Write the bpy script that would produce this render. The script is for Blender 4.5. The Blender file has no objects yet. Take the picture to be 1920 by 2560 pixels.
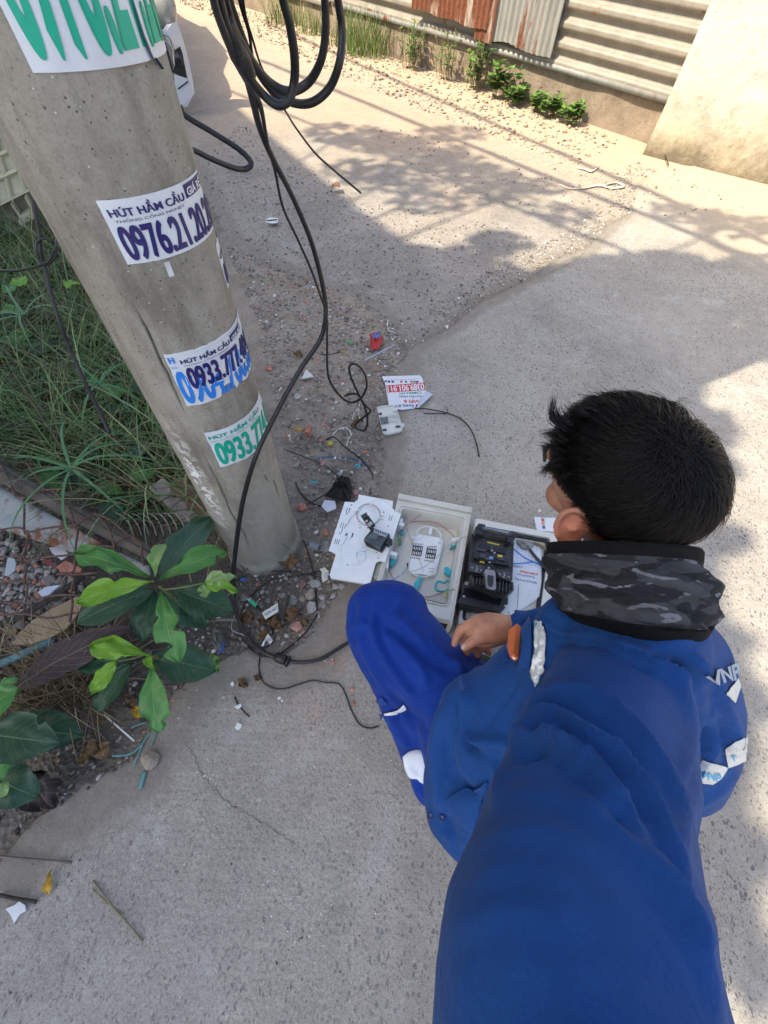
import bpy, bmesh, math, random
import numpy as np
from mathutils import Vector, Matrix, noise as mnoise
from mathutils.bvhtree import BVHTree
random.seed(7); RNG=np.random.default_rng(7)
SC=bpy.context.scene
# ---------------------------------------------------------------- camera
FPX=1050.0; H=1.35; W0,H0=1920.0,2560.0
_d=np.array([-30.,650.,FPX]); _d/=np.linalg.norm(_d)
_Z=-_d; _Y=np.array([0,0,1.])-_Z[2]*_Z; _Y/=np.linalg.norm(_Y); _X=np.cross(_Y,_Z)
RW=np.array([_X,_Y,_Z])          # photo axes (right, down, forward) -> world
EYE=np.array([0,0,H])
cam=bpy.data.cameras.new('camera'); camo=bpy.data.objects.new('camera',cam); SC.collection.objects.link(camo)
cam.sensor_fit='HORIZONTAL'; cam.sensor_width=36; cam.lens=36*FPX/W0; cam.clip_start=.02; cam.clip_end=2000
m=Matrix(((RW[0][0],-RW[0][1],-RW[0][2],0),(RW[1][0],-RW[1][1],-RW[1][2],0),(RW[2][0],-RW[2][1],-RW[2][2],H),(0,0,0,1)))
camo.matrix_world=m; SC.camera=camo
SC.render.resolution_x=768; SC.render.resolution_y=1024
# ---------------------------------------------------------------- sky, sun, exposure
SUN_AZ=math.radians(205); SUN_EL=math.radians(52)
SUNV=np.array([math.cos(SUN_AZ)*math.cos(SUN_EL),math.sin(SUN_AZ)*math.cos(SUN_EL),math.sin(SUN_EL)])
wd=bpy.data.worlds.new('World'); SC.world=wd; wd.use_nodes=True
nt=wd.node_tree; nt.nodes.clear()
sky=nt.nodes.new('ShaderNodeTexSky'); sky.sky_type='NISHITA'; sky.sun_disc=False
sky.sun_elevation=SUN_EL; sky.sun_rotation=math.atan2(SUNV[0],SUNV[1]); sky.dust_density=3.0; sky.air_density=1.0; sky.ozone_density=.6
bg=nt.nodes.new('ShaderNodeBackground'); bg.inputs[1].default_value=.15
ow=nt.nodes.new('ShaderNodeOutputWorld'); nt.links.new(sky.outputs[0],bg.inputs[0]); nt.links.new(bg.outputs[0],ow.inputs[0])
sl=bpy.data.lights.new('sun','SUN'); sl.energy=3.4; sl.angle=math.radians(.5); sl.color=(1,.885,.70)
so=bpy.data.objects.new('sun',sl); SC.collection.objects.link(so)
so.rotation_euler=Vector(SUNV).to_track_quat('Z','Y').to_euler(); so.location=(0,0,8)
SC.view_settings.view_transform='Standard'; SC.view_settings.look='None'; SC.view_settings.gamma=1
SC.view_settings.exposure=1.32
# ---------------------------------------------------------------- helpers
def ray(px,py): return RW@np.array([(px-960)/FPX,(py-1280)/FPX,1.])
def G(px,py,z=0.):                      # the point at height z seen at a photo position
    r=ray(px,py); return EYE+r*((z-H)/r[2])
def D(px,py,t): return EYE+ray(px,py)*t
def C2W(v): return RW@np.array(v,float)
def proj(P):
    c=(np.atleast_2d(P)-EYE)@RW; return np.stack([960+FPX*c[:,0]/c[:,2],1280+FPX*c[:,1]/c[:,2],c[:,2]],1)
def nrm(v): v=np.array(v,float); return v/max(1e-9,np.linalg.norm(v))
def ZM(s,ox,oy): return lambda x,y:(ox+x*s,oy+y*s)
def _h(ix,iy,iz,s):
    n=(ix*73856093)^(iy*19349663)^(iz*83492791)^(s*2654435)
    n=(n^(n>>13))*1274126177&0x7fffffff
    return ((n^(n>>16))&0xffff)/65535.
def vn(P,sc=1.,seed=0):                 # value noise, vectorised, -1..1
    P=np.asarray(P,float)*sc+1000.3; i=np.floor(P).astype(np.int64); f=P-i; f=f*f*(3-2*f); o=0
    for a in (0,1):
        for b in (0,1):
            for c in (0,1):
                w=(f[:,0] if a else 1-f[:,0])*(f[:,1] if b else 1-f[:,1])*(f[:,2] if c else 1-f[:,2])
                o=o+w*_h(i[:,0]+a,i[:,1]+b,i[:,2]+c,seed)
    return o*2-1
def fbm(P,sc=1.,oc=4,seed=0):
    return sum(vn(P,sc*2**k,seed+k)*.5**k for k in range(oc))/1.6
def P2(a): a=np.asarray(a,float); return np.c_[a,np.zeros(len(a))] if a.shape[1]==2 else a
def inpoly(P,poly):
    x,y=P[:,0],P[:,1]; r=np.zeros(len(P),bool); n=len(poly)
    for k in range(n):
        x1,y1=poly[k][:2]; x2,y2=poly[(k+1)%n][:2]
        c=((y1>y)!=(y2>y)); xi=(x2-x1)*(y-y1)/((y2-y1) if y2!=y1 else 1e-9)+x1
        r^=c&(x<xi)
    return r
def segdist(P,pl,closed=False):
    best=np.full(len(P),1e9); n=len(pl)
    for k in range(n if closed else n-1):
        a=np.array(pl[k][:2],float); b=np.array(pl[(k+1)%n][:2],float); ab=b-a
        t=np.clip(((P[:,:2]-a)@ab)/max(1e-12,ab@ab),0,1)
        best=np.minimum(best,np.linalg.norm(P[:,:2]-a-t[:,None]*ab,axis=1))
    return best
def smooth(pts,n=8):                    # Catmull-Rom
    p=np.array(pts,float)
    if len(p)<3: return p
    p=np.vstack([2*p[0]-p[1],p,2*p[-1]-p[-2]]); out=[]
    for k in range(1,len(p)-2):
        for j in range(n):
            t=j/n
            out.append(.5*((2*p[k])+(-p[k-1]+p[k+1])*t+(2*p[k-1]-5*p[k]+4*p[k+1]-p[k+2])*t*t+(-p[k-1]+3*p[k]-3*p[k+1]+p[k+2])*t**3))
    out.append(p[-2]); return np.array(out)
class MB:
    def __init__(s): s.v=[]; s.f=[]; s.uv={}
    def add(s,vs,fs):
        o=len(s.v); s.v+= [tuple(map(float,v)) for v in vs]; s.f+=[tuple(i+o for i in f) for f in fs]; return s
    def prism(s,poly,z0,z1):            # world xy polygon between two heights
        n=len(poly); P=[(p[0],p[1],z1) for p in poly]+[(p[0],p[1],z0) for p in poly]
        a=sum(poly[i][0]*poly[(i+1)%n][1]-poly[(i+1)%n][0]*poly[i][1] for i in range(n))
        up=list(range(n)); dn=[n+i for i in range(n)][::-1]; sd=[(i,n+i,n+(i+1)%n,(i+1)%n) for i in range(n)]
        if a<0: up=up[::-1]; dn=dn[::-1]; sd=[f[::-1] for f in sd]
        return s.add(P,[up,dn]+sd)
    def plate(s,pts,th):                # 3D planar polygon given thickness along its normal
        P=np.array(pts,float); n=len(P); c=P.mean(0); nn=np.zeros(3)
        for i in range(n): nn+=np.cross(P[i]-c,P[(i+1)%n]-c)
        nn=nrm(nn)
        Q=P-nn*th
        return s.add(list(P)+list(Q),[tuple(range(n)),tuple(range(2*n-1,n-1,-1))]+[(i,n+i,n+(i+1)%n,(i+1)%n) for i in range(n)])
    def box(s,c,e,ax=None):
        ax=np.eye(3) if ax is None else np.array(ax); c=np.array(c,float)
        vs=[c+ax[0]*e[0]*i+ax[1]*e[1]*j+ax[2]*e[2]*k for k in(-.5,.5) for j in(-.5,.5) for i in(-.5,.5)]
        return s.add(vs,[(0,2,3,1),(4,5,7,6),(0,1,5,4),(1,3,7,5),(3,2,6,7),(2,0,4,6)])
    def loft(s,rings,cap=True,closed=True):
        n=len(rings[0]); vs=[p for r in rings for p in r]; fs=[]
        for i in range(len(rings)-1):
            for j in range(n if closed else n-1): fs.append((i*n+j,i*n+(j+1)%n,(i+1)*n+(j+1)%n,(i+1)*n+j))
        if cap: fs.append(tuple(range(n))[::-1]); fs.append(tuple((len(rings)-1)*n+j for j in range(n)))
        return s.add(vs,fs)
    def tube(s,path,r,n=8,flat=1.):
        p=np.array(path,float); k=len(p); rr=np.full(k,r) if np.isscalar(r) else np.interp(np.linspace(0,1,k),np.linspace(0,1,len(r)),r)
        T=np.gradient(p,axis=0); T/=np.linalg.norm(T,axis=1)[:,None]+1e-12
        u=np.cross(T[0],[0,0,1.]); u=u if np.linalg.norm(u)>.05 else np.cross(T[0],[1.,0,0]); u=nrm(u); rings=[]
        for i in range(k):
            u=nrm(u-T[i]*(u@T[i])); w=np.cross(T[i],u)
            rings.append([p[i]+rr[i]*(math.cos(a)*u+flat*math.sin(a)*w) for a in np.linspace(0,2*math.pi,n,endpoint=False)])
        return s.loft(rings)
    def chain(s,pts,n=14):              # swept sphere: list of (point, radius), rounded ends
        P=[];R=[]
        for k in range(len(pts)):
            P.append(np.array(pts[k][0],float)); R.append(pts[k][1])
        d0=nrm(P[1]-P[0]); d1=nrm(P[-1]-P[-2]); p=[];r=[]
        for a in (88,60,30): p.append(P[0]-d0*R[0]*math.sin(math.radians(a))); r.append(R[0]*math.cos(math.radians(a)))
        for k in range(len(P)): p.append(P[k]); r.append(R[k])
        for a in (30,60,88): p.append(P[-1]+d1*R[-1]*math.sin(math.radians(a))); r.append(R[-1]*math.cos(math.radians(a)))
        k=len(p); p=np.array(p); T=np.gradient(p,axis=0); T/=np.linalg.norm(T,axis=1)[:,None]+1e-12
        u=np.cross(T[0],[.3,.2,1.]); u=nrm(u); rings=[]
        for i in range(k):
            u=nrm(u-T[i]*(u@T[i])); w=np.cross(T[i],u)
            rings.append([p[i]+r[i]*(math.cos(a)*u+math.sin(a)*w) for a in np.linspace(0,2*math.pi,n,endpoint=False)])
        return s.loft(rings)
    def ell(s,c,ax,e,n=16,m=10):        # ellipsoid, ax rows are axes
        ax=np.array(ax); vs=[];fs=[]
        for i in range(1,m):
            th=math.pi*i/m
            for j in range(n):
                a=2*math.pi*j/n; vs.append(np.array(c)+ax[0]*e[0]*math.sin(th)*math.cos(a)+ax[1]*e[1]*math.sin(th)*math.sin(a)+ax[2]*e[2]*math.cos(th))
        t=len(vs); vs.append(np.array(c)+ax[2]*e[2]); vs.append(np.array(c)-ax[2]*e[2])
        for i in range(m-2):
            for j in range(n): fs.append((i*n+j,(i+1)*n+j,(i+1)*n+(j+1)%n,i*n+(j+1)%n))
        for j in range(n): fs.append((t,j,(j+1)%n)); fs.append((t+1,(m-2)*n+(j+1)%n,(m-2)*n+j))
        if np.linalg.det(ax)<0: fs=[f[::-1] for f in fs]
        return s.add(vs,fs)
    def rock(s,c,r,seed=None,flat=.6):
        q=RNG.normal(size=3); R_=rotm(RNG.uniform(0,6.28),RNG.uniform(0,6.28),RNG.uniform(0,.5))
        V=ICO_V*(1+RNG.uniform(-.28,.28,(len(ICO_V),1))); V=V*np.array([1,RNG.uniform(.55,.95),flat*RNG.uniform(.6,1.1)])@R_.T
        return s.add(np.array(c)+V*r,ICO_F)
WL={}
SPLITN={'lid_ribs':'lid_rib','tray_slots':'tray_slot','panel_slots':'panel_slot','panel_clips':'panel_clip','screws':'screw','comb_teeth':'comb_tooth','adapter_teeth':'adapter_tooth','blade_teeth':'blade_tooth','keys':'key','arm_ribs':'arm_rib','tray_clips':'tray_clip','fibre_holders':'fibre_holder','clamp_arms':'clamp_arm','warning_label':'warning_label','electrode_pins':'electrode_pin','moulded_lines':'moulded_line','fibre_coil':'fibre_coil','black_comb':'comb_slot','white_comb':'comb_slot','slot_clips':'slot_clip','rollers':'roller','laces':'lace','cooling_ribs':'cooling_rib','tray_rim':'tray_rim','latch_wire':'latch_wire','hinge_flange':'hinge_flange','rust_stain':'rust_stain','paint_smear':'paint_smear','ruled_lines':'ruled_line'}
def comps(mb):
    par=list(range(len(mb.v)))
    def fd(a):
        while par[a]!=a: par[a]=par[par[a]]; a=par[a]
        return a
    for f in mb.f:
        r=fd(f[0])
        for i in f[1:]: par[fd(i)]=r
    g={}
    for f in mb.f: g.setdefault(fd(f[0]),[]).append(f)
    out=[]
    for fs in g.values():
        ids=sorted({i for f in fs for i in f}); mp={v:k for k,v in enumerate(ids)}; q=MB(); q.add([mb.v[i] for i in ids],[tuple(mp[i] for i in f) for f in fs]); out.append(q)
    return out
def rotm(a,b=0,c=0):
    ca,sa,cb,sb=math.cos(a),math.sin(a),math.cos(c),math.sin(c)
    z=np.array([[ca,-sa,0],[sa,ca,0],[0,0,1]]); x=np.array([[1,0,0],[0,cb,-sb],[0,sb,cb]])
    z2=np.array([[math.cos(b),-math.sin(b),0],[math.sin(b),math.cos(b),0],[0,0,1]]); return z@x@z2
_b=bmesh.new(); bmesh.ops.create_icosphere(_b,subdivisions=1,radius=1); ICO_V=np.array([v.co for v in _b.verts]); ICO_F=[tuple(v.index for v in f.verts) for f in _b.faces]; _b.free()
def meta(o,label=None,cat=None,group=None,kind=None):
    if label: o['label']=label
    if cat: o['category']=cat
    if group: o['group']=group
    if kind: o['kind']=kind
    return o
def thing(name,label,cat,loc=(0,0,0),group=None):
    o=bpy.data.objects.new(name,None); SC.collection.objects.link(o); o.location=[float(x) for x in loc]; o.empty_display_size=.1
    WL[o.name]=np.array(loc,float); return meta(o,label,cat,group)
def obj(name,mb,mat,parent=None,label=None,cat=None,group=None,kind=None,shade=True,loc=None,flatang=None):
    if name in SPLITN and isinstance(mb,MB) and parent is not None:
        cs=comps(mb); o=None
        for c in cs: o=obj_(SPLITN[name],c,mat,parent,label,cat,group,kind,shade,loc,flatang)
        return o
    return obj_(name,mb,mat,parent,label,cat,group,kind,shade,loc,flatang)
def obj_(name,mb,mat,parent=None,label=None,cat=None,group=None,kind=None,shade=True,loc=None,flatang=None):
    if isinstance(mb,bpy.types.Mesh): me=mb; V=None
    else:
        me=bpy.data.meshes.new(name); me.from_pydata(mb.v,[],mb.f); me.update()
    if parent is not None: off=WL[parent.name]
    else:
        off=np.array(loc,float) if loc is not None else None
        if off is None:
            V=np.empty(len(me.vertices)*3); me.vertices.foreach_get('co',V); V=V.reshape(-1,3)
            off=np.array([(V[:,0].min()+V[:,0].max())/2,(V[:,1].min()+V[:,1].max())/2,V[:,2].min()]) if kind!='structure' else np.zeros(3)
    V=np.empty(len(me.vertices)*3); me.vertices.foreach_get('co',V); V=(V.reshape(-1,3)-off).ravel(); me.vertices.foreach_set('co',V); me.update()
    o=bpy.data.objects.new(name,me); SC.collection.objects.link(o)
    if parent is not None: o.parent=parent
    else: o.location=[float(x) for x in off]
    WL[o.name]=np.array(off)
    if mat is not None and len(me.materials)==0: me.materials.append(mat)
    if shade:
        me.polygons.foreach_set('use_smooth',[True]*len(me.polygons))
        if flatang: 
            try: me.set_sharp_from_angle(angle=math.radians(flatang))
            except Exception: pass
    return meta(o,label,cat,group,kind)
def remesh(mb,vox,it=6,fac=.5):
    me=bpy.data.meshes.new('tmp'); me.from_pydata(mb.v,[],mb.f); o=bpy.data.objects.new('tmp',me); SC.collection.objects.link(o)
    a=o.modifiers.new('r','REMESH'); a.mode='VOXEL'; a.voxel_size=vox; a.adaptivity=0
    if it: b=o.modifiers.new('s','SMOOTH'); b.factor=fac; b.iterations=it
    dg=bpy.context.evaluated_depsgraph_get(); dg.update(); r=bpy.data.meshes.new_from_object(o.evaluated_get(dg))
    bpy.data.objects.remove(o); return r
def mco(me): V=np.empty(len(me.vertices)*3); me.vertices.foreach_get('co',V); return V.reshape(-1,3)
def mno(me): V=np.empty(len(me.vertices)*3); me.vertices.foreach_get('normal',V); return V.reshape(-1,3)
def setco(me,V): me.vertices.foreach_set('co',np.ascontiguousarray(V).ravel()); me.update()
def fattr(me,name,vals):
    a=me.attributes.new(name,'FLOAT','POINT'); a.data.foreach_set('value',np.asarray(vals,np.float32))
def cattr(me,name,cols):
    a=me.color_attributes.new(name,'FLOAT_COLOR','POINT'); c=np.c_[np.asarray(cols,np.float32),np.ones(len(cols),np.float32)]; a.data.foreach_set('color',c.ravel())
def bvh_of(o):
    me=o.data; off=WL[o.name]; V=mco(me)+off
    return BVHTree.FromPolygons([tuple(v) for v in V],[tuple(p.vertices) for p in me.polygons])
def hit(bv,px,py,off=.002):
    r=nrm(ray(px,py)); h=bv.ray_cast(Vector(EYE),Vector(r))
    if h[0] is None: return None
    n=np.array(h[1]); n=n if n@r<0 else -n
    return np.array(h[0])+n*off
# ---------------------------------------------------------------- materials
class NT:
    def __init__(s,name):
        s.m=bpy.data.materials.new(name); s.m.use_nodes=True; s.t=s.m.node_tree; s.N=s.t.nodes; s.b=s.N['Principled BSDF']; s.tc=None
    def n(s,ty,**k):
        x=s.N.new(ty)
        for a,b in k.items(): setattr(x,a,b)
        return x
    def l(s,a,b): s.t.links.new(a,b)
    def co(s,kind='Object'):
        if not s.tc: s.tc=s.n('ShaderNodeTexCoord')
        return s.tc.outputs[kind]
    def noise(s,scale,detail=4,rough=.6,vec=None,dist=0):
        x=s.n('ShaderNodeTexNoise'); x.inputs['Scale'].default_value=scale; x.inputs['Detail'].default_value=detail; x.inputs['Roughness'].default_value=rough; x.inputs['Distortion'].default_value=dist
        s.l(vec or s.co(),x.inputs['Vector']); return x.outputs[0]
    def vor(s,scale,feat='F1',out='Distance',vec=None,rnd=1):
        x=s.n('ShaderNodeTexVoronoi'); x.feature=feat; x.inputs['Scale'].default_value=scale; x.inputs['Randomness'].default_value=rnd; s.l(vec or s.co(),x.inputs['Vector']); return x.outputs[out]
    def ramp(s,f,a,b,c0=(0,0,0),c1=(1,1,1)):
        x=s.n('ShaderNodeMapRange'); x.inputs[1].default_value=a; x.inputs[2].default_value=b; x.clamp=True; s.l(f,x.inputs[0]); return x.outputs[0]
    def math(s,op,a,b=0.):
        x=s.n('ShaderNodeMath',operation=op)
        for i,v in enumerate((a,b)):
            if hasattr(v,'links') or hasattr(v,'is_linked'): s.l(v,x.inputs[i])
            else: x.inputs[i].default_value=v
        return x.outputs[0]
    def mix(s,f,a,b):
        x=s.n('ShaderNodeMix',data_type='RGBA'); x.clamp_factor=True
        for sock,v in ((x.inputs[0],f),(x.inputs[6],a),(x.inputs[7],b)):
            if hasattr(v,'is_linked'): s.l(v,sock)
            elif isinstance(v,(int,float)): sock.default_value=v
            else: sock.default_value=(*v,1)
        return x.outputs[2]
    def attr(s,name,col=False):
        x=s.n('ShaderNodeAttribute'); x.attribute_name=name; return x.outputs['Color' if col else 'Fac']
    def col(s,v):
        if hasattr(v,'is_linked'): s.l(v,s.b.inputs['Base Color'])
        else: s.b.inputs['Base Color'].default_value=(*v,1)
    def bump(s,h,dist,st=1.):
        x=s.n('ShaderNodeBump'); x.inputs['Strength'].default_value=st; x.inputs['Distance'].default_value=dist; s.l(h,x.inputs['Height'])
        pv=s.b.inputs['Normal']
        if pv.is_linked: s.l(pv.links[0].from_socket,x.inputs['Normal'])
        s.l(x.outputs[0],pv)
    def rough(s,v):
        if hasattr(v,'is_linked'): s.l(v,s.b.inputs['Roughness'])
        else: s.b.inputs['Roughness'].default_value=v
    def set(s,**k):
        for a,b in k.items(): s.b.inputs[a.replace('_',' ')].default_value=b
        return s
def lin(r,g,b): return tuple(((c/255)/12.92 if c<=10 else ((c/255+.055)/1.055)**2.4) for c in (r,g,b))
def simple(name,c,rough=.6,var=.15,sc=30,bump=0,bsc=200,metal=0,c2=None,spec=.5):
    t=NT(name); t.set(Metallic=metal); t.b.inputs['Specular IOR Level'].default_value=spec; t.rough(rough)
    c2=c2 or tuple(x*(1-var*2) for x in c)
    t.col(t.mix(t.ramp(t.noise(sc,5,.65),.3,.7),c2,tuple(min(1,x*(1+var)) for x in c)))
    if bump: t.bump(t.noise(bsc,3),bump)
    return t.m
# ================================================================ GROUND
def gx(p,z=0): return G(p[0],p[1],z)[:2]
SOIL=[gx(p,0) for p in [(-900,2450),(-200,2240),(0,2150),(90,2045),(200,1965),(330,1900),(385,1810),(430,1735),(500,1685),(560,1650),(600,1622),(650,1632),(705,1640),(770,1600),(815,1530),(850,1470),(880,1420),(900,1330),(940,1250),(962,1150),(955,1050),(985,960),(1000,890),(965,800),(880,730),(760,695),(640,655),(580,600),(480,430),(380,300),(200,180),(-400,200),(-1200,600),(-2500,1500),(-1800,2400)]]
JL=[gx(p) for p in [(960,930),(1000,880),(1128,810),(1210,745),(1325,694),(1400,640),(1470,613),(1520,560),(1574,532),(1590,470),(1640,420)]]
FENA,FENB=G(1560,335),G(790,75)
fdir=nrm(FENB-FENA); fn=np.array([-fdir[1],fdir[0],0]); fn=fn if fn@(EYE-FENA)>0 else -fn   # towards the camera
def fen(u,z,off=0.): return FENA+fdir*u+fn*off+np.array([0,0,z])
xs=np.unique(np.r_[-np.geomspace(3.2,250,34),np.arange(-3.2,-1.3,.04),np.arange(-1.3,1.8,.0165),np.arange(1.8,3.6,.035),np.geomspace(3.6,250,34)].round(4))
ys=np.unique(np.r_[-np.geomspace(.9,250,30),np.arange(-.9,1.9,.0165),np.arange(1.9,4.,.03),np.arange(4.,9.,.06),np.geomspace(9,250,30)].round(4))
X,Y=np.meshgrid(xs,ys); P=np.c_[X.ravel(),Y.ravel(),np.zeros(X.size)]
nz=fbm(P,9,4,3); n2=fbm(P,2.2,4,8)
jit=.018*fbm(P,14,3,5)+.012*vn(P,45,6)
def SDF(P): return segdist(P,SOIL,True)*np.where(inpoly(P,SOIL),1,-1)+.018*fbm(P,14,3,5)+.012*vn(P,45,6)
sd=SDF(P); cell=np.maximum(np.gradient(xs)[None,:],np.gradient(ys)[:,None]).ravel()
_e=1e-3; _near=np.where((np.abs(sd)<.62*cell)&(cell<.08))[0]; _Q=P[_near]; _s=SDF(_Q); _gx=(SDF(_Q+[_e,0,0])-_s)/_e; _gy=(SDF(_Q+[0,_e,0])-_s)/_e; _g2=np.maximum(_gx**2+_gy**2,.4)
P[_near,0]-=_s*_gx/_g2; P[_near,1]-=_s*_gy/_g2; sd[_near]=0.
isoil=sd>1e-6; ONB=np.zeros(len(P),bool); ONB[_near]=True
# right of the joint = newer slab
JP=list(JL)+[np.array([3.2,4.6]),np.array([60,4.6]),np.array([60,-60]),np.array([-60,-60]),np.array([-60,-8]),np.array(SOIL[0])]+[np.array(q) for q in SOIL[1:22]]
sj=segdist(P,JL)*np.where(inpoly(P,JP),1,-1)
islab=(sj+.5*jit>0)&~isoil
dw=(P-FENA)@fn                                                       # distance from the fence
dust=np.clip(1-(dw+.35*n2-.55)/1.1,0,1)
z=np.zeros(len(P))
z[islab]=.002*n2[islab]
rd=~isoil&~islab
z[rd]=-.012+.006*n2[rd]+.002*nz[rd]-.004*np.clip(1+sj[rd]/.1,0,1)
so_=np.clip(sd/.05,0,1)
rub=np.clip(1-np.hypot(P[:,0]+.55,P[:,1]-.6)/.9,0,1)
z[isoil]=(-.004-.026*so_*(.4+.6*rub)+.010*nz*so_+.02*n2*so_)[isoil]
# the grass lot lies a little lower away from the road
lot=np.clip((-.75-P[:,0])/1.2,0,1)*np.clip((P[:,1]-.2)/1.,0,1)
z[isoil]-=(.05*lot)[isoil]
far=np.hypot(P[:,0],P[:,1])>12; z[far]=-.01
nx=len(xs); F=[]; cls=np.where(isoil,0,np.where(islab,1,2))
idx=np.arange(len(P)).reshape(len(ys),nx)
q=np.stack([idx[:-1,:-1],idx[:-1,1:],idx[1:,1:],idx[1:,:-1]],-1).reshape(-1,4)
cc=P[q].mean(1); sdc=sd[q].mean(1); sjc=(sj+.5*jit)[q].mean(1); fc=np.where(sdc>0,0,np.where(sjc>0,1,2))
PV=P.copy(); PV[:,2]=z
def sub(ci):
    f=q[fc==ci]; u,inv=np.unique(f,return_inverse=True); return u,inv.reshape(-1,4)
def ground_h(x,y):
    i=min(max(np.searchsorted(xs,x)-1,0),nx-2); j=min(max(np.searchsorted(ys,y)-1,0),len(ys)-2); return float(PV[idx[j,i],2])
def mk(ci,name,mat,attrs):
    u,f=sub(ci); me=bpy.data.meshes.new(name); me.from_pydata([tuple(v) for v in PV[u]],[],[tuple(map(int,a)) for a in f]); me.update()
    for k,v in attrs.items(): fattr(me,k,v[u])
    return obj(name,me,mat,kind='structure')
# soil material: grey-brown crushed dirt
t=NT('soil'); a=t.noise(7,8,.65); b=t.noise(60,5,.7); v=t.vor(70); v2=t.vor(160,out='Color')
c=t.mix(t.ramp(a,.35,.65),(.145,.120,.092),(.31,.272,.222)); c=t.mix(t.math('MULTIPLY',t.ramp(b,.55,.75),.55),c,(.36,.33,.29))
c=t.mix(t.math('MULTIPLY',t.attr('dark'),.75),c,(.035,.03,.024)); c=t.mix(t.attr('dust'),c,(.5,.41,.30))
t.col(c); t.rough(.95); t.bump(v,.012,.8); t.bump(b,.006,.9); SOILM=t.m
def paving(name,base,base2,chipd,chip,dustc,sc,pits):
    t=NT(name); a=t.noise(2.2,8,.6); b=t.noise(25,6,.65); fine=t.noise(220,4,.7)
    c=t.mix(t.ramp(a,.3,.7),base,base2); c=t.mix(t.math('MULTIPLY',t.ramp(b,.5,.8),.5),c,tuple(min(1,x*1.3) for x in base2))
    # exposed aggregate: stretched dark flecks of several sizes, only some cells carry one
    mp=t.n('ShaderNodeMapping'); mp.inputs['Scale'].default_value=(1,.62,1); mp.inputs['Rotation'].default_value=(0,0,.5); wv=t.n('ShaderNodeVectorMath',operation='ADD')
    nzv=t.n('ShaderNodeTexNoise'); nzv.inputs['Scale'].default_value=45; t.l(t.co(),nzv.inputs['Vector']); sv=t.n('ShaderNodeVectorMath',operation='SCALE'); sv.inputs['Scale'].default_value=.014; t.l(nzv.outputs[1],sv.inputs[0]); t.l(t.co(),wv.inputs[0]); t.l(sv.outputs[0],wv.inputs[1]); t.l(wv.outputs[0],mp.inputs[0])
    chips=None; dens=t.math('ADD',t.math('MULTIPLY',t.ramp(t.noise(1.7,4,.6),.3,.62),.65),.35)
    for k,(s_,th) in enumerate(((sc,.27),(sc*1.9,.26))):
        d=t.vor(s_,vec=mp.outputs[0]); cl=t.vor(s_,out='Color',vec=mp.outputs[0]); sp=t.n('ShaderNodeSeparateColor'); t.l(cl,sp.inputs[0])
        r=t.math('MULTIPLY',sp.outputs[0],th*1.75); msk=t.ramp(t.math('SUBTRACT',r,d),0,.05); msk=t.math('MULTIPLY',msk,t.ramp(sp.outputs[1],.2,.35))
        c=t.mix(t.math('MULTIPLY',t.math('MULTIPLY',msk,dens),t.math('MULTIPLY',chipd,t.math('SUBTRACT',1.,t.math('MULTIPLY',t.attr('pits'),.6)))),c,t.mix(sp.outputs[2],chip,tuple(x*2.1 for x in chip)))
        chips=msk if chips is None else t.math('MAXIMUM',chips,msk)
    c=t.mix(t.math('MULTIPLY',t.ramp(fine,.35,.62),.35),tuple(x*.45 for x in base),c) if False else t.mix(t.ramp(fine,.3,.5),t.mix(.35,c,(.05,.05,.05)),c)
    gr=t.noise(110,5,.8); c=t.mix(t.math('MULTIPLY',t.ramp(gr,.52,.66),.32),c,tuple(min(1,x*1.6) for x in base2)); c=t.mix(t.math('MULTIPLY',t.ramp(gr,.46,.34),.42),c,tuple(x*.5 for x in base))
    # white specks and stains
    w=t.vor(38); wc=t.n('ShaderNodeSeparateColor'); t.l(t.vor(38,out='Color'),wc.inputs[0]); wm=t.math('MULTIPLY',t.ramp(w,.085,.05),t.ramp(wc.outputs[0],.86,.88)); c=t.mix(wm,c,(.75,.74,.72))
    st=t.ramp(t.noise(4.1,8,.75,dist=.6),.54,.70); c=t.mix(t.math('MULTIPLY',st,.45),c,(.50,.50,.48)); st=t.ramp(t.noise(7,7,.75,dist=.4),.42,.30); c=t.mix(t.math('MULTIPLY',st,.4),c,tuple(x*.55 for x in base))
    st=t.ramp(t.noise(1.6,7,.75,dist=.5),.5,.66); c=t.mix(t.math('MULTIPLY',st,.42),c,tuple(x*.62 for x in base))
    t.l
    og=t.math('MULTIPLY',t.attr('brick'),t.ramp(b,.4,.7)); c=t.mix(og,c,(.52,.22,.12))
    dm=t.attr('dust'); dm=t.math('MULTIPLY',dm,t.ramp(b,.15,.55)); c=t.mix(dm,c,dustc)
    dt_=t.math('MULTIPLY',t.attr('dirt'),1.5); dt_=t.ramp(t.math('ADD',dt_,t.math('MULTIPLY',t.noise(16,7,.75),.9)),.75,1.15); c=t.mix(t.math('MULTIPLY',dt_,.8),c,t.mix(b,(.14,.118,.09),(.30,.265,.215)))
    ck=t.attr('crack'); c=t.mix(ck,c,(.10,.09,.08))
    t.col(c); t.rough(.9); t.bump(fine,.003,.7); t.bump(b,.006,.65); md=t.noise(70,5,.75); t.bump(md,.003,.6); t.bump(t.noise(480,3,.7),.0012,.5)
    if pits: 
        pv=t.vor(pits,rnd=.35); t.bump(t.math('MULTIPLY',t.ramp(pv,.38,.2),t.attr('pits')),-.0022,.6)
    return t.m
SLABM=paving('worn_concrete',(.285,.262,.224),(.40,.370,.318),.92,(.05,.05,.055),(.44,.35,.245),105,62)
ROADM=paving('old_aggregate_road',(.235,.212,.180),(.35,.312,.262),.85,(.045,.045,.05),(.47,.36,.24),95,0)
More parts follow.
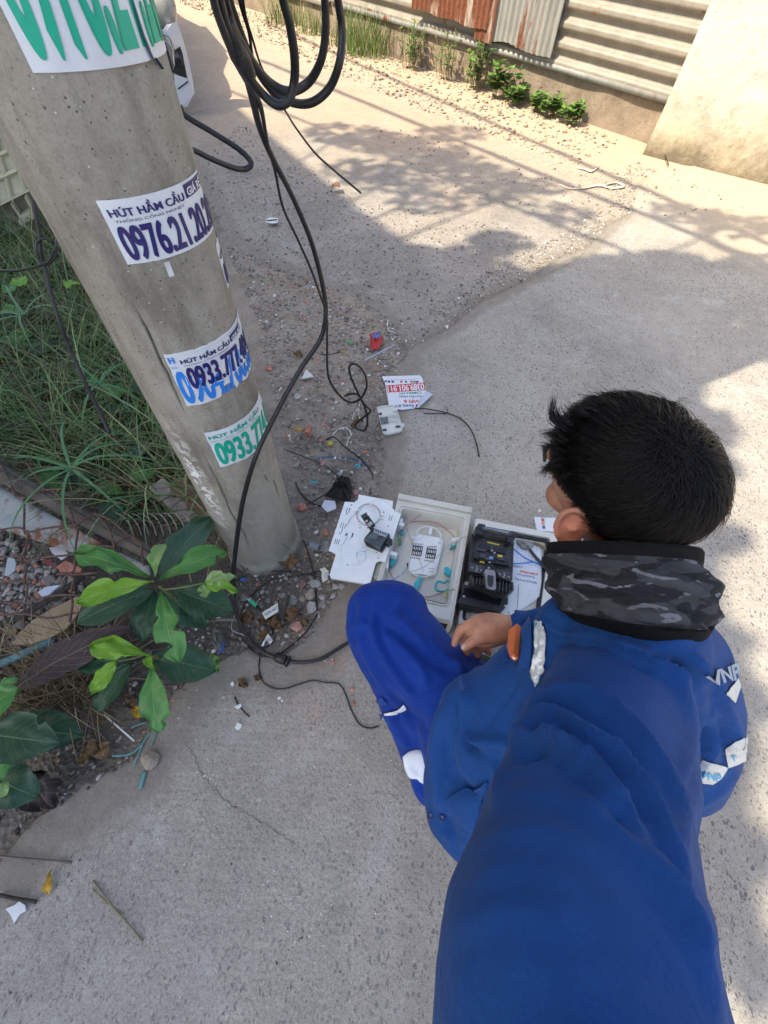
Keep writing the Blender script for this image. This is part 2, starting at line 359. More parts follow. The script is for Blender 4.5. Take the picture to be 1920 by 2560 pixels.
def blobs(L):
    o=np.zeros(len(P))
    for px,py,r,a in L:
        c=G(px,py); o=np.maximum(o,a*np.clip(1-np.hypot(P[:,0]-c[0],P[:,1]-c[1])/r,0,1))
    return o
brick=blobs([(850,260,.9,.9),(1010,300,.8,.6),(1180,330,.6,.35),(850,1585,.05,1.2),(845,1660,.04,1.),(760,1570,.03,.7),(600,220,.4,.5),(770,1790,.12,.3),(1150,500,.3,.25)])
ddust=np.clip(dust,0,1); ddust=np.maximum(ddust,.60*np.clip((P[:,1]-3.0+.8*n2-.5*np.clip(-P[:,0],0,2))/1.6,0,1))
cr=np.zeros(len(P))
CRK=[[(455,1850),(480,1880),(505,1935),(545,1980),(560,1998),(600,2025),(650,2052),(700,2085),(745,2110)],[(1128,810),(1190,760),(1250,730),(1330,700),(1400,672),(1440,650),(1480,610)],[(1560,560),(1580,530),(1575,500)],[(1000,780),(1060,770),(1130,740),(1190,700)],[(1350,1950),(1345,2000)],[(980,940),(972,1010),(965,1060),(975,1130)]]
cr=np.maximum(cr,.4*np.clip(1-np.abs(sj+.5*jit)/.03,0,1)*(np.hypot(P[:,0]-.8,P[:,1]-2.8)<2))
pits=np.clip(1.2-np.hypot(P[:,0]+.25,P[:,1]+.1)/.55,0,1)
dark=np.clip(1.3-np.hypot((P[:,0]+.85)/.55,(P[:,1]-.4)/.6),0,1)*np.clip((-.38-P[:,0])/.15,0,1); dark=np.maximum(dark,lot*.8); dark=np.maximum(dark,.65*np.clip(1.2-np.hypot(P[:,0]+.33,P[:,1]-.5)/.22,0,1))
dirt=np.clip(1-np.abs(sd)/(.16+.10*n2),0,1)*(np.abs(sd)<1)*.9; dirt=np.maximum(dirt,.85*np.clip(1-np.abs(sj)/(.13+.08*n2),0,1)*np.clip((3.6-P[:,1])/.5,0,1)*(P[:,0]>-.3)); dirt=np.maximum(dirt,.8*np.clip(1-np.hypot((P[:,0]+.05)/.35,(P[:,1]-1.7)/.7),0,1))
A_=dict(dirt=dirt,dust=ddust,brick=brick,crack=cr,pits=pits,dark=dark)
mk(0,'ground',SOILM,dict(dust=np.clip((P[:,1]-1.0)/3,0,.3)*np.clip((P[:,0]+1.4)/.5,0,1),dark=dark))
mk(1,'concrete_pavement',SLABM,A_); mk(2,'road',ROADM,A_)
crm=simple('crack_dirt',(.15,.137,.12),.95,.3,40)
for pl in CRK:
    w=smooth([[*gx(p),0] for p in pl],14); mbc=MB(); L_=[];R_=[]
    for k in range(len(w)):
        tg=nrm(w[min(k+1,len(w)-1)]-w[max(k-1,0)]); nn=np.array([-tg[1],tg[0],0]); j1=.006*mnoise.noise(Vector((k*.35,w[0][0]*9,0)))+.003*mnoise.noise(Vector((k*1.3,5,0))); wd_=(.0009+.0010*mnoise.noise(Vector((k*.6,1,2))))*min(1,.25+k/8,.25+(len(w)-1-k)/8); c_=w[k]+nn*j1
        zc_=.0035 if abs(c_[0])<9 else 0; L_.append([*(c_+nn*wd_)[:2],zc_]); R_.append([*(c_-nn*wd_)[:2],zc_])
    mbc.loft([[L_[k],R_[k]] for k in range(len(w))],False,False); obj('ground_crack',mbc,crm,kind='structure',shade=False)
def gz(px,py): p=G(px,py); return ground_h(p[0],p[1])
def Gg(px,py,up=0.):                     # on the real ground surface
    p=G(px,py); 
    for _ in range(3): p=G(px,py,ground_h(p[0],p[1])+up)
    return p
# ================================================================ FENCE AND WALLS
conc=NT('old_plaster'); a=conc.noise(5,8,.65); b=conc.noise(45,5,.7)
c=conc.mix(conc.ramp(a,.35,.65),(.17,.13,.09),(.30,.24,.175)); c=conc.mix(conc.math('MULTIPLY',conc.ramp(conc.noise(18,5),.58,.7),.6),c,(.16,.12,.085)); conc.col(c); conc.rough(.95); conc.bump(b,.012,.7); conc.bump(a,.03,.5)
def wallmesh(u0,u1,z0,z1,off,th,n=80,m=10,amp=.02,seed=0):
    mb=MB(); us=np.linspace(u0,u1,n); zs=np.linspace(z0,z1,m); pts=[]
    for zz in zs:
        for u in us: pts.append((u,zz))
    pts=np.array(pts); Q=np.c_[pts,np.zeros(len(pts))]; d=amp*fbm(Q,3,4,seed)
    V=[fen(pts[i,0],pts[i,1],off+d[i]) for i in range(len(pts))]; B=[fen(pts[i,0],pts[i,1],off-th) for i in range(len(pts))]
    N=n*m; f=[]
    for j in range(m-1):
        for i in range(n-1): k=j*n+i; f.append((k,k+1,k+n+1,k+n)); f.append((N+k,N+k+n,N+k+n+1,N+k+1))
    for i in range(n-1): f.append(((m-1)*n+i,(m-1)*n+i+1,N+(m-1)*n+i+1,N+(m-1)*n+i)); f.append((i,N+i,N+i+1,i+1))
    for j in range(m-1): k=j*n; f.append((k,k+n,N+k+n,N+k)); k=j*n+n-1; f.append((k,N+k,N+k+n,k+n))
    mb.add(V+B,f); return mb
fence=thing('sheet_metal_fence','patchwork fence of rusty and grey corrugated sheets on a low dirty plaster footing','fence',FENA)
obj('footing_wall',wallmesh(-.5,14,-.15,.27,0,.18,220,10,.018,3),conc.m,fence)
def corr(u0,u1,z0,z1,off,pitch,amp,vert=True,seed=0,square=False,rag=0.):
    mb=MB(); L=(u1-u0) if vert else (z1-z0); n=int(L/pitch*10)+1; m=14 if vert else 40; rows=[]
    for j in range(m):
        row=[]
        for i in range(n):
            s=i/(n-1)*L; ph=s/pitch*2*math.pi; w=math.sin(ph)
            if square: w=max(-1,min(1,w*3.5))
            tt=j/(m-1)
            if vert:
                zb=z0+rag*mnoise.noise(Vector((s*3,seed,0))) if j==0 else z0
                u=u0+s; zz=(zb+(z1-zb)*tt); row.append((u,zz,off+amp*w+.006*mnoise.noise(Vector((u*2,zz*3,seed)))))
            else:
                u=u0+(u1-u0)*tt; row.append((u,z0+s,off+amp*w+.008*mnoise.noise(Vector((u*3,(z0+s)*2,seed)))))
        rows.append(row)
    V=[fen(*p) for r in rows for p in r]; V2=[fen(p[0],p[1],p[2]-.0015) for r in rows for p in r]; N=len(V)
    f=[]
    for j in range(m-1):
        for i in range(n-1): k=j*n+i; f.append((k,k+1,k+n+1,k+n)); f.append((N+k,N+k+n,N+k+n+1,N+k+1))
    mb.add(V+V2,f); return mb
def metal(name,c1,c2,rustamt,streak=(1,1,1)):
    t=NT(name); mp=t.n('ShaderNodeMapping'); mp.inputs['Scale'].default_value=streak; t.l(t.co(),mp.inputs[0]); a=t.noise(9,8,.7,vec=mp.outputs[0]); b=t.noise(60,5,.7)
    c=t.mix(t.ramp(a,.35,.65),c1,c2); r=t.ramp(t.noise(4.5,8,.72,vec=mp.outputs[0]),.62-rustamt*.35,.68-rustamt*.3)
    c=t.mix(r,c,t.mix(t.ramp(b,.3,.7),(.085,.028,.012),(.25,.085,.038))); t.col(c); t.rough(.6); t.b.inputs['Metallic'].default_value=.12; t.bump(b,.003,.5); return t.m
gm=metal('weathered_zinc',(.20,.20,.18),(.30,.295,.265),.12,(1,1,.3)); rm=metal('rusty_zinc',(.42,.38,.31),(.55,.5,.42),.85,(1,1,.25)); bm=metal('dusty_zinc',(.20,.18,.145),(.29,.26,.21),.05,(1,1,1)); gm2=metal('zinc_with_rust_edge',(.36,.35,.32),(.50,.48,.43),.25,(1,1,.3))
obj('ribbed_sheet',corr(-.5,4.1,.27,2.0,.02,.115,.018,False,1,True),bm,fence,label='horizontal ribbed dusty metal sheet nearest the white wall')
obj('ribbed_sheet',corr(4.11,14,.22,2.0,.03,.115,.016,False,5,True),bm,fence,label='horizontal ribbed sheet at the far end of the fence')
obj('corrugated_sheet',corr(.88,1.78,.335,2.1,.085,.062,.011,True,2,False,.05),gm,fence,label='grey upright corrugated sheet lapped over the ribbed one')
obj('corrugated_sheet',corr(1.62,2.62,.40,2.1,.115,.062,.011,True,9,False,.06),rm,fence,label='orange rusted upright corrugated sheet')
obj('corrugated_sheet',corr(1.55,1.78,.32,1.2,.1,.062,.011,True,4,False,.03),rm,fence,label='narrow rusty strip of corrugated sheet')
mb=MB(); mb.box(fen(1.75,.275,.035),(4.4,.018,.04),(fdir,fn,(0,0,1))); obj('bottom_rail',mb,gm,fence)
# white-washed wall on the right
wp=NT('peeling_limewash'); a=wp.noise(3,8,.65); b=wp.noise(28,6,.7); g_=wp.n('ShaderNodeSeparateXYZ'); wp.l(wp.co(),g_.inputs[0])
hh=wp.math('ADD',g_.outputs[2],wp.math('MULTIPLY',a,.5)); c=wp.mix(wp.ramp(hh,.25,.95),(.36,.29,.165),(.50,.475,.42)); 
c=wp.mix(wp.math('MULTIPLY',wp.ramp(wp.noise(6,7,.7),.55,.7),wp.ramp(g_.outputs[2],1.1,.2)),c,(.27,.19,.09)); c=wp.mix(wp.ramp(wp.math('ADD',g_.outputs[2],wp.math('MULTIPLY',wp.noise(5,7,.75),.75)),.72,.45),c,(.13,.105,.065)); c=wp.mix(wp.math('MULTIPLY',wp.ramp(b,.64,.7),.7),c,(.3,.24,.17)); wp.col(c); wp.rough(.9); wp.bump(b,.01,.6); wp.bump(a,.04,.5)
WA=G(1618,372); WB=G(1935,452); wdir=nrm(WB-WA); wn=np.array([wdir[1],-wdir[0],0]); wn=wn if wn@(EYE-WA)>0 else -wn
def wallp(u,z,o): 
    return WA+wdir*u+wn*o+np.array([0,0,z])
mb=MB(); n,mm=160,60; us=np.linspace(0,6,n); zs=np.linspace(-.1,3,mm); U,Zz=np.meshgrid(us,zs); q3=np.c_[U.ravel(),Zz.ravel(),np.zeros(U.size)]; d=.02*fbm(q3,2.5,5,4)+.05*np.clip(1-q3[:,1]/.4,0,1)**2-.0
crk=np.abs(q3[:,1]-(.47+.05*vn(q3,2.5,2)+.02*vn(q3,9,3)))<.012; d-=.02*crk*(q3[:,0]>.2)
V=[wallp(q3[i,0],q3[i,1],d[i]+.06) for i in range(len(q3))]+[wallp(q3[i,0],q3[i,1],-.2) for i in range(len(q3))]; N=n*mm; f=[]
for j in range(mm-1):
    for i in range(n-1): k=j*n+i; f.append((k,k+1,k+n+1,k+n)); f.append((N+k,N+k+n,N+k+n+1,N+k+1))
    k=j*n; f.append((k,k+n,N+k+n,N+k)); k=j*n+n-1; f.append((k,N+k,N+k+n,k+n))
for i in range(n-1): f.append(((mm-1)*n+i,(mm-1)*n+i+1,N+(mm-1)*n+i+1,N+(mm-1)*n+i))
mb.add(V,f); obj('plaster_wall',mb,wp.m,label='thick limewashed wall with yellow stains and a crack at the end of the fence',cat='wall')
# ================================================================ HOUSE AND TREE OUT OF FRAME THAT CAST THE SHADE
def sh(p,zz): p=np.array(p[:2]); k=zz/SUNV[2]; return (p[0]+SUNV[0]*k,p[1]+SUNV[1]*k)
RZ=6.6
ROOFG=[(-8.5,14.9),gx((400,140)),gx((560,262)),gx((700,385)),gx((860,520)),gx((1010,628)),(.75,2.42),(1.25,2.3),(1.62,2.05),(1.5,1.72),(1.28,1.3),(1.17,.75),(1.06,.4),(1.03,.05),(.90,-.12),(.72,-.25),(.60,-.7),(.5,-3.5),(-9,-3.5)]
rf=[sh(p,RZ) for p in ROOFG]  # roof outline is the wanted ground shade, shifted towards the sun
hs=thing('house','two-storey shaded house with a wide flat concrete roof beside the lane','house',(-11,0,0))
tm=simple('roof_concrete',(.4,.38,.35),.9,.2,4); hw=simple('house_plaster',(.62,.6,.55),.9,.1,3,.005)
obj('roof',MB().prism(rf,RZ,RZ+.12),tm,hs,shade=False)
mb=MB(); mb.box((-11,1.5,3.28),(.2,9,6.6)); mb.box((-12.5,-3.1,3.28),(3,.2,6.6)); mb.box((-12.5,6.1,3.28),(3,.2,6.6)) 
obj('wall',mb,hw,hs,shade=False)
for yy in (-2.6,.4):
    w_=obj('window',MB().box((-10.88,yy,1.6),(.06,1.2,1.1)),simple('window_frame',(.25,.2,.15),.5),hs,shade=False); obj('pane',MB().box((-10.84,yy,1.6),(.01,1.0,.9)),simple('dark_glass',(.02,.025,.03),.1),w_,shade=False)
for (x_,y_) in ((rf[3][0]-.6,rf[3][1]-.4),(rf[8][0]-2.2,rf[8][1]-.3),(rf[15][0]-1.6,rf[15][1])): obj('column',MB().box((x_,y_,3.29),(.2,.2,6.6)),hw,hs,shade=False)
# tree crown reaching past the roof: dapples the lane
lf=simple('leaf_green',(.06,.12,.03),.6,.3,5)
TZ=5.4; tb=sh((0.9,1.9),TZ); tree=thing('broadleaf_tree','tall broadleaf tree behind the house with a loose leafy crown','tree',(-8.2,-3.2,0))
LB=[]; # branch ends in ground-shadow coordinates (px) with radius
for (px,py,r,n_) in [(1000,640,.22,60),(1130,650,.2,70),(1250,600,.16,90),(1180,640,.2,60),(1300,720,.3,160),(1450,700,.22,130),(1560,690,.28,260),(1680,680,.3,330),(1800,720,.35,420),(1900,700,.3,300),(1700,780,.35,380),(1850,830,.28,150),(1600,800,.3,260),(1500,760,.3,240),(1420,800,.3,260),(1350,850,.3,200),(1760,1150,.12,60),(1700,1060,.2,160),
   (860,330,.3,120),(940,350,.3,140),(1040,370,.35,190),(1110,400,.3,160),(980,440,.3,130),(1130,330,.25,90),(1200,430,.25,110),(1250,480,.25,90),(900,420,.25,90),(1060,500,.22,70),(1330,460,.2,60),(1700,530,.2,50),(1840,560,.25,90),(1400,530,.2,50),(1790,1340,.1,40),(1750,1600,.12,80),(1800,2130,.1,60),(1740,2250,.1,90),(1830,1750,.09,60),(1880,2420,.08,40)]:
    c=gx((px,py)); LB.append((c,r,n_))
mb=MB(); tk=MB(); q_=[]
for c,r,n_ in LB:
    zc=TZ+RNG.uniform(-.3,.5)
    for _ in range(int(n_*(1.0 if px>1400 and py>780 else 1.1))):
        a=RNG.uniform(0,6.28); rr=r*math.sqrt(RNG.uniform()); zz=zc+RNG.uniform(-.3,.3); p=sh((c[0]+rr*math.cos(a)*1.25,c[1]+rr*math.sin(a)*.8),zz); L=RNG.uniform(.035,.07); R_=rotm(RNG.uniform(0,6.3),0,RNG.uniform(-.6,.6))
        o=np.array([p[0],p[1],zz]); V=[o+R_@np.array(v) for v in ((-L,0,0),(-L*.3,-L*.42,.01),(L*.6,-L*.3,0),(L*1.1,0,-.01),(L*.6,L*.3,0),(-L*.3,L*.42,.01))]; mb.add(V,[(0,1,2,3,4,5)])
obj('crown',mb,lf,tree,shade=False)
base=np.array([-8.2,-3.2,0]); tk.tube(smooth([base,base+[.1,.1,1.8],base+[.4,.5,3.6],base+[1.,.8,4.8]],6),[.2,.15,.12],10)
for k,(c,r,n_) in enumerate(LB[::2]):
    e=np.array([*sh(c,TZ),TZ]); s0=base+np.array([1.,.8,4.8]) if k%2 else base+np.array([.4,.5,3.6]); md=(s0+e)/2+np.array([0,0,.5]); tk.tube(smooth([s0,md,e],5),[.04,.022,.012],6)
obj('trunk',tk,simple('bark',(.12,.09,.06),.95,.3,20,.01),tree)
# overhead wires and a coil of cable strung high on the pole side (their shadows fall on the lane)
bk=simple('black_rubber',(.012,.012,.013),.42,.2,60,.0006,120)
oc=thing('overhead_cables','black cables strung high above the lane','cable',(-2.5,-1,5.5)); 
for k,(a,b) in enumerate((((1220,300),(1990,640)),((1250,390),(1990,690)),((760,300),(1400,560)))):
    A,B=gx(a),gx(b); A=np.array(A);B=np.array(B); dv=(B-A); A=A-dv*1.5; B=B+dv*1.0; za=5.0+.12*k
    pts=[np.array([*sh(A+(B-A)*s,za-.4*math.sin(math.pi*s)),za-.4*math.sin(math.pi*s)]) for s in np.linspace(0,1,30)]
    obj('cable_strand',MB().tube(pts,.028 if k<2 else .018,8),bk,oc)
c0=gx((1852,592)); cz=4.6; mb=MB(); o=np.array([*sh(c0,cz),cz])
for k in range(3):
    mb.tube([o+np.array([math.cos(a)*(.27-.02*k),math.sin(a)*(.27-.02*k),.02*k]) for a in np.linspace(0,6.28,40)],.012,6)
obj('cable_coil',mb,bk,oc)
# ================================================================ TEXT
_tc={}
def glyphs(s,bold=0.,sp=1.):
    k=(s,bold,sp)
    if k in _tc: return _tc[k]
    cu=bpy.data.curves.new('t','FONT'); cu.body=s; cu.size=1; cu.offset=bold; cu.resolution_u=8; cu.space_character=sp; cu.fill_mode='FRONT'
    o=bpy.data.objects.new('t',cu); SC.collection.objects.link(o); dg=bpy.context.evaluated_depsgraph_get(); dg.update(); me=bpy.data.meshes.new_from_object(o.evaluated_get(dg)); bpy.data.objects.remove(o)
    V=mco(me)[:,:2]; F=[tuple(p.vertices) for p in me.polygons]; bpy.data.meshes.remove(me); _tc[k]=(V,F); return _tc[k]
def text(s,fmap,bold=0.,sp=1.,y0=None,y1=None):   # fmap(u,v)->world, u,v in 0..1
    V,F=glyphs(s,bold,sp); a=V.min(0); b=V.max(0)
    if y0 is not None: a[1]=y0
    if y1 is not None: b[1]=y1
    U=(V-a)/(b-a); mb=MB(); mb.add([fmap(u,v) for u,v in U],F); return mb
def quad(tl,tr,br,bl):
    tl,tr,br,bl=[np.array(x,float) for x in (tl,tr,br,bl)]
    return lambda u,v:(bl*(1-u)+br*u)*(1-v)+(tl*(1-u)+tr*u)*v
def join(*mbs):
    r=MB()
    for m_ in mbs: r.add(m_.v,m_.f)
    return r
def flat(name,c,rough=.5,var=.04): return simple(name,c,rough,var,25)
white_vinyl=flat('white_vinyl',(.68,.70,.73),.42); navy=flat('navy_ink',(.018,.012,.13),.4); green_ink=flat('green_ink',(.0,.40,.25),.4); blue_ink=flat('blue_ink',(.02,.22,.72),.4)
# ================================================================ UTILITY POLE
PA=np.array([-.43,.70,0.]); PB=np.array([-.433,.77,1.24]); PR=.12
pax=nrm(PB-PA); pe1=nrm(np.array([0,-1,0.])-np.array([0,-1,0.])@pax*pax); pe2=np.cross(pax,pe1)
def pol(th,z,dr=0.): th=math.radians(th); return PA+pax*z+(PR+dr)*(math.cos(th)*pe1+math.sin(th)*pe2)
def cylhit(px,py):
    o=EYE-PA; r=ray(px,py); o2=o-o@pax*pax; r2=r-r@pax*pax; a=r2@r2; b=2*o2@r2; c=o2@o2-PR*PR; t=(-b-math.sqrt(b*b-4*a*c))/2/a; p=o+r*t
    return math.degrees(math.atan2(p@pe2,p@pe1)),float(p@pax)
pole=thing('utility_pole','leaning round grey concrete utility pole covered with advertising stickers','pole',PA)
n=420; zz=np.r_[np.linspace(-.3,1.6,300),np.linspace(1.7,7.2,40)]
th=np.linspace(0,360,n,endpoint=False); TT,Zq=np.meshgrid(th,zz); q3=np.c_[np.cos(np.radians(TT.ravel()))*.12,np.sin(np.radians(TT.ravel()))*.12,Zq.ravel()]
dr=.0012*fbm(q3,25,4,2)-.0012*np.clip(vn(q3,90,6)-.6,0,1)*5
seam=np.interp(q3[:,2],[0,.9,1.0,1.2,8],[6,3,-1,-5.5,-6]); dth=(TT.ravel()-seam+180)%360-180+3*vn(q3,8,12)+1.1*vn(q3,45,13); gap=np.clip(vn(q3,9,7)*1.6+.55,0,1)
dr-=.0045*np.exp(-(dth/.95)**2)*gap*(q3[:,2]>.15); dr+=.0005*np.exp(-((dth+3)/3.)**2)
dr+=.010*np.clip(1-q3[:,2]/.02,0,1)*(1+fbm(q3,20,3,9))-.004*np.clip(fbm(q3,14,4,31)-.25,0,1)*np.clip(1-abs(q3[:,2]-.6)/.25,0,1)*np.clip(1-abs(TT.ravel()-352)/25,0,1)*3
ringd=-.003*np.exp(-((q3[:,2]-1.195+.00*q3[:,0])/.01)**2); dr+=ringd*(np.abs(TT.ravel()-85)<30)
V=[pol(TT.ravel()[i],zz_,dr[i]-max(0,zz_-1.3)*.0053) for i,zz_ in enumerate(q3[:,2])]
mb=MB(); m_=len(zz); f=[(j*n+i,j*n+(i+1)%n,(j+1)*n+(i+1)%n,(j+1)*n+i) for j in range(m_-1) for i in range(n)]+[tuple((m_-1)*n+i for i in range(n))]; mb.add(V,f)
t=NT('spun_concrete'); a=t.noise(7,8,.7); b=t.noise(55,6,.7); mp=t.n('ShaderNodeMapping'); mp.inputs['Scale'].default_value=(1,1,.25); t.l(t.co(),mp.inputs[0]); st=t.noise(14,6,.65,vec=mp.outputs[0])
c=t.mix(t.ramp(a,.3,.7),(.21,.185,.145),(.40,.365,.30)); c=t.mix(t.math('MULTIPLY',t.ramp(b,.45,.65),.6),c,(.36,.33,.27)); c=t.mix(t.math('MULTIPLY',t.ramp(st,.48,.68),.6),c,(.085,.07,.05))
v=t.vor(190); vc=t.n('ShaderNodeSeparateColor'); t.l(t.vor(190,out='Color'),vc.inputs[0]); pm=t.math('MULTIPLY',t.ramp(v,.33,.15),t.ramp(vc.outputs[0],.86,.95)); c=t.mix(pm,c,(.05,.04,.03)); sp=t.math('MULTIPLY',t.ramp(v,.28,.15),t.ramp(vc.outputs[1],.95,.97)); c=t.mix(sp,c,(.6,.57,.5))
fi=t.noise(260,3,.7); c=t.mix(t.math('MULTIPLY',t.ramp(fi,.50,.32),.35),c,(.10,.09,.07)); wz=t.attr('whitewash'); c=t.mix(t.math('MULTIPLY',wz,t.ramp(t.noise(40,6,.75),.48,.56)),c,(.8,.8,.78)); wt=t.attr('seam'); c=t.mix(wt,c,(.07,.06,.045)); c=t.mix(t.math('MULTIPLY',t.attr('smooth'),.55),c,(.30,.29,.25)); t.col(c); t.rough(.88); t.bump(fi,.0012,.6); t.bump(b,.003,.6); t.bump(pm,-.001,.6)
po=obj('shaft',mb,t.m,pole); TA=(TT.ravel()+180)%360-180
fattr(po.data,'whitewash',np.clip(np.clip(1-abs(TA+22)/16,0,1)*np.clip(1.3-abs(q3[:,2]-.42)/.2,0,1)*1.5,0,1)+.35*np.clip(1-abs(TA-25)/12,0,1)*np.clip(1-abs(q3[:,2]-.27)/.05,0,1))
fattr(po.data,'seam',np.clip(np.exp(-(dth/1.0)**2)*gap*1.3*(q3[:,2]>.2),0,1)); fattr(po.data,'smooth',np.clip((.45-q3[:,2])/.2,0,1))
def sticker(name,th0,th1,z0,z1,mat,dr=.0012,n=36,ragged=0,parent=None,bites=(),label=None,slant=0.):
    mb=MB(); rows=[]; ths=np.linspace(th0,th1,n); m_=12
    for j in range(m_):
        r=[]
        for i,a in enumerate(ths):
            zb=z0+ragged*.004*mnoise.noise(Vector((a*.15,z0*9,0)))
            for (bt,bw,bh) in bites: zb+=bh*max(0,1-((a-bt)/bw)**4)*(1+.25*mnoise.noise(Vector((a*.4,1,0))))
            zt=z1+ragged*.002*mnoise.noise(Vector((a*.2,z1*9,3)))
            a2=a+(ragged*1.2*mnoise.noise(Vector((j*.7,th0,0))) if i in (0,n-1) else 0)+slant*(j/(m_-1)); r.append(pol(a2,zb+(zt-zb)*j/(m_-1),dr+.0005*mnoise.noise(Vector((a*.12,j*.4,z0*5)))))
        rows.append(r)
    mb.loft(rows,cap=False,closed=False); q=MB(); q.add([np.array(v)-0*pe1 for v in mb.v],mb.f)
    return obj(name,q,mat,parent or pole,label=label)
def ptext(s,th0,th1,z0,z1,mat,par,bold=.02,dr=.002,sp=1.,slant=0.,y0=None,y1=None):
    ms=[]; k_=max(0,(bold-.012))*1.15/(len(s)*.62); b_=min(bold,.014); n_=1 if bold<.02 else 5
    for q in range(n_):
        du=0 if n_==1 else (q-2)/2*k_; ms.append(text(s,lambda u,v:pol(th0+(th1-th0)*(u+du)+slant*v,z0+(z1-z0)*v,dr+.00012*q),b_,sp,y0,y1))
    return obj('lettering',join(*ms),mat,par,shade=False)
LS=-3.
sk=sticker('sticker',9,112,1.195,1.40,white_vinyl,label='large white sticker with green digits at the top edge',slant=LS)
ptext('0976.21.20.20',12.5,132,1.2035,1.385,green_ink,sk,.042,slant=LS)
mb=MB(); pts=[cylhit(*p) for p in [(325,0),(338,40),(352,85),(362,110),(372,135),(385,160)]]; pts=smooth([pol(a,z,.0032) for a,z in pts],6); mb.tube(pts,[.0015,.003,.0035,.002],6,.3); pts=[cylhit(*p) for p in [(385,145),(395,160),(402,172)]]; mb.tube([pol(a,z,.002) for a,z in pts],[.002,.003,.002],6,.3)
obj('paint_smear',mb,simple('dark_teal_paint',(.012,.05,.09),.4),pole)
sk=sticker('sticker',13,99,.992,1.074,white_vinyl,label='white sticker with navy digits at the middle of the pole',slant=LS+1)
ptext('HÚT HẦM CẦU',15.5,69,1.0535,1.0685,navy,sk,.03,slant=LS*.3); ptext('THÔNG CỐNG NGHẸT',17,67,1.0455,1.0515,navy,sk,.0,slant=0)
ptext('0976.21.20.20',17,104,.9965,1.0425,navy,sk,.05,slant=-2)
bx=sticker('header_box',71,97,1.0535,1.0705,navy,.0016,parent=sk,n=10); obj('lettering',text('GIÁ RẺ',lambda u,v:pol(73+22*u,1.0555+.0135*v,.0024),.03),white_vinyl,bx,shade=False)
obj('glue_mark',MB().loft([[pol(a,z,.0012) for a in (37,39.5,41)] for z in (.965,.972,.98,.987)],False,False),simple('old_paper',(.6,.6,.6),.9),pole)
sk=sticker('sticker',9,118,.719,.838,white_vinyl,ragged=1,bites=((52,9,.022),(68,4,.010)),label='white sticker with light blue digits, torn along its lower edge')
ptext('0904.700.070',10.5,118,.7235,.800,blue_ink,sk,.052); ptext('H',11,15.5,.818,.831,blue_ink,sk,.045); ptext('SỬA',10.5,16,.8065,.813,blue_ink,sk,.0)
sk2=sticker('sticker',18.5,103,.755,.832,white_vinyl,.0024,ragged=.6,label='white sticker with navy digits stuck over the light blue one')
ptext('HÚT HẦM CẦU',20,69,.8155,.8285,navy,sk2,.03,dr=.0034); ptext('THÔNG CỐNG NGHẸT',21,68,.8085,.8135,navy,sk2,.0,dr=.0034); ptext('0933.777.404',21,102,.7585,.806,navy,sk2,.052,dr=.0034)
bx=sticker('header_box',71,94,.8155,.8295,navy,.003,parent=sk2,n=10); obj('lettering',text('GIÁ RẺ',lambda u,v:pol(73+19*u,.8172+.0108*v,.0038),.03),white_vinyl,bx,shade=False)
sk=sticker('sticker',14.5,112,.528,.641,white_vinyl,ragged=.7,label='white sticker with green digits nearest the pole base',slant=-1)
ptext('HÚT HẦM CẦU',15.5,84,.619,.6345,green_ink,sk,.028); ptext('SỬA CHỮA - THÔNG CỐNG',15.5,80,.6105,.616,green_ink,sk,0); ptext('0933.774.4',17,108,.534,.606,green_ink,sk,.052)
sk=sticker('sticker',93,128,.895,.972,white_vinyl,ragged=1.5,label='torn scrap of white sticker on the right side of the pole'); ptext('CẦU',95,112,.945,.958,navy,sk,.03); ptext('0',96,103,.90,.935,navy,sk,.05); ptext('9',104,111,.90,.935,navy,sk,.05)
# drips and a nail hole near the base
mb=MB()
for a0,z0,z1,w in ((62,.40,.43,.0030),(74,.30,.38,.002)): mb.tube([pol(a0+s_*1.5,z0+(z1-z0)*(1-s_),.0008) for s_ in np.linspace(0,1,6)],[w,w*.7,w*.3],6,.3)
obj('rust_stain',mb,simple('rust_dark',(.09,.05,.025),.9),pole)
# ================================================================ CABLES
def cab(name,pts,label,group=None,mat=bk,n=8,k=10,cat='cable',r=None,ribs=False):
    """pts: (px,py,t,width_px)"""
    P_=smooth([D(p[0],p[1],p[2]) for p in pts],k); R_=[p[3]*p[2]/FPX/2 for p in pts] if r is None else r
    return obj(name,MB().tube(P_,R_,n),mat,None,label,cat,group)
def tz(px,py,z): return (z-H)/ray(px,py)[2]
gl='cables hanging beside the pole'
cab('hanging_cable',[(528,-160,.26,21),(545,-30,.31,20),(575,80,.35,20),(610,170,.40,19),(632,250,.45,18),(650,320,.50,16),(680,392,.55,14),(735,500,.66,12.5),(780,610,.76,12),(808,720,.84,11.5),(814,790,.88,11.5),(800,850,.92,11.5),(750,925,.95,12),(690,1035,.96,12),(640,1140,.98,12),(608,1250,1.10,12),(592,1350,1.22,11.5),(583,1440,1.31,11),(584,1490,1.34,11),(595,1545,tz(595,1545,.03),11),(625,1600,tz(625,1600,.015),10.5),(660,1630,tz(660,1630,.015),10.5),(692,1645,tz(692,1645,.015),10),(722,1653,tz(722,1653,.012),9),(760,1655,tz(760,1655,.012),9),(800,1648,tz(800,1648,.012),9),(840,1625,tz(840,1625,.012),9),(880,1600,tz(880,1600,.015),9)],'thick black cable hanging down across the pole to the ground and under the knee',gl,n=12)
gland=thing('cable_gland','ribbed black plastic gland on the thick cable in front of the raised knee','cable gland',G(705,1650,.0))
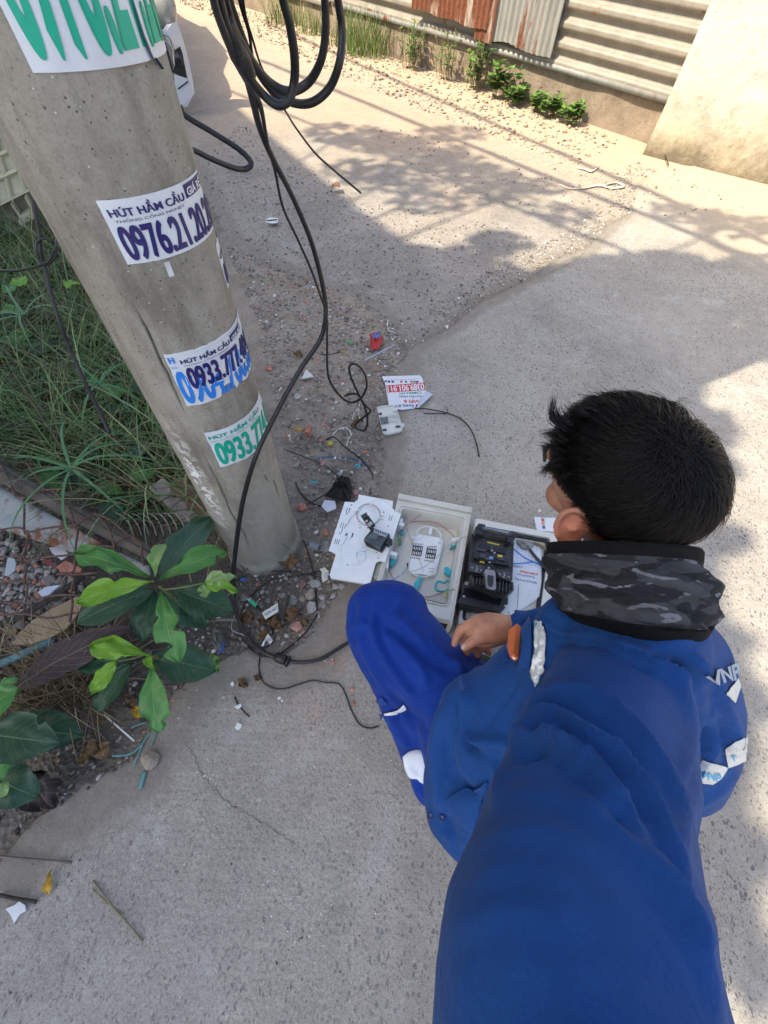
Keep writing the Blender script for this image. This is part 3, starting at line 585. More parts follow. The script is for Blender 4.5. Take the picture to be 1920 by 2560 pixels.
A,B=G(688,1640,.018),G(718,1653,.018); dv=nrm(B-A); obj('gland_body',MB().tube([A,A+dv*.005,B-dv*.006,B-dv*.005],[.0105,.0145,.0145,.013],16),bk,gland); obj('gland_nut',MB().tube([B-dv*.004,B,B+dv*.006,B+dv*.0065],[.011,.0165,.0165,.010],6),bk,gland)
cab('coiled_cable',[(534,-160,.26,21),(546,-20,.30,21),(572,80,.34,21),(606,165,.38,20),(650,228,.41,20),(692,262,.42,20),(722,250,.42,21),(736,200,.41,22),(736,140,.39,22),(724,60,.36,22),(708,0,.34,22),(680,-160,.30,22)],'narrowest and nearest U of thick black cable beside the pole',gl,n=14)
cab('coiled_cable',[(548,-160,.28,20),(560,-20,.32,20),(590,80,.36,20),(632,155,.40,19),(675,206,.43,19),(722,229,.44,20),(770,207,.44,20),(802,152,.42,20),(814,77,.40,20),(812,0,.38,20),(802,-160,.34,20)],'middle U of thick black cable hanging beside the pole',gl,n=14)
cab('coiled_cable',[(556,-160,.30,18),(570,-20,.34,18),(605,90,.39,18),(640,170,.43,18),(680,225,.46,18),(730,256,.47,18),(780,256,.46,19),(824,219,.45,20),(849,154,.43,20),(855,77,.42,20),(845,0,.40,20),(825,-160,.36,20)],'outermost and widest U of thick black cable beside the pole',gl,n=14)
cab('coiled_cable',[(520,-160,.25,20),(532,-10,.29,20),(560,80,.33,20),(590,150,.37,18),(625,215,.42,16),(650,262,.46,13),(664,330,.50,8),(672,370,.53,7),(688,430,.58,7),(708,520,.66,6.5),(745,600,.74,6),(780,680,.80,6),(812,770,.86,5.5)],'second black cable hanging close along the thick one',gl)
cab('thin_cable',[(586,-120,.34,12),(600,0,.36,11),(622,80,.39,8),(634,150,.42,6),(660,210,.46,5.5),(690,250,.50,5),(712,275,.53,5),(740,320,.60,5),(790,385,.68,5),(840,430,.74,5),(902,482,.80,5)],'thin black drop cable ending in mid air over the lane',gl)
cab('thin_cable',[(598,-120,.33,9),(610,20,.36,8),(632,100,.40,6),(655,170,.44,5),(690,235,.47,5),(712,268,.50,4)],'thin black cable twisted beside the drop cable',gl)
tpm=simple('black_tape',(.016,.016,.018),.35,.3,80,.001,90)
cab('tape_wrap',[(590,125,.365,46),(612,165,.385,44),(622,190,.40,36)],'black tape wrapped round the hanging cable bundle',None,tpm,cat='tape')
cab('tape_wrap',[(562,50,.335,42),(580,95,.35,44),(590,125,.362,42)],'upper black tape wrap on the cable bundle',None,tpm,cat='tape')
g0=[(600,340),(620,305),(660,290)]
cab('bent_cable',[(450,265,1.1,13),(465,290,1.12,13),(530,330,1.15,13),(590,368,1.18,13),(618,392,1.2,13),(628,410,1.21,13),(614,422,1.21,13),(585,420,1.18,13),(530,398,1.12,13),(485,376,1.08,13),(440,362,1.05,13)],'black cable bent in a hairpin sticking out behind the pole')
# left knotted drop
lk='black drop wires left of the pole'
Z2=ZM(.3858,0,500)
def cz(name,pts,zc,t0,label,group=None,w=10,mat=bk,n=7,dz=0):
    pp=[]
    for k,p in enumerate(pts): a,b=zc(*p[:2]) if zc else p[:2]; tt=p[2] if len(p)>2 else t0; pp.append((a,b,tt,p[3] if len(p)>3 else w))
    return cab(name,pp,label,group,mat,n)
dk=simple('grey_black_sheath',(.03,.03,.034),.5,.3,50)
cz('knotted_cable',[(205,-120,.95),(225,60,.97),(255,220,1.0),(262,330,1.02),(290,430,1.05),(330,600,1.08),(390,800,1.12),(460,980,1.18),(560,1200,1.24),(650,1380,1.3),(710,1510,1.34)],Z2,1.1,'dark ribbed drop cable with a knot hanging over the grass left of the pole',lk,10,dk)
cz('wire_knot',[(400,170,1.02),(370,250,1.01),(350,330,.99),(310,400,1.0),(262,400,1.0),(240,340,.99),(240,280,1.0),(280,250,1.0),(330,265,1.0),(365,310,1.02),(355,370,1.02),(310,415,1.03),(270,420,1.04),(180,445,1.05),(80,460,1.07),(-60,455,1.1)],Z2,1.0,'black wire knotted round the drop cable and running out to the left',lk,6)
# wires on the ground
Z7=ZM(.226,540,1350); Z4=ZM(.3858,600,800); Z8=ZM(.2411,500,1050)
def gw(name,pts,zc,label,r=.0022,mat=bk,lift=.004,group='loose black wires on the ground',n=6,cat='wire'):
    Q=[]
    for p in pts:
        a,b=zc(p[0],p[1]) if zc else (p[0],p[1]); Q.append(Gg(a,b,lift+(p[2] if len(p)>2 else 0)))
    return obj(name,MB().tube(smooth(Q,8),r,n),mat,None,label,cat,group)
gw('ground_wire',[(200,460),(300,410),(400,370),(600,348,.01),(780,350,.02),(950,365,.02),(1100,400,.01),(1170,415)],Z7,'thin black wire arching below the pole base toward the yellow tag')
gw('ground_wire',[(1150,340,.01),(1050,370),(950,385,.01),(800,410),(600,450,.01),(450,560),(340,680),(300,760),(270,850)],Z7,'thin black wire curving from the yellow tag to the leafy sapling')
gw('ground_wire',[(960,0),(1000,80),(1040,210),(1070,330,.01),(1095,430,.01),(1105,600),(1115,830)],Z7,'thin black wire running down from the pole foot past the grey pipe piece')
gw('ground_wire',[(1115,830),(1000,1010),(850,1150),(700,1260),(600,1290),(500,1280),(400,1220),(330,1150),(280,1120)],Z7,'thin black wire looping under the cable gland')
gw('ground_wire',[(640,1130),(560,1180),(480,1200),(400,1190),(340,1150),(290,1100)],Z7,'short thin wire beside the thick cable near the small white tag')
gw('ground_wire',[(500,1220),(478,1350),(480,1460),(530,1580),(650,1640),(780,1640),(900,1600),(1070,1553),(1200,1575),(1340,1585),(1400,1640),(1450,1750),(1500,1890),(1590,2040),(1700,2080),(1800,2060)],Z7,'long thin black wire wandering over the concrete to the trouser leg')
gw('wire_offcut',[(205,1735),(240,1810),(300,1890),(370,1955)],Z7,'short black wire offcut on the concrete with a rusty tuft')
gw('ground_wire',[(560,870,.01),(600,930),(625,1010),(625,1050)],Z7,'short black pigtail behind the green connector',.0028)
gw('ground_wire',[(620,1010),(700,920),(800,860,.01),(880,830,.01),(960,825)],Z7,'black wire among the brown leaves beside the paper tag')
L2=[(818,800,.86),(818,854,.95),(820,935,1.1),(839,977,1.2),(870,1004,1.28),(897,1000,1.26),(916,970,1.22),(912,935,1.18),(893,912,1.16),(876,912,1.17),(874,931,1.2),(889,970,1.25),(909,1008,1.32),(926,1028,1.36),(909,1043,1.42),(891,1058,1.45),(889,1070,1.46),(909,1076,1.46),(918,1062,1.44),(916,1031,1.4),(897,989,1.34),(875,985,1.36),(862,990,1.38)]
cab('looped_cable',[(a,b,t_*1.04,5.5) for a,b,t_ in L2],'thin black cable hanging down and coiled in loops on the dirt behind the pole')
gw('wire_offcut',[(720,75),(700,130),(690,190)],Z4,'white wire end',.001,flat('white_wire',(.7,.7,.68)),.01,None) if False else None
gw('ground_wire',[(280,835,.03),(400,880,.01),(500,920),(570,960),(620,1000),(632,1050)],Z4,'thin black wire from the pole side to the black rag')
gw('ground_wire',[(560,775),(610,760,.02),(680,820,.01),(760,880),(820,940),(860,1010),(855,1080),(840,1110)],Z4,'stiff black wire curving behind the black rag',.0032)
gw('ground_wire',[(360,1050),(380,1100),(430,1160),(500,1200),(590,1215)],Z4,'short stiff wire between pole and white chip',.0032)
gw('ground_wire',[(720,1010),(600,1100),(480,1170),(430,1195)],Z4,'thin wire across the rubble by the brick shard')
gw('ground_wire',[(1130,570),(1200,575,.01),(1290,590,.01),(1350,605,.01),(1430,640),(1490,700),(1530,790),(1550,885)],Z4,'single black wire on the concrete beside the leaflet',.0028)
gw('ground_wire',[(1335,560,.01),(1345,600),(1310,605),(1190,605)],Z4,'short black tie twisted on the wire beside the leaflet',.002)
gw('ground_wire',[(520,220),(570,225),(620,213),(650,208)],Z4,'brown wire with a yellow tip behind the pole',.002)
tw=simple('thin_brown_twig',(.16,.12,.09),.8); ww=flat('white_wire',(.72,.72,.70)); bw=flat('blue_wire',(.03,.12,.30))
gw('twig',[(930,95),(1000,110),(1060,150),(1080,200),(1060,250),(1000,295),(940,320),(850,335)],Z4,'dry twig curved in a half circle behind the leaflet',.0016,tw,cat='twig',group=None)
gw('white_wire',[(600,745),(640,705,.01),(690,700,.02),(720,740,.02),(700,780),(690,820)],Z4,'thin white wire arched over the rubble',.0018,ww,group=None)
gw('white_wire',[(775,540),(770,600),(775,650),(730,640),(750,590),(800,560)],Z4,'tangle of cream wires under the looped cable',.0015,ww,group=None)
gw('blue_wire',[(480,905),(560,885),(640,890),(720,895),(790,925),(830,950)],Z4,'faded blue strand lying above the black rag',.0022,bw,group=None)
gw('white_rod',[(960,0),(958,60),(1010,85)],Z4,'bent thin white rod on the dirt',.0022,ww,group=None,cat='rod')
gw('copper_wire',[(700,1010),(740,1000),(790,1015),(860,1020)],None,'short copper coloured wire end',.0012,simple('copper',(.4,.16,.07),.4),group=None) if False else None
# ================================================================ JUNCTION BOX
Z3=ZM(.3617,800,1200)
cream=simple('cream_plastic',(.62,.62,.56),.42,.05,12); creamd=simple('cream_plastic_side',(.55,.54,.48),.5,.08,12); whitep=flat('white_plastic',(.72,.76,.76),.38); blkp=simple('black_plastic',(.02,.021,.023),.38,.25,60,.0004,300); greyp=simple('dark_grey_plastic',(.045,.048,.052),.42,.2,40,.0004,300)
cyan=flat('cyan_plastic',(.02,.38,.46),.35); steel=simple('steel',(.45,.45,.44),.3,.15,30,metal=.85); redw=flat('red_fibre',(.42,.13,.10)); bluew=flat('blue_sheath',(.04,.20,.55)); greyw=flat('grey_fibre',(.45,.42,.45)); scr=simple('black_screen',(.01,.012,.016),.08,.1)
def zp(pts,z,zc=Z3): return [G(*zc(*p),z)[:2] for p in pts]
def zl(mb,pts,z0,z1,zc=Z3): return mb.prism(zp(pts,z1,zc),z0,z1)
box=thing('fibre_junction_box','open cream plastic junction box lying on its back between the white panel and the splicer','junction box',G(1090,1400,0))
OUT=[(545,92),(1052,190),(912,975),(360,845)]; INN=[(562,190),(990,268),(885,872),(400,770)]; zt=.092
def inset(zc_pts): return zc_pts
mb=MB(); o=zp(OUT,zt); i_=zp(INN,zt); ob=[np.array(p) for p in o]; ib=[np.array(p) for p in i_]
ctr=sum(ob)/4
def ring(pp,z,k=1.): return [np.array([*(ctr+(np.array(p)-ctr)*k),z]) for p in pp]
def dense(pp,m=8,rad=.0):
    out=[]
    for a in range(len(pp)):
        A_,B_=np.array(pp[a]),np.array(pp[(a+1)%len(pp)])
        for s_ in np.linspace(0,1,m,endpoint=False): out.append(A_+(B_-A_)*s_)
    return out
def rounded(pp,r,k=6):
    out=[]; n_=len(pp)
    for a in range(n_):
        p0,p1,p2=np.array(pp[a-1]),np.array(pp[a]),np.array(pp[(a+1)%n_]); d0=nrm(p0-p1); d1=nrm(p2-p1); s_=p1+d0*r; e_=p1+d1*r
        for q_ in np.linspace(0,1,k): out.append((1-q_)**2*s_+2*q_*(1-q_)*p1+q_*q_*e_)
    return out
ro=rounded(ob,.010); ri=rounded(ib,.014)
mb.loft([ring(ro,.0,.97),ring(ro,.004,.985),ring(ro,zt-.012,1),ring(ro,zt-.003,1.0),ring(ro,zt,.993)]+[ring([ctr+(p-ctr)*1.05 for p in ri],zt),ring([ctr+(p-ctr)*1.05 for p in ri],zt-.006),ring(ri,zt-.006),ring(ri,zt,1.0),ring(ri,zt,.985),ring([ctr+(p-ctr)*.95 for p in ri],.022),ring([ctr+(p-ctr)*.945 for p in ri],.018)],cap=True)
obj('box_body',mb,cream,box,shade=True,flatang=35)
# raised back edge along the top
mb=MB(); zl(mb,[(545,92),(1052,190),(1047,225),(540,125)],zt,zt+.014); zl(mb,[(1030,190),(1052,190),(912,1010),(895,985)],.0,zt+.004); obj('hinge_flange',mb,creamd,box,shade=False)
# inner floor fittings at z ~ .02-.03
fz=.03
mb=MB(); RC=rounded(zp([(655,370),(860,405),(800,665),(610,640)],fz+.010),.016); mb.prism(RC,fz-.008,fz+.010)
tray=obj('splice_tray',mb,whitep,box,flatang=30)
lp=[G(*Z3(*p),fz+.016) for p in [(665,385),(680,345),(720,322),(768,325),(810,345),(835,380),(838,415)]]; mb=MB().tube(smooth(lp,6),.0028,6); lp=[G(*Z3(*p),fz+.014) for p in [(612,590),(625,630),(680,665),(740,668),(790,640),(805,605)]]; mb.tube(smooth(lp,6),.0022,6)
lp=[G(*Z3(*p),fz+.013) for p in [(655,375),(615,560),(612,600)]]; mb.tube(lp,.002,6); lp=[G(*Z3(*p),fz+.013) for p in [(845,420),(820,560),(806,610)]]; mb.tube(lp,.002,6)
obj('tray_rim',mb,whitep,tray)
for (x0,y0) in ((650,450),(745,470)):
    mb=MB(); zl(mb,[(x0-6,y0),(x0+62,y0+9),(x0+50,y0+75),(x0-18,y0+66)],fz+.010,fz+.013); c_=obj('splice_comb',mb,blkp,tray,shade=False); mb=MB()
    for r_ in range(2):
        for k in range(5): xx=x0+2+k*12-r_*9; yy=y0+10+k*1.6+r_*32; zl(mb,[(xx,yy),(xx+5,yy+1),(xx+1,yy+20),(xx-4,yy+19)],fz+.013,fz+.016)
    obj('comb_teeth',mb,whitep,c_,shade=False)
    mb=MB()
    for k in range(6):
        xx=x0-4+k*12; zl(mb,[(xx,y0-14),(xx+5,y0-13),(xx+3,y0-4),(xx-2,y0-5)],fz+.010,fz+.012); xx=x0-22+k*12; yy=y0+80+k*1.6; zl(mb,[(xx,yy),(xx+5,yy+1),(xx+3,yy+10),(xx-2,yy+9)],fz+.010,fz+.012)
    obj('tray_slots',mb,greyp,tray,shade=False)
mb=MB()
for p in ((645,395),(830,420),(690,640),(770,620),(700,430),(770,600)): zl(mb,[(p[0]-14,p[1]-5),(p[0]+16,p[1]),(p[0]+14,p[1]+10),(p[0]-16,p[1]+5)],fz+.010,fz+.02)
zl(mb,[(755,325),(778,330),(772,372),(750,368)],fz+.01,fz+.024); obj('tray_clips',mb,whitep,tray,shade=False)
cn=MB(); zl(cn,[(655,806),(668,808),(872,858),(868,884),(652,828)],fz-.006,fz+.006); co_=obj('adapter_strip',cn,simple('brown_slots',(.10,.06,.03),.6),box,shade=False)
cn=MB()
for k in range(11): x_=680+k*17.6; y_=812+k*4.6; zl(cn,[(x_,y_),(x_+7,y_+2),(x_+9,y_+20),(x_-1,y_+17)],fz+.006,fz+.02)
obj('adapter_teeth',cn,cream,co_,shade=False)
def clip(pts,label,par=box,z0=fz,z1=fz+.02): 
    mb=MB(); zl(mb,pts,z0,z1); return obj('cyan_clip',mb,cyan,par,shade=False)
clip([(505,510),(540,515),(535,545),(495,595),(482,585),(490,545)],'')
clip([(680,665),(700,670),(702,690),(670,758),(650,748),(652,710),(675,690)],'')
clip([(862,602),(885,600),(905,625),(915,655),(890,655),(865,635)],'')
clip([(925,430),(955,432),(945,452),(900,468),(905,450)],'')
clip([(550,325),(572,330),(578,370),(560,372)],'')
mb=MB(); lp=[(800,722),(812,703),(845,705),(860,712),(880,695),(898,715),(897,745),(860,768),(812,765),(798,748),(800,722)]; mb.tube(smooth([G(*Z3(*p),fz+.01) for p in lp],5),.0032,6,1.6); obj('cyan_clip',mb,cyan,box)
obj('green_clip',zl(MB(),[(540,405),(565,400),(562,435),(545,448)],fz,fz+.015),flat('green_plastic',(.05,.30,.07)),box,shade=False)
mb=MB()
for p in ((545,743),(632,762)): c_=G(*Z3(*p),fz); mb.tube([c_,c_+[0,0,.012],c_+[0,0,.0125]],[.0045,.0045,.002],12)
obj('screws',mb,steel,box)
def strand(pts,z,r,mat,name='fibre',par=None,zc=Z3):
    Q=[G(*zc(p[0],p[1]),z+(p[2] if len(p)>2 else 0)) for p in pts]; return obj(name,MB().tube(smooth(Q,8),r,5),mat,par)
strand([(715,228,.02),(660,265,.03),(600,310,.04),(570,350),(555,420),(520,470),(480,560),(455,640)],fz+.02,.0012,redw,par=box)
strand([(560,355),(600,305),(650,290),(720,287),(800,295),(860,330),(905,370),(930,400)],fz+.025,.0015,redw,par=box)
strand([(475,600),(490,650),(520,705),(560,745),(620,785),(690,805),(770,805),(850,775)],fz+.01,.0017,redw,par=box)
strand([(355,660,.05),(430,690,.05),(500,680,.05),(600,640,.05),(700,610,.05),(800,540,.05),(880,460,.05),(950,410,.06),(1020,390,.07)],fz+.01,.0013,greyw,par=box)
strand([(455,705),(540,670),(600,610),(606,585)],fz+.02,.0012,bluew,par=box)
obj('fibre_joint',MB().tube([G(*Z3(604,575),fz+.02),G(*Z3(606,600),fz+.02)],[.003,.004,.002],8),blkp,box)
strand([(600,330),(620,400),(650,480),(680,540),(700,590),(715,630)],fz+.025,.0008,redw,par=box)
strand([(520,600),(600,520),(640,440),(700,400),(760,330)],fz+.03,.0006,greyw,par=box)
cnr=MB().tube(smooth([G(*Z3(*p),zt) for p in [(960,755),(905,760),(880,770),(872,800),(885,812)]],6),.002,6); cnr.tube(smooth([G(*Z3(*p),zt-.01) for p in [(865,770),(880,790),(870,815)]],6),.002,6); obj('latch_wire',cnr,simple('brass',(.42,.36,.10),.35,metal=.6),box)
for p in (((555,265),(572,268),(570,295),(585,300),(583,318),(540,312)),((480,495),(505,492),(535,505),(530,522),(480,515),(472,610),(455,608),(470,530)),((915,398),(950,400),(968,385),(962,410),(940,425),(915,420))):
    obj('white_bracket',zl(MB(),p,fz,fz+.05),whitep,box,shade=False)
# hinged panel
pz=.105
PAN=[(268,100),(505,145),(500,195),(515,212),(560,235),(450,570),(440,562),(405,560),(385,575),(345,722),(75,676),(66,655),(108,518),(100,503),(60,488),(172,150),(238,155),(262,135)]
mb=MB(); P_=zp(PAN,pz); mb.prism(P_,pz-.004,pz); pn=obj('hinged_panel',mb,whitep,box,shade=False)
mb=MB(); zl(mb,[(68,655),(345,712),(343,725),(76,680)],pz-.012,pz-.004); obj('panel_edge',mb,creamd,pn,shade=False)
mb=MB(); zl(mb,[(395,572),(455,590),(430,690),(372,660)],.05,.075); obj('hinge_strip',mb,creamd,box,shade=False)
mb=MB(); 
for (x_,y_) in ((183,190),(200,192),(143,293),(158,296),(173,300),(102,405),(115,408),(128,410),(478,242),(493,245),(150,330)): zl(mb,[(x_+6,y_),(x_+9,y_+1),(x_-1,y_+36),(x_-5,y_+35)],pz-.0005,pz+.0008)
for (x_,y_) in ((218,172),(205,200),(440,222),(472,318),(138,368),(190,585),(390,500),(402,538),(185,232),(330,330)): zl(mb,[(x_-4,y_-3),(x_+4,y_-3),(x_+4,y_+4),(x_-4,y_+4)],pz-.0005,pz+.0008)
zl(mb,[(222,366),(232,368),(226,392),(208,404),(212,392),(220,385)],pz-.0005,pz+.0008)
obj('panel_slots',mb,greyp,pn,shade=False)
mb=MB(); zl(mb,[(165,360),(222,368),(212,402),(158,392)],pz,pz+.004); zl(mb,[(172,385),(188,388),(155,445),(140,442)],pz,pz+.006)
fr=[(250,500),(262,495),(315,508),(305,545),(262,558),(246,540),(250,500)]; mb.tube([G(*Z3(*p),pz+.005) for p in fr],.0025,5); mb.tube([G(*Z3(*p),pz+.005) for p in [(265,490),(320,478)]],.0035,5); mb.tube([G(*Z3(*p),pz+.005) for p in [(290,470),(285,500)]],.003,5)
for a,b in (((350,165),(355,180)),((415,238),(440,245)),((405,262),(440,268)),((262,315),(275,330)),((240,212),(275,205))): mb.tube([G(*Z3(*a),pz+.006),G(*Z3(*b),pz+.006)],.004,6)
obj('panel_clips',mb,whitep,pn,shade=False)
obj('lettering',text('3',quad(*[G(*Z3(*p),pz+.0046) for p in ((196,370),(178,366),(172,384),(190,388))]),.03),navy,pn,shade=False)
cx,cy=335,235
def circ(rx,ry,z,n_=40,ph=0,span=6.283,c_=(335,240)): return [G(*Z3(c_[0]+rx*math.cos(a),c_[1]+ry*math.sin(a)),z) for a in np.linspace(ph,ph+span,n_)]
mb=MB(); mb.tube(circ(82,72,pz+.008),.0008,5); mb.tube(circ(78,70,pz+.009),.0008,5); mb.tube(circ(86,74,pz+.006),.0006,5); obj('fibre_coil',mb,greyw,pn)
mb=MB(); mb.tube(smooth([G(*Z3(*p),pz+.006) for p in [(275,200),(250,225),(205,275),(185,320)]],6),.0008,5); mb.tube(circ(80,76,pz+.007),.0008,5); obj('fibre_coil',mb,redw,pn)
mb=MB(); mb.tube(smooth([G(*Z3(*p),pz+.02) for p in [(360,150),(400,135),(460,150),(500,190),(520,220)]],6),.0006,4); mb.tube(smooth([G(*Z3(*p),pz+.01) for p in [(190,585),(230,590),(290,570),(325,530)]],6),.0004,4); mb.tube(smooth([G(*Z3(*p),pz+.01) for p in [(150,450),(145,520),(160,560)]],6),.0004,4); obj('fibre_coil',mb,greyw,pn)
# loose terminal clips inside lower left
# fibre cleaver
cl=thing('fibre_cleaver','small dark grey fibre cleaver with its lid flipped open on the white panel','cleaver',G(*Z3(400,420),pz))
mb=MB(); zl(mb,[(303,410),(365,330),(480,372),(485,400),(430,495),(320,445)],pz,pz+.012); obj('base',mb,blkp,cl,shade=False)
mb=MB(); zl(mb,[(306,400),(367,334),(478,372),(415,468)],pz+.012,pz+.034); bd=obj('body',mb,simple('slate_plastic',(.055,.075,.085),.35,.2,30),cl,shade=False)
zl(mbq:=MB(),[(330,395),(372,350),(420,365),(385,412)],pz+.034,pz+.036); obj('face_plate',mbq,simple('slate_light',(.10,.13,.145),.3),bd,shade=False)
mb=MB(); zl(mb,[(375,338),(470,368),(455,395),(370,360)],pz+.034,pz+.04); zl(mb,[(408,368),(440,376),(434,386),(404,378)],pz+.04,pz+.046); obj('blade_block',mb,steel,cl,shade=False)
mb=MB(); 
for k in range(5): zl(mb,[(385+k*16,345+k*5),(393+k*16,347+k*5),(391+k*16,355+k*5),(383+k*16,353+k*5)],pz+.04,pz+.043)
obj('blade_teeth',mb,blkp,cl,shade=False)
A3=[G(*Z3(*p),h) for p,h in (((350,350),pz+.045),((385,315),pz+.045),((335,245),pz+.085),((285,250),pz+.085))]; mb=MB().plate(A3,.010); ld=obj('lid',mb,blkp,cl,shade=False)
A3=[G(*Z3(*p),h) for p,h in (((342,325),pz+.06),((366,300),pz+.062),((350,285),pz+.07),((325,305),pz+.07))]; obj('lid_insert',MB().plate(A3,.004),steel,ld,shade=False); A3=[G(*Z3(*p),h) for p,h in (((302,262),pz+.086),((330,252),pz+.086),((322,222),pz+.09),((290,240),pz+.09))]; obj('lid_catch',MB().plate(A3,.006),greyp,ld,shade=False)
mb=MB(); c_=G(*Z3(322,285),pz+.078); mb.tube([c_,c_+[0,0,.004]],[.005,.005],10); c_=G(*Z3(340,312),pz+.07); mb.tube([c_,c_+[0,0,.004]],[.004,.004],10); obj('rollers',mb,steel,ld)
mb=MB(); zl(mb,[(455,430),(490,402),(502,412),(500,432),(470,448)],pz+.01,pz+.03); obj('side_knob',mb,blkp,cl,shade=False)
# ---------------------------------------------------------------- lid of the box, under the splicer
bl=thing('box_cover','cream box cover with black rubber gasket lying under the fusion splicer','box cover',G(1270,1440,0))
lo=[(1075,262),(1660,375),(1560,1100),(952,995)]; li=[(1105,318),(1590,405),(1500,1040),(985,965)]
mb=MB(); o=zp(lo,.05); i_=zp(li,.05); ctr=sum(np.array(p) for p in o)/4; ro=rounded(o,.012); ri=rounded(i_,.016)
mb.loft([ring(ro,.0,.97),ring(ro,.01,.99),ring(ro,.048,1),ring(ro,.05,.994),ring([ctr+(p-ctr)*1.02 for p in ri],.05),ring([ctr+(p-ctr)*1.015 for p in ri],.030),ring(ri,.028,.9),ring(ri,.028,.1)],cap=True)
obj('cover_shell',mb,cream,bl,flatang=35)
mb=MB(); k_=[ctr+(p-ctr)*.985 for p in ri]; mb.tube([np.array([*p,.034]) for p in k_]+[np.array([*k_[0],.034])],.0075,8); obj('gasket',mb,blkp,bl)
mb=MB(); zl(mb,[(1140,430),(1530,480),(1530,790),(1480,840),(1375,905),(1370,1000),(1040,950)],.028,.040); obj('note_board',mb,flat('board_white',(.66,.70,.72)),bl,shade=False)
mb=MB(); zl(mb,[(1345,405),(1520,450),(1500,625),(1340,570)],.040,.0412); pp=obj('note_sheet',mb,flat('note_paper',(.70,.75,.84),.8),bl,shade=False)
ink=flat('blue_ballpoint',(.05,.09,.35)); red=flat('red_ballpoint',(.65,.08,.06))
mb=MB()
for k in range(11): a=(1352+0*k,415+k*13.5); b=(1512-k*1.5,455+k*14.5); mb.tube([G(*Z3(*a),.0415),G(*Z3(*b),.0415)],.0003,4)
for k in range(6): a=(1370+k*26,412+k*6); b=(1362+k*25,565+k*8); mb.tube([G(*Z3(*a),.0415),G(*Z3(*b),.0415)],.0003,4)
obj('ruled_lines',mb,flat('ruled_blue',(.25,.33,.6)),pp,shade=False)
def zt4(s_,tl,tr,br,bl_,z,mat,par,bold=.0,zc=Z3): return obj('lettering',text(s_,quad(*[G(*zc(*p),z) for p in (tl,tr,br,bl_)]),bold),mat,par,shade=False)
zt4('0601',(1338,588),(1398,597),(1397,610),(1336,600),.0408,ink,bl,.01)
zt4('00906HGMGN',(1383,622),(1508,645),(1506,662),(1380,638),.0408,red,bl,.02)
zt4('ntkng329FPJ',(1360,640),(1484,668),(1482,684),(1357,655),.0408,ink,bl,.01)
zt4('Van hum 6191696',(1350,672),(1500,704),(1497,720),(1347,688),.0408,ink,bl,.01)
zt4('Tập điểm 08',(1372,440),(1410,450),(1408,462),(1370,452),.0418,ink,pp,.0)
mb=MB(); cpts=[(1302,905),(1310,925),(1300,945),(1270,948),(1090,915)]; mb.tube(smooth([G(*Z3(*p),.041) for p in cpts],5),.0008,5); mb.tube([G(*Z3(*p),.041) for p in [(1375,720),(1362,900)]],.0006,5); mb.tube(smooth([G(*Z3(*p),.041) for p in [(1140,895),(1155,915),(1190,922),(1215,905)]],5),.0006,5); obj('moulded_lines',mb,greyp,bl)
obj('wire_terminal',zl(MB(),[(1048,885),(1066,888),(1062,912),(1046,910)],.04,.048),flat('terminal_blue',(.02,.12,.5)),bl,shade=False)
mb=MB().tube(circ(11,11,.044,14,c_=(1052,925)),.0018,6); obj('terminal_ring',mb,steel,bl)
# ---------------------------------------------------------------- fusion splicer
sp_=thing('fusion_splicer','black fusion splicer with its wind cover open standing on the box cover','splicer',G(*Z3(1160,600),.05))
sb=.045
mb=MB(); zl(mb,[(975,800),(985,720),(1300,790),(1300,850),(1285,880),(1245,912),(965,850),(950,840)],sb,.10); c_=obj('screen_housing',mb,blkp,sp_,shade=False)
zl(m2:=MB(),[(1000,745),(1262,800),(1245,868),(985,800)],.10,.1015); obj('screen',m2,scr,c_,shade=False)
mb=MB()
for p in ((995,806),(1278,872),(1060,365)): q_=G(*Z3(*p),.10 if p[1]>700 else .13); mb.tube([q_,q_+[0,0,.003],q_+[0,0,.0032]],[.0042,.0042,.002],12)
obj('screws',mb,steel,sp_)
mb=MB()
for k in range(26): x_=972+k*10.6; zl(mb,[(x_,838+k*2.25),(x_+6,839.5+k*2.25),(x_+4,868+k*2.25),(x_-2,866+k*2.25)],sb+.005,.092)
obj('cooling_ribs',mb,greyp,sp_,shade=False)
mb=MB(); zl(mb,[(1052,370),(1340,430),(1330,690),(1022,630)],sb,.130); bd=obj('housing',mb,blkp,sp_,shade=False)
mb=MB(); zl(mb,[(1090,395),(1320,445),(1318,600),(1060,545)],.130,.134); obj('deck',mb,greyp,bd,shade=False)
mb=MB(); zl(mb,[(1070,485),(1165,505),(1160,560),(1095,545),(1062,535)],.134,.146); zl(mb,[(1215,520),(1308,545),(1305,590),(1210,575)],.134,.146); zl(mb,[(1100,440),(1290,480),(1285,510),(1095,470)],.134,.141); obj('fibre_holders',mb,blkp,sp_,shade=False)
mb=MB(); zl(mb,[(1092,470),(1150,482),(1148,496),(1090,484)],.146,.152); zl(mb,[(1225,535),(1290,550),(1288,560),(1223,546)],.146,.152); zl(mb,[(1108,505),(1145,512),(1140,540),(1104,532)],.146,.156); zl(mb,[(1180,450),(1195,453),(1190,500),(1176,498)],.141,.150); obj('clamp_arms',mb,greyp,sp_,shade=False)
mb=MB(); zl(mb,[(1158,424),(1242,444),(1240,452),(1156,433)],.134,.1355); zl(mb,[(1230,515),(1262,520),(1260,534),(1228,529)],.146,.148); zl(mb,[(1105,556),(1138,562),(1136,575),(1103,570)],.134,.136); yl=obj('warning_label',mb,flat('label_yellow',(.55,.48,.06)),sp_,shade=False)
mb=MB(); 
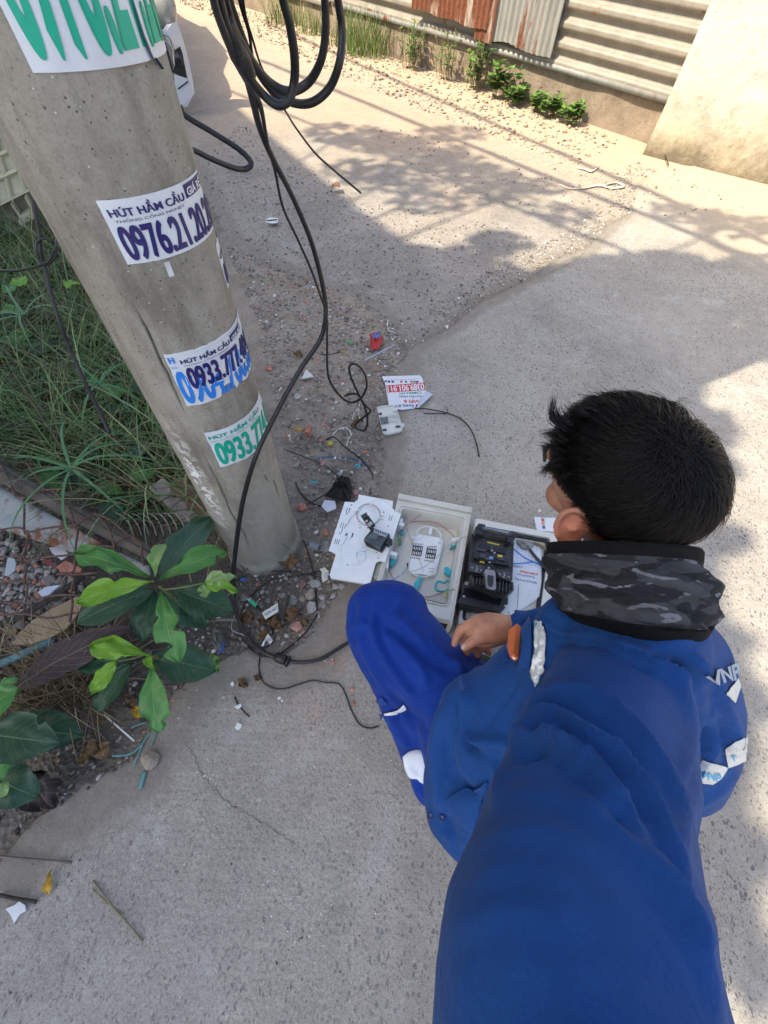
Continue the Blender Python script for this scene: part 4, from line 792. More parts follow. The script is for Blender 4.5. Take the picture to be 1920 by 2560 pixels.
for p in ((1188,490),(1205,505),(1170,572),(1178,540),(1165,610)): q_=G(*Z3(*p),.146); mb.tube([q_,q_+[0,0,.004],q_+[0,0,.0042]],[.0035,.0035,.001],10)
for k in range(4): q_=G(*Z3(1150+k*9,545+k*2),.147); mb.tube([q_,q_+[0,0,.003]],[.0012,.0012],6)
obj('electrode_pins',mb,steel,sp_)
obj('fibre_channel',zl(MB(),[(1170,525),(1200,530),(1198,550),(1168,545)],.146,.149),bluew,sp_,shade=False)
for kp in ([(1035,570),(1135,592),(1120,630),(1105,645),(1028,628)],[(1225,615),(1328,640),(1325,690),(1310,695),(1240,668),(1222,640)]):
    mb=MB(); zl(mb,kp,.130,.137); kk=obj('keypad',mb,greyp,sp_,shade=False); cx_=sum(p[0] for p in kp)/len(kp); cy_=sum(p[1] for p in kp)/len(kp); mb=MB()
    for dx,dy in ((-32,-8),(0,-14),(30,10),(-4,12),(2,0)): zl(mb,[(cx_+dx-5,cy_+dy-3),(cx_+dx+5,cy_+dy-2),(cx_+dx+4,cy_+dy+4),(cx_+dx-6,cy_+dy+3)],.137,.1385)
    obj('keys',mb,flat('key_legend',(.42,.43,.44)),kk,shade=False)
# open cover at the top : clear bar between two arms
smoke=simple('smoked_cover',(.09,.09,.095),.15,.3,20,spec=.8)
mb=MB(); zl(mb,[(1118,340),(1320,385),(1330,362),(1130,318)],.150,.172); zl(mb,[(1120,352),(1300,395),(1300,405),(1118,365)],.13,.155); cv=obj('wind_cover',mb,smoke,sp_,shade=False)
for kp in ([(1072,330),(1098,300),(1142,308),(1145,345),(1120,380),(1078,368)],[(1305,385),(1322,352),(1362,362),(1358,395),(1325,430),(1290,425)]):
    mb=MB(); zl(mb,kp,.13,.168); a_=obj('cover_arm',mb,blkp,cv,shade=False); cx_=sum(p[0] for p in kp)/6; cy_=sum(p[1] for p in kp)/6; mb=MB()
    for k in (-12,0,12): zl(mb,[(cx_+k-3,cy_-24),(cx_+k+3,cy_-23),(cx_+k+2,cy_-6),(cx_+k-4,cy_-7)],.168,.172)
    obj('arm_ribs',mb,greyp,a_,shade=False)
zl(m2:=MB(),[(1140,332),(1300,368),(1303,360),(1144,325)],.172,.174); obj('cover_glint',m2,steel,cv,shade=False)
# heater lid: black curved tray projecting, grey bracket
wing=[(1040,655),(1160,660),(1215,672),(1338,705),(1342,760),(1300,792),(1235,790),(1060,722),(1042,690)]
mb=MB(); r0=zp(wing,.17); cw=sum(np.array(p) for p in r0)/len(r0)
def rg(k,z): return [np.array([*(cw+(np.array(p)-cw)*k),z]) for p in r0]
mb.loft([rg(.9,.125),rg(1,.14),rg(1.0,.168),rg(.96,.170),rg(.90,.168),rg(.86,.150),rg(.5,.148)],cap=True); wg=obj('heater_lid',mb,blkp,sp_,flatang=30)
mb=MB(); zl(mb,[(1138,625),(1150,616),(1205,625),(1212,640),(1218,750),(1200,760),(1160,750),(1148,735)],.150,.176); br=obj('grey_bracket',mb,simple('grey_aluminium',(.25,.25,.25),.35,.15,30,metal=.3),sp_,shade=False)
mb=MB(); zl(mb,[(1160,655),(1200,662),(1200,712),(1158,704)],.176,.178); zl(mb,[(1165,700),(1198,706),(1190,732),(1170,728)],.176,.182); obj('bracket_recess',mb,blkp,br,shade=False)
mb=MB()
for k in range(4): zl(mb,[(1060+k*22,672+k*2),(1066+k*22,673+k*2),(1062+k*22,712+k*6),(1056+k*22,710+k*6)],.150,.166)
for k in range(4): zl(mb,[(1240+k*24,696+k*5),(1246+k*24,697+k*5),(1240+k*24,768+k*3),(1234+k*24,766+k*3)],.150,.166)
obj('lid_ribs',mb,greyp,wg,shade=False)
# pliers
pl_=thing('stripping_pliers','worn steel stripping pliers with olive and black handles lying on the notes','pliers',G(*Z3(1450,500),.045))
mb=MB(); zl(mb,[(1358,408),(1385,412),(1470,428),(1480,452),(1440,475),(1405,470),(1365,430)],.045,.056); zl(mb,[(1365,425),(1410,462),(1400,470),(1360,420)],.056,.06); c_=G(*Z3(1410,430),.056); mb.tube([c_,c_+[0,0,.004],c_+[0,0,.0042]],[.007,.007,.003],14); c_=G(*Z3(1440,455),.056); mb.tube([c_,c_+[0,0,.004],c_+[0,0,.0042]],[.005,.005,.003],14); obj('jaws',mb,simple('worn_steel',(.27,.26,.24),.4,.3,60,metal=.6),pl_,shade=False)
obj('handle',MB().tube(smooth([G(*Z3(*p),.054) for p in [(1470,435),(1520,452),(1570,485),(1620,520),(1680,560)]],6),[.006,.0075,.0065],10,.7),simple('olive_grip',(.13,.12,.05),.5),pl_,label='olive worn handle')
obj('handle',MB().tube(smooth([G(*Z3(*p),.052) for p in [(1440,465),(1480,520),(1530,575),(1580,635)]],6),[.005,.006,.0065],10,.7),blkp,pl_,label='black worn handle')
for k,pts in enumerate(([(1338,475),(1380,510),(1430,545),(1490,570),(1540,600),(1590,650),(1640,680)],[(1330,578),(1400,575),(1470,567),(1540,580),(1600,600),(1660,610)])):
    obj('blue_cable',MB().tube(smooth([G(*Z3(*p),.05) for p in pts],6),.0022,7),bluew,None,['blue patch wire crossing the notes toward the pliers handles','lower straighter blue patch wire running over the notes'][k],'cable','blue wires on the box cover')
cd=thing('paper_card','small white printed card with coloured squares sticking out behind the head','card',G(1350,1310,0))
CQ=[Z3(*p) for p in ((1480,255),(1640,262),(1660,360),(1500,350))]
obj('sheet',MB().prism([G(*p,.004)[:2] for p in CQ],.0,.004),white_vinyl,cd,shade=False)
for (a,b,c_) in ((1530,265,(.5,.1,.1)),(1533,290,(.6,.3,.05)),(1536,315,(.08,.1,.35))): obj('printed_square',MB().prism([G(*Z3(*p),.005)[:2] for p in ((a,b),(a+20,b+2),(a+22,b+22),(a+2,b+20))],.004,.005),flat('print_%d'%b,c_),cd,shade=False)
zt4('DANH MỤC',(1528,258),(1566,260),(1566,265),(1528,263),.0052,navy,cd,.01)
# dark strip under the lower edge of the box
obj('box_dark_strip',zl(MB(),[(690,915),(915,975),(908,1010),(700,950)],.005,.05),simple('dark_strip',(.02,.018,.016),.7),box,shade=False)
# ================================================================ PERSON
skin=NT('skin'); sa=skin.noise(30,5,.6); skin.col(skin.mix(skin.ramp(sa,.3,.7),(.31,.135,.078),(.48,.24,.15))); skin.rough(.5); skin.b.inputs['Subsurface Weight'].default_value=.12; skin.b.inputs['Subsurface Radius'].default_value=(.01,.004,.002); skin.bump(skin.noise(400,3),.0006,.5); skin.bump(skin.noise(90,4,.6,dist=1.),.0012,.5)
_eartint=skin.attr('ear'); _old=skin.b.inputs['Base Color'].links[0].from_socket; skin.col(skin.mix(_eartint,_old,(.60,.22,.15)))
def fabric(name,c1,c2,weave=900,fz=.35,wr=.007,wsc=16):
    t=NT(name); a=t.noise(5,6,.6); b=t.noise(120,4,.7); cc_=t.mix(t.ramp(a,.3,.7),c1,c2); cc_=t.mix(t.math('MULTIPLY',t.ramp(t.noise(9,7,.7),.5,.75),.35),cc_,tuple(x*1.5+.018 for x in c2)); cc_=t.mix(t.math('MULTIPLY',t.ramp(t.noise(700,3,.7),.35,.65),.3),cc_,tuple(x*.55 for x in c1)); t.col(cc_); t.rough(.85); t.b.inputs['Sheen Weight'].default_value=fz; t.b.inputs['Sheen Roughness'].default_value=.4; t.b.inputs['Specular IOR Level'].default_value=.2
    w=t.n('ShaderNodeTexWave'); w.inputs['Scale'].default_value=weave; t.l(t.co(),w.inputs[0]); t.bump(w.outputs[0],.0004,.35); t.bump(b,.0016,.45); n3=t.noise(wsc,4,.55,dist=1.2); t.bump(n3,wr,.55); return t.m
blue=fabric('blue_workwear',(.006,.045,.175),(.011,.066,.25),fz=.06); tblue=fabric('blue_trousers',(.004,.030,.22),(.007,.045,.30),fz=.06,wr=.006,wsc=11)
refl=simple('reflective_silver',(.62,.66,.68),.35,.12,60,.002,60,metal=.35); refw=simple('white_reflective',(.70,.74,.80),.45,.05,30)
man=thing('person','person in blue workwear and grey neck gaiter squatting by the open box, arm outstretched','person',G(1400,1800,0))
TC=.528
HC=D(1556,1194,TC); l_=np.array([-.835,.521,-.177]); f_=np.array([-.481,-.536,.689]); u_=np.array([-.264,-.66,-.698])
HL,HF,HU=C2W(l_),C2W(nrm(f_)),C2W(nrm(u_)); HX=np.array([HL,HF,HU])
def hp(a,b,c): return HC+HL*a+HF*b+HU*c
NB=D(1580,1480,.575)
mb=MB()
mb.ell(HC,HX,(.074,.092,.084),24,16); mb.ell(hp(0,.03,-.045),HX,(.060,.062,.068),20,12); mb.ell(hp(0,.062,-.092),HX,(.030,.028,.026)); mb.ell(hp(0,.082,.012),HX,(.045,.016,.016))
mb.chain([(hp(0,.088,-.012),.009),(hp(0,.103,-.038),.012),(hp(0,.096,-.048),.010)],10); mb.chain([(hp(.022,.082,-.070),.009),(hp(0,.091,-.069),.010),(hp(-.022,.082,-.070),.009)],8)
for s_ in (1,-1):
    mb.ell(hp(s_*.032,.076,-.010),HX,(.013,.012,.010)); mb.ell(hp(s_*.040,.055,-.045),HX,(.022,.026,.022))
    ex=np.array([nrm(HL*s_*.75-HF*.65),nrm(HF*.75+HL*s_*.65),HU]); ec=hp(s_*.084,-.004,-.022)
    mb.ell(ec,ex,(.005,.019,.034),16,10)
    rim=[ec+ex[1]*.020*math.cos(a)+HU*(.036*math.sin(a))+ex[0]*.005 for a in np.linspace(-1.9,2.6,16)]; mb.chain([(p,.0045) for p in rim],8); mb.chain([(ec-HU*.026,.009),(ec-HU*.034,.008)],8); mb.chain([(hp(s_*.07,0,-.03),.016),(ec,.010)],8)
mb.chain([(hp(0,-.02,-.05),.062),(hp(0,-.03,-.10),.060),(NB,.060),(D(1560,1640,.62),.085)],20)
# torso, legs inside the clothes
mb.chain([(D(1560,1640,.62),.10),(D(1500,1790,.70),.12),(D(1420,1900,.84),.12)],16)
RS=D(1500,1530,.68); RE=D(1415,1562,.80); RWp=D(1283,1575,.84)
LSh=D(1530,1830,.50); mb.chain([(D(1560,1640,.62),.07),(RS,.055),(RE,.042),(D(1340,1572,.825),.033),(RWp,.0255),(D(1262,1575,.84),.026)],16)
mb.chain([(D(1560,1640,.60),.07),(LSh,.055),(D(1460,2150,.34),.045),(EYE+C2W([.075,.29,.17]),.04),(EYE+C2W([.05,.24,.05]),.034),(EYE+C2W([.02,.15,-.07]),.026)],16)
KL=D(965,1565,.93); AL=D(1075,1985,1.16); HPL=D(1420,1900,.85); KR=D(1440,1600,.92); AR=D(1380,1650,1.0)
mb.chain([(HPL,.075),(D(1160,1775,.905),.055),(KL,.050),(AL,.036),(D(1105,2020,1.17),.04)],14); mb.chain([(HPL,.09),(KR,.055),(AR,.038)],14)
# right hand
ZH=ZM(.20494,1120,1500)
def hd(x,y,t): a,b=ZH(x,y); return D(a,b,t)
def ellq(c,ax,e): mb.ell(c,ax,e,16,10)
mb.chain([(hd(800,350,.84),.025),(hd(640,345,.838),.029),(hd(500,340,.835),.031),(hd(390,345,.835),.029)],16)
mb.chain([(hd(640,400,.845),.024),(hd(480,430,.855),.027),(hd(400,450,.865),.022)],14)
for pts in ([(330,300,.832,.0145),(235,310,.832,.0115),(150,370,.838,.0098),(108,450,.848,.0088),(80,535,.856,.0078)],
            [(340,350,.842,.0145),(235,380,.846,.0110),(205,470,.866,.0100),(215,580,.886,.0092),(232,650,.892,.0082)],
            [(400,400,.855,.014),(300,430,.862,.0110),(310,530,.885,.0098),(355,620,.903,.0090),(372,680,.905,.0082)],
            [(470,430,.866,.013),(420,470,.880,.0100),(440,560,.898,.0088),(478,620,.905,.0080),(500,645,.903,.0072)],
            [(600,400,.835,.018),(480,440,.826,.0150),(370,470,.820,.0120),(290,515,.818,.0112),(205,572,.818,.0092)]):
    mb.chain([(hd(*p[:3]),p[3]) for p in pts],12)
me=remesh(mb,.0032,5,.5); 
V=mco(me); ed=np.minimum(*[np.linalg.norm((V-hp(s_*.083,-.004,-.030))/np.array([1,1,1]),axis=1) for s_ in (1,-1)]); fattr(me,'ear',np.clip(1.4-ed/.03,0,.75)); 
HV=None
body=obj('body',me,skin.m,man)
# nails
nm=simple('nail',(.55,.33,.26),.3); mb=MB(); c_=hd(200,575,.808); mb.ell(hd(198,568,.812),np.array([nrm(hd(150,600,.81)-hd(250,540,.81)),nrm(np.cross(ray(*ZH(200,570)),hd(150,600,.81)-hd(250,540,.81))),nrm(ray(*ZH(200,570)))]),(.0065,.0052,.0025)); obj('thumbnail',mb,nm,body)
mb=MB()
for s_ in (1,-1): mb=MB().ell(hp(s_*.031,.083,-.008),HX,(.010,.006,.006)); obj('eye',mb,flat('eye_white',(.6,.58,.55),.2),body); obj('iris',MB().ell(hp(s_*.031,.0875,-.008),HX,(.0045,.003,.0045)),flat('iris',(.02,.01,.006),.1),body); obj('eyebrow',MB().tube([hp(s_*.015,.097,.012),hp(s_*.035,.094,.017),hp(s_*.05,.08,.012)],[.003,.004,.002],6,.6),flat('brow_hair',(.008,.007,.007)),body)
# ---------------------------------------------------------------- hair
hm=NT('black_hair'); hn=hm.noise(300,3,.6); hm.col(hm.mix(hm.ramp(hn,.3,.7),(.0025,.0023,.0024),(.014,.011,.010))); hm.rough(.30); hm.b.inputs['Specular IOR Level'].default_value=.22; hairm=hm.m
capm=NT('hair_scalp'); cn_=capm.noise(500,3,.7); capm.col(capm.mix(capm.attr('fade'),(.007,.006,.006),capm.mix(capm.ramp(cn_,.4,.6),(.02,.013,.01),(.22,.12,.08)))); capm.rough(.8); capm.b.inputs['Specular IOR Level'].default_value=.1
ER=np.array([.0755,.0935,.086])
HLB=[-1,-.75,-.45,-.2,.1,.35,.62,.8,1]; HLV=[-.70,-.66,-.42,-.08,.10,.12,.16,.42,.5]
def hline(b):  return np.interp(b,[-1,-.75,-.45,-.2,.1,.35,.62,.8,1],[-.70,-.66,-.42,-.08,.10,.12,.16,.42,.5])
mb=MB(); n_=120; m_=80; V=[];fd=[]
for i in range(1,m_):
    th=math.pi*i/m_
    for j in range(n_): a=2*math.pi*j/n_; V.append((math.sin(th)*math.cos(a),math.sin(th)*math.sin(a),math.cos(th)))
V=np.array(V); lowk=1+.0*V[:,2]
def skull(Q,k=1.):
    Q=np.asarray(Q,float); e=ER*k; W_=Q*e; low=np.clip(-Q[:,2],0,1); W_[:,0]*=1-.18*low; W_[:,1]*=1-.20*low*(Q[:,1]<0); return HC+W_@HX
d=V[:,2]-hline(V[:,1]); keep=d>-.02; Fq=[]
for i in range(m_-2):
    for j in range(n_):
        f=(i*n_+j,(i+1)*n_+j,(i+1)*n_+(j+1)%n_,i*n_+(j+1)%n_)
        if all(keep[k] for k in f): Fq.append(f)
Fq+= [tuple(range(n_))]
S_=skull(V,1.0)+ (V@HX)*(.006*np.clip(d/.5,0,1))[:,None]
me=bpy.data.meshes.new('cap'); me.from_pydata([tuple(v) for v in S_],[],Fq); me.update(); fattr(me,'fade',np.clip(1-d/.28,0,1))
bmn=bmesh.new(); bmn.from_mesh(me); bmesh.ops.delete(bmn,geom=[v for v in bmn.verts if not v.link_faces],context='VERTS'); bmn.to_mesh(me); bmn.free()
hair=obj('hair',me,capm.m,man)
WH=nrm([.05,-.52,.85]); strands=MB(); NS=21000; sv=[];sf=[]
tries=0; cnt=0
Q=RNG.normal(size=(60000,3)); Q/=np.linalg.norm(Q,axis=1)[:,None]; dd=Q[:,2]-hline(Q[:,1]); Q=Q[(dd>0)][:NS]; dd=Q[:,2]-hline(Q[:,1])
R0=skull(Q,1.0)
for k in range(len(Q)):
    q=Q[k]; d=dd[k]; top=min(1,max(0,(d-.25)/.4)); front=max(0,q[1]-.2)
    L=.004+.042*top**1.2+.016*front*top+.009*min(1,d/.35); L*=RNG.uniform(.7,1.15)*(1+.5*max(0,(float(q@WH)-.8)*5))
    flow=q-WH*(q@WH); flow=nrm(flow)                      # away from the whorl
    tw=np.cross(WH,q); tw=nrm(tw); sw=.45 if q[1]<0 else .15
    clump=np.floor(q*12+3*np.array([_mn for _mn in mnoise.noise_vector(Vector(q*3))])); cv=np.array(mnoise.noise_vector(Vector(clump*3.7+.5)))
    nw_=max(0,(float(q@WH)-.9)*10); fl=flow*(1-.6*nw_)+(sw+1.2*nw_)*tw+np.array([0,0,-1])*(1-top)*1.4+np.array([-.15,1.1,0])*top*(q[1]>-.35)+cv*.55+RNG.normal(size=3)*.13
    fl=fl-q*(fl@q); fl=nrm(fl); lift=.26*top+.16; 
    if front>.2 and top>.2: lift+=.25*max(0,cv[0]+.3)
    p=R0[k].copy(); nW=nrm(q/ER@HX); fW=fl@HX; pts=[p]; steps=6; thk=(.012+.095*top+.02*front*top)*RNG.uniform(.1,1.)+.10*top*max(0,cv[1]+.1); outk=RNG.uniform(0,.09)*(RNG.uniform()<.3)*top
    if d<.22 and RNG.uniform()>d/.22+.15: continue
    if nw_>.45: fl=nrm(np.cross(q,RNG.normal(size=3))); fW=fl@HX
    for s_ in range(steps):
        a=(s_+1)/steps; p=p+fW*L/steps; lc=(p-HC)@HX.T/ER; low=np.clip(-lc[2],0,1); lc[0]/=1-.18*low; rr=np.linalg.norm(lc); dc_=min(1,max(0,(lc[2]/rr-float(np.interp(lc[1]/rr,HLB,HLV)))/.5)); tgt=1.01+.085*dc_+thk*min(1,a*2.4)*(1-.18*a)+outk*a*a
        e_=lc/rr*tgt*ER; e_[0]*=1-.18*low; e_[1]*=1-.20*low*(lc[1]<0); p=HC+e_@HX; nq=nrm(lc/ER@HX); fW=nrm(fW-nq*(fW@nq)); pts.append(p)
    w=.00052 if top>.1 else .00030; pts=np.array(pts); T=nrm(pts[-1]-pts[0]); a1=nrm(np.cross(T,nW)); a2=nW; o=len(sv)
    for s_,pp in enumerate(pts):
        r_=w*(1-.75*s_/steps); sv+=[pp+a1*r_,pp-a1*r_*.6+a2*r_*.8,pp-a1*r_*.6-a2*r_*.8]
    for s_ in range(steps):
        b_=o+s_*3
        for e_ in range(3): sf.append((b_+e_,b_+(e_+1)%3,b_+3+(e_+1)%3,b_+3+e_))
# stray long tufts over the forehead
ZHd=ZM(.3858,1280,950)
def tuft(root,tip,bend,n_,spread,w=.0006):
    for _ in range(n_):
        r=np.array([*ZHd(*root)])+RNG.normal(size=2)*spread*.5; e=np.array([*ZHd(*tip)])+RNG.normal(size=2)*spread; mdp=(r+e)/2+np.array(bend)+RNG.normal(size=2)*spread*.4
        P_=smooth([D(r[0],r[1],TC-.055+RNG.uniform(0,.02)),D(mdp[0],mdp[1],TC-.045+RNG.uniform(0,.03)),D(e[0],e[1],TC-.03+RNG.uniform(-.02,.03))],4); o=len(sv); K=len(P_)
        for s_,pp in enumerate(P_):
            r_=w*(1-.85*s_/(K-1)); sv.extend([pp+HL*r_,pp-HL*r_*.6+HU*r_*.8,pp-HL*r_*.6-HU*r_*.8])
        for s_ in range(K-1):
            b_=o+s_*3
            for e_ in range(3): sf.append((b_+e_,b_+(e_+1)%3,b_+3+(e_+1)%3,b_+3+e_))
for a in [((360,330),(272,110),(-22,8),70,7),((380,300),(300,170),(-14,0),50,9),((340,400),(205,350),(0,-10),70,9),((330,480),(195,420),(0,-6),60,9),((340,520),(215,590),(-12,0),80,9),((330,560),(185,600),(-8,-4),50,8),((400,600),(250,620),(0,0),60,9),
          ((700,180),(460,120),(0,-6),26,9),((720,170),(520,100),(10,-8),16,12),((800,150),(640,110),(0,-6),12,10),((480,230),(340,200),(0,-8),40,9),((560,210),(400,190),(0,-6),40,8),((430,230),(345,110),(0,0),5,8),((560,180),(440,90),(0,0),6,10),
          ((1000,170),(1150,150),(8,-8),10,10)]: tuft(*a)
me=bpy.data.meshes.new('hs'); me.from_pydata([tuple(v) for v in sv],[],sf); me.update(); o=obj('hair_strands',me,hairm,hair)
# ---------------------------------------------------------------- neck gaiter
gt=NT('gaiter_knit'); uvn=gt.n('ShaderNodeUVMap'); uvn.uv_map='UVMap'; su=gt.n('ShaderNodeSeparateXYZ'); gt.l(uvn.outputs[0],su.inputs[0]); vv=su.outputs[1]
gm1=gt.n('ShaderNodeMapping'); gm1.inputs['Scale'].default_value=(1.6,4.2,1); gt.l(uvn.outputs[0],gm1.inputs[0]); nn1=gt.noise(1.6,3,.45,dist=.8,vec=gm1.outputs[0]); nn2=gt.noise(2.6,3,.45,dist=.8,vec=gm1.outputs[0]); c=gt.mix(gt.ramp(nn1,.48,.50),(.020,.022,.025),(.050,.054,.060)); c=gt.mix(gt.math('MULTIPLY',gt.ramp(nn2,.61,.625),1.),c,(.15,.16,.18))
wv1=gt.n('ShaderNodeMath',operation='LESS_THAN'); gt.l(vv,wv1.inputs[0]); wv1.inputs[1].default_value=.26; wv2=gt.n('ShaderNodeMath',operation='GREATER_THAN'); gt.l(vv,wv2.inputs[0]); wv2.inputs[1].default_value=.80
bk_=gt.math('MAXIMUM',wv1.outputs[0],wv2.outputs[0]); c=gt.mix(bk_,c,(.006,.006,.007)); gt.col(c); gt.rough(.9); gt.b.inputs['Specular IOR Level'].default_value=.2
wv=gt.n('ShaderNodeTexWave'); wv.inputs['Scale'].default_value=28; wv.bands_direction='X'; gt.l(uvn.outputs[0],wv.inputs[0]); gt.bump(gt.math('MULTIPLY',wv.outputs[0],bk_),.0012,.8); gt.bump(gt.noise(250,3,.6),.0015,.5); gt.bump(gt.noise(50,4,.6,dist=2),.004,.6)
GR=[(1558,1380,165),(1558,1366,178),(1557,1374,183),(1556,1400,186),(1562,1425,194),(1574,1448,207),(1578,1475,210),(1574,1495,203),(1580,1515,201),(1588,1538,190),(1598,1560,170),(1606,1580,130)]
GR=[(x,y,.530+.0002*(y-1366),h_*.53/FPX*.965,.080+.012*math.sin(max(0,(y-1366))/220*3.1)) for x,y,h_ in GR]
gv=nrm(ray(1575,1460)); gax=C2W([0,-1,0]); gax=nrm(gax-gax@gv*gv); ga=C2W([1,.06,0]); ga=nrm(ga-ga@gax*gax-0); ga=nrm(ga-ga@gv*gv); gb=-gv; gax=nrm(np.cross(ga,gb)) if np.cross(ga,gb)@C2W([0,-1,0])>0 else -nrm(np.cross(ga,gb))
K=len(GR); rr=np.linspace(0,K-1,110); arr=np.array(GR); n_=150; rings=[];UV=[]
for ri_,r_ in enumerate(rr):
    pr=[np.interp(r_,range(K),arr[:,c_]) for c_ in range(5)]; pr[0]-=10; pr[3]*=.965; c_=D(*pr[:3]); ring_=[]
    for j in range(n_):
        a=2*math.pi*j/n_; q=np.array([math.cos(a)*4,math.sin(a)*4,r_*.75])
        zz_=r_*.8+1.6*mnoise.noise(Vector((math.cos(a)*1.2,math.sin(a)*1.2,.3))); mid=1 if 3<r_<9 else .15
        sil=.35+.65*abs(math.sin(a)); dsp=sil*mid*(.0080*math.sin(zz_*2.6+1.5*math.sin(a*1.3))+.0050*mnoise.noise(Vector(q*.8)))+.0030*(1-abs(mnoise.noise(Vector(q*1.7)))*3)*mid*sil
        tilt=-.012*max(0,math.sin(a))*max(0,r_-7)/4*(1+.6*math.cos(a))
        ring_.append(c_+ga*math.cos(a)*(pr[3]+dsp)+gb*math.sin(a)*(pr[4]+dsp)+gax*(tilt)); 
    rings.append(ring_)
mb=MB().loft(rings,cap=False); me=bpy.data.meshes.new('g'); me.from_pydata(mb.v,[],mb.f); me.update()
uvl=me.uv_layers.new(name='UVMap'); 
for p in me.polygons:
    for li,vi in zip(p.loop_indices,p.vertices):
        i,j=divmod(vi,n_); jj=j
        if j==0 and any((x%n_)==n_-1 for x in p.vertices): jj=n_
        uvl.data[li].uv=(jj/n_*4,i/(len(rr)-1))
gai=obj('neck_gaiter',me,gt.m,man)
# ---------------------------------------------------------------- folds
def fold(V,N,pls,eye=True):
    pc=proj(V); face=np.clip(-(N*((V-EYE)/np.linalg.norm(V-EYE,axis=1)[:,None])).sum(1)*2,0,1); out=np.zeros(len(V))
    for pl,w,a in pls:
        q=smooth([[*p,0] for p in pl],5)[:,:2]; lo=q.min(0)-3*w; hi=q.max(0)+3*w; m_=(pc[:,0]>lo[0])&(pc[:,0]<hi[0])&(pc[:,1]>lo[1])&(pc[:,1]<hi[1])&(face>0)
        if not m_.any(): continue
        ds=segdist(pc[m_,:2],q); e0=np.linalg.norm(pc[m_,:2]-q[0],axis=1); e1=np.linalg.norm(pc[m_,:2]-q[-1],axis=1); fade=np.clip(np.minimum(e0,e1)/(1.6*w)+.15,0,1); out[m_]+=a*np.exp(-(ds/w)**2)*fade
    return V+N*(1.9*out*face)[:,None]
ZA=ZM(.494,1100,1600); ZM2=ZM(.3858,820,1400)
def lap(me,V,it):
    E_=np.empty(len(me.edges)*2,np.int32); me.edges.foreach_get('vertices',E_); E_=E_.reshape(-1,2); cnt_=np.bincount(E_.ravel(),minlength=len(V))[:,None]
    for _ in range(it):
        S=np.zeros_like(V)
        for c_ in range(3): S[:,c_]=np.bincount(E_[:,0],V[E_[:,1],c_],len(V))+np.bincount(E_[:,1],V[E_[:,0],c_],len(V))
        V=V*.5+.5*S/np.maximum(cnt_,1)
    return V
def za(*p): return [ZA(*q) for q in p]
def zm(*p): return [ZM2(*q) for q in p]
# ---------------------------------------------------------------- jacket
mb=MB()
def ch(*p,n=18): mb.chain([(D(a,b,t),r) for a,b,t,r in p],n)
ch((1590,1600,.565,.085),(1560,1700,.60,.10),(1500,1790,.68,.125),(1430,1880,.78,.14))
ch((1590,1610,.57,.075),(1675,1645,.60,.074),(1700,1760,.64,.080),(1705,1850,.70,.080),(1670,1890,.76,.095))
ch((1560,1690,.59,.085),(1520,1830,.49,.086),(1475,1990,.395,.080),(1446,2130,.335,.079),(1432,2400,.262,.0795),(1437,2560,.232,.0785)); mb.chain([(D(1437,2560,.232),.0785),(EYE+C2W([.085,.30,.17]),.062),(EYE+C2W([.055,.25,.05]),.05),(EYE+C2W([.025,.175,-.04]),.042)],16)
ch((1400,1690,.68,.085),(1330,1780,.72,.11),(1290,1880,.76,.125),(1260,1970,.78,.12))
ch((1330,1640,.70,.045),(1290,1720,.73,.06),(1200,1790,.77,.075),(1162,1880,.79,.070),(1142,1970,.80,.064),(1142,2030,.80,.060),(1185,2075,.80,.062))
ch((1180,1745,.78,.042),(1225,1730,.77,.05))
ch((1500,1560,.63,.07),(1500,1545,.68,.072),(1425,1565,.79,.052),(1335,1572,.825,.036),(1306,1573,.833,.035))
ch((1420,1560,.62,.045),(1390,1620,.64,.055),(1420,1700,.64,.075))
me=remesh(mb,.0055,10,.5); V=mco(me); N=mno(me)
def ridged(P_,sc,seed,oc=3):
    o=0
    for k in range(oc): o=o+(1-np.abs(vn(P_+.02*vn(P_,6,seed+9)[:,None],sc*2**k,seed+k))*2)*.5**k
    return o/1.75
warp=V+.025*np.c_[vn(V,5,41),vn(V,5,42),vn(V,5,43)]
V=V+N*(.0030*fbm(V,7,3,3)+.0052*ridged(warp*np.array([1,1.6,.8]),9,21)*np.clip(.5+vn(V,4,77),0,1)+.0022*ridged(warp,24,31)*np.clip(.3+vn(V,6,78),0,1))[:,None]
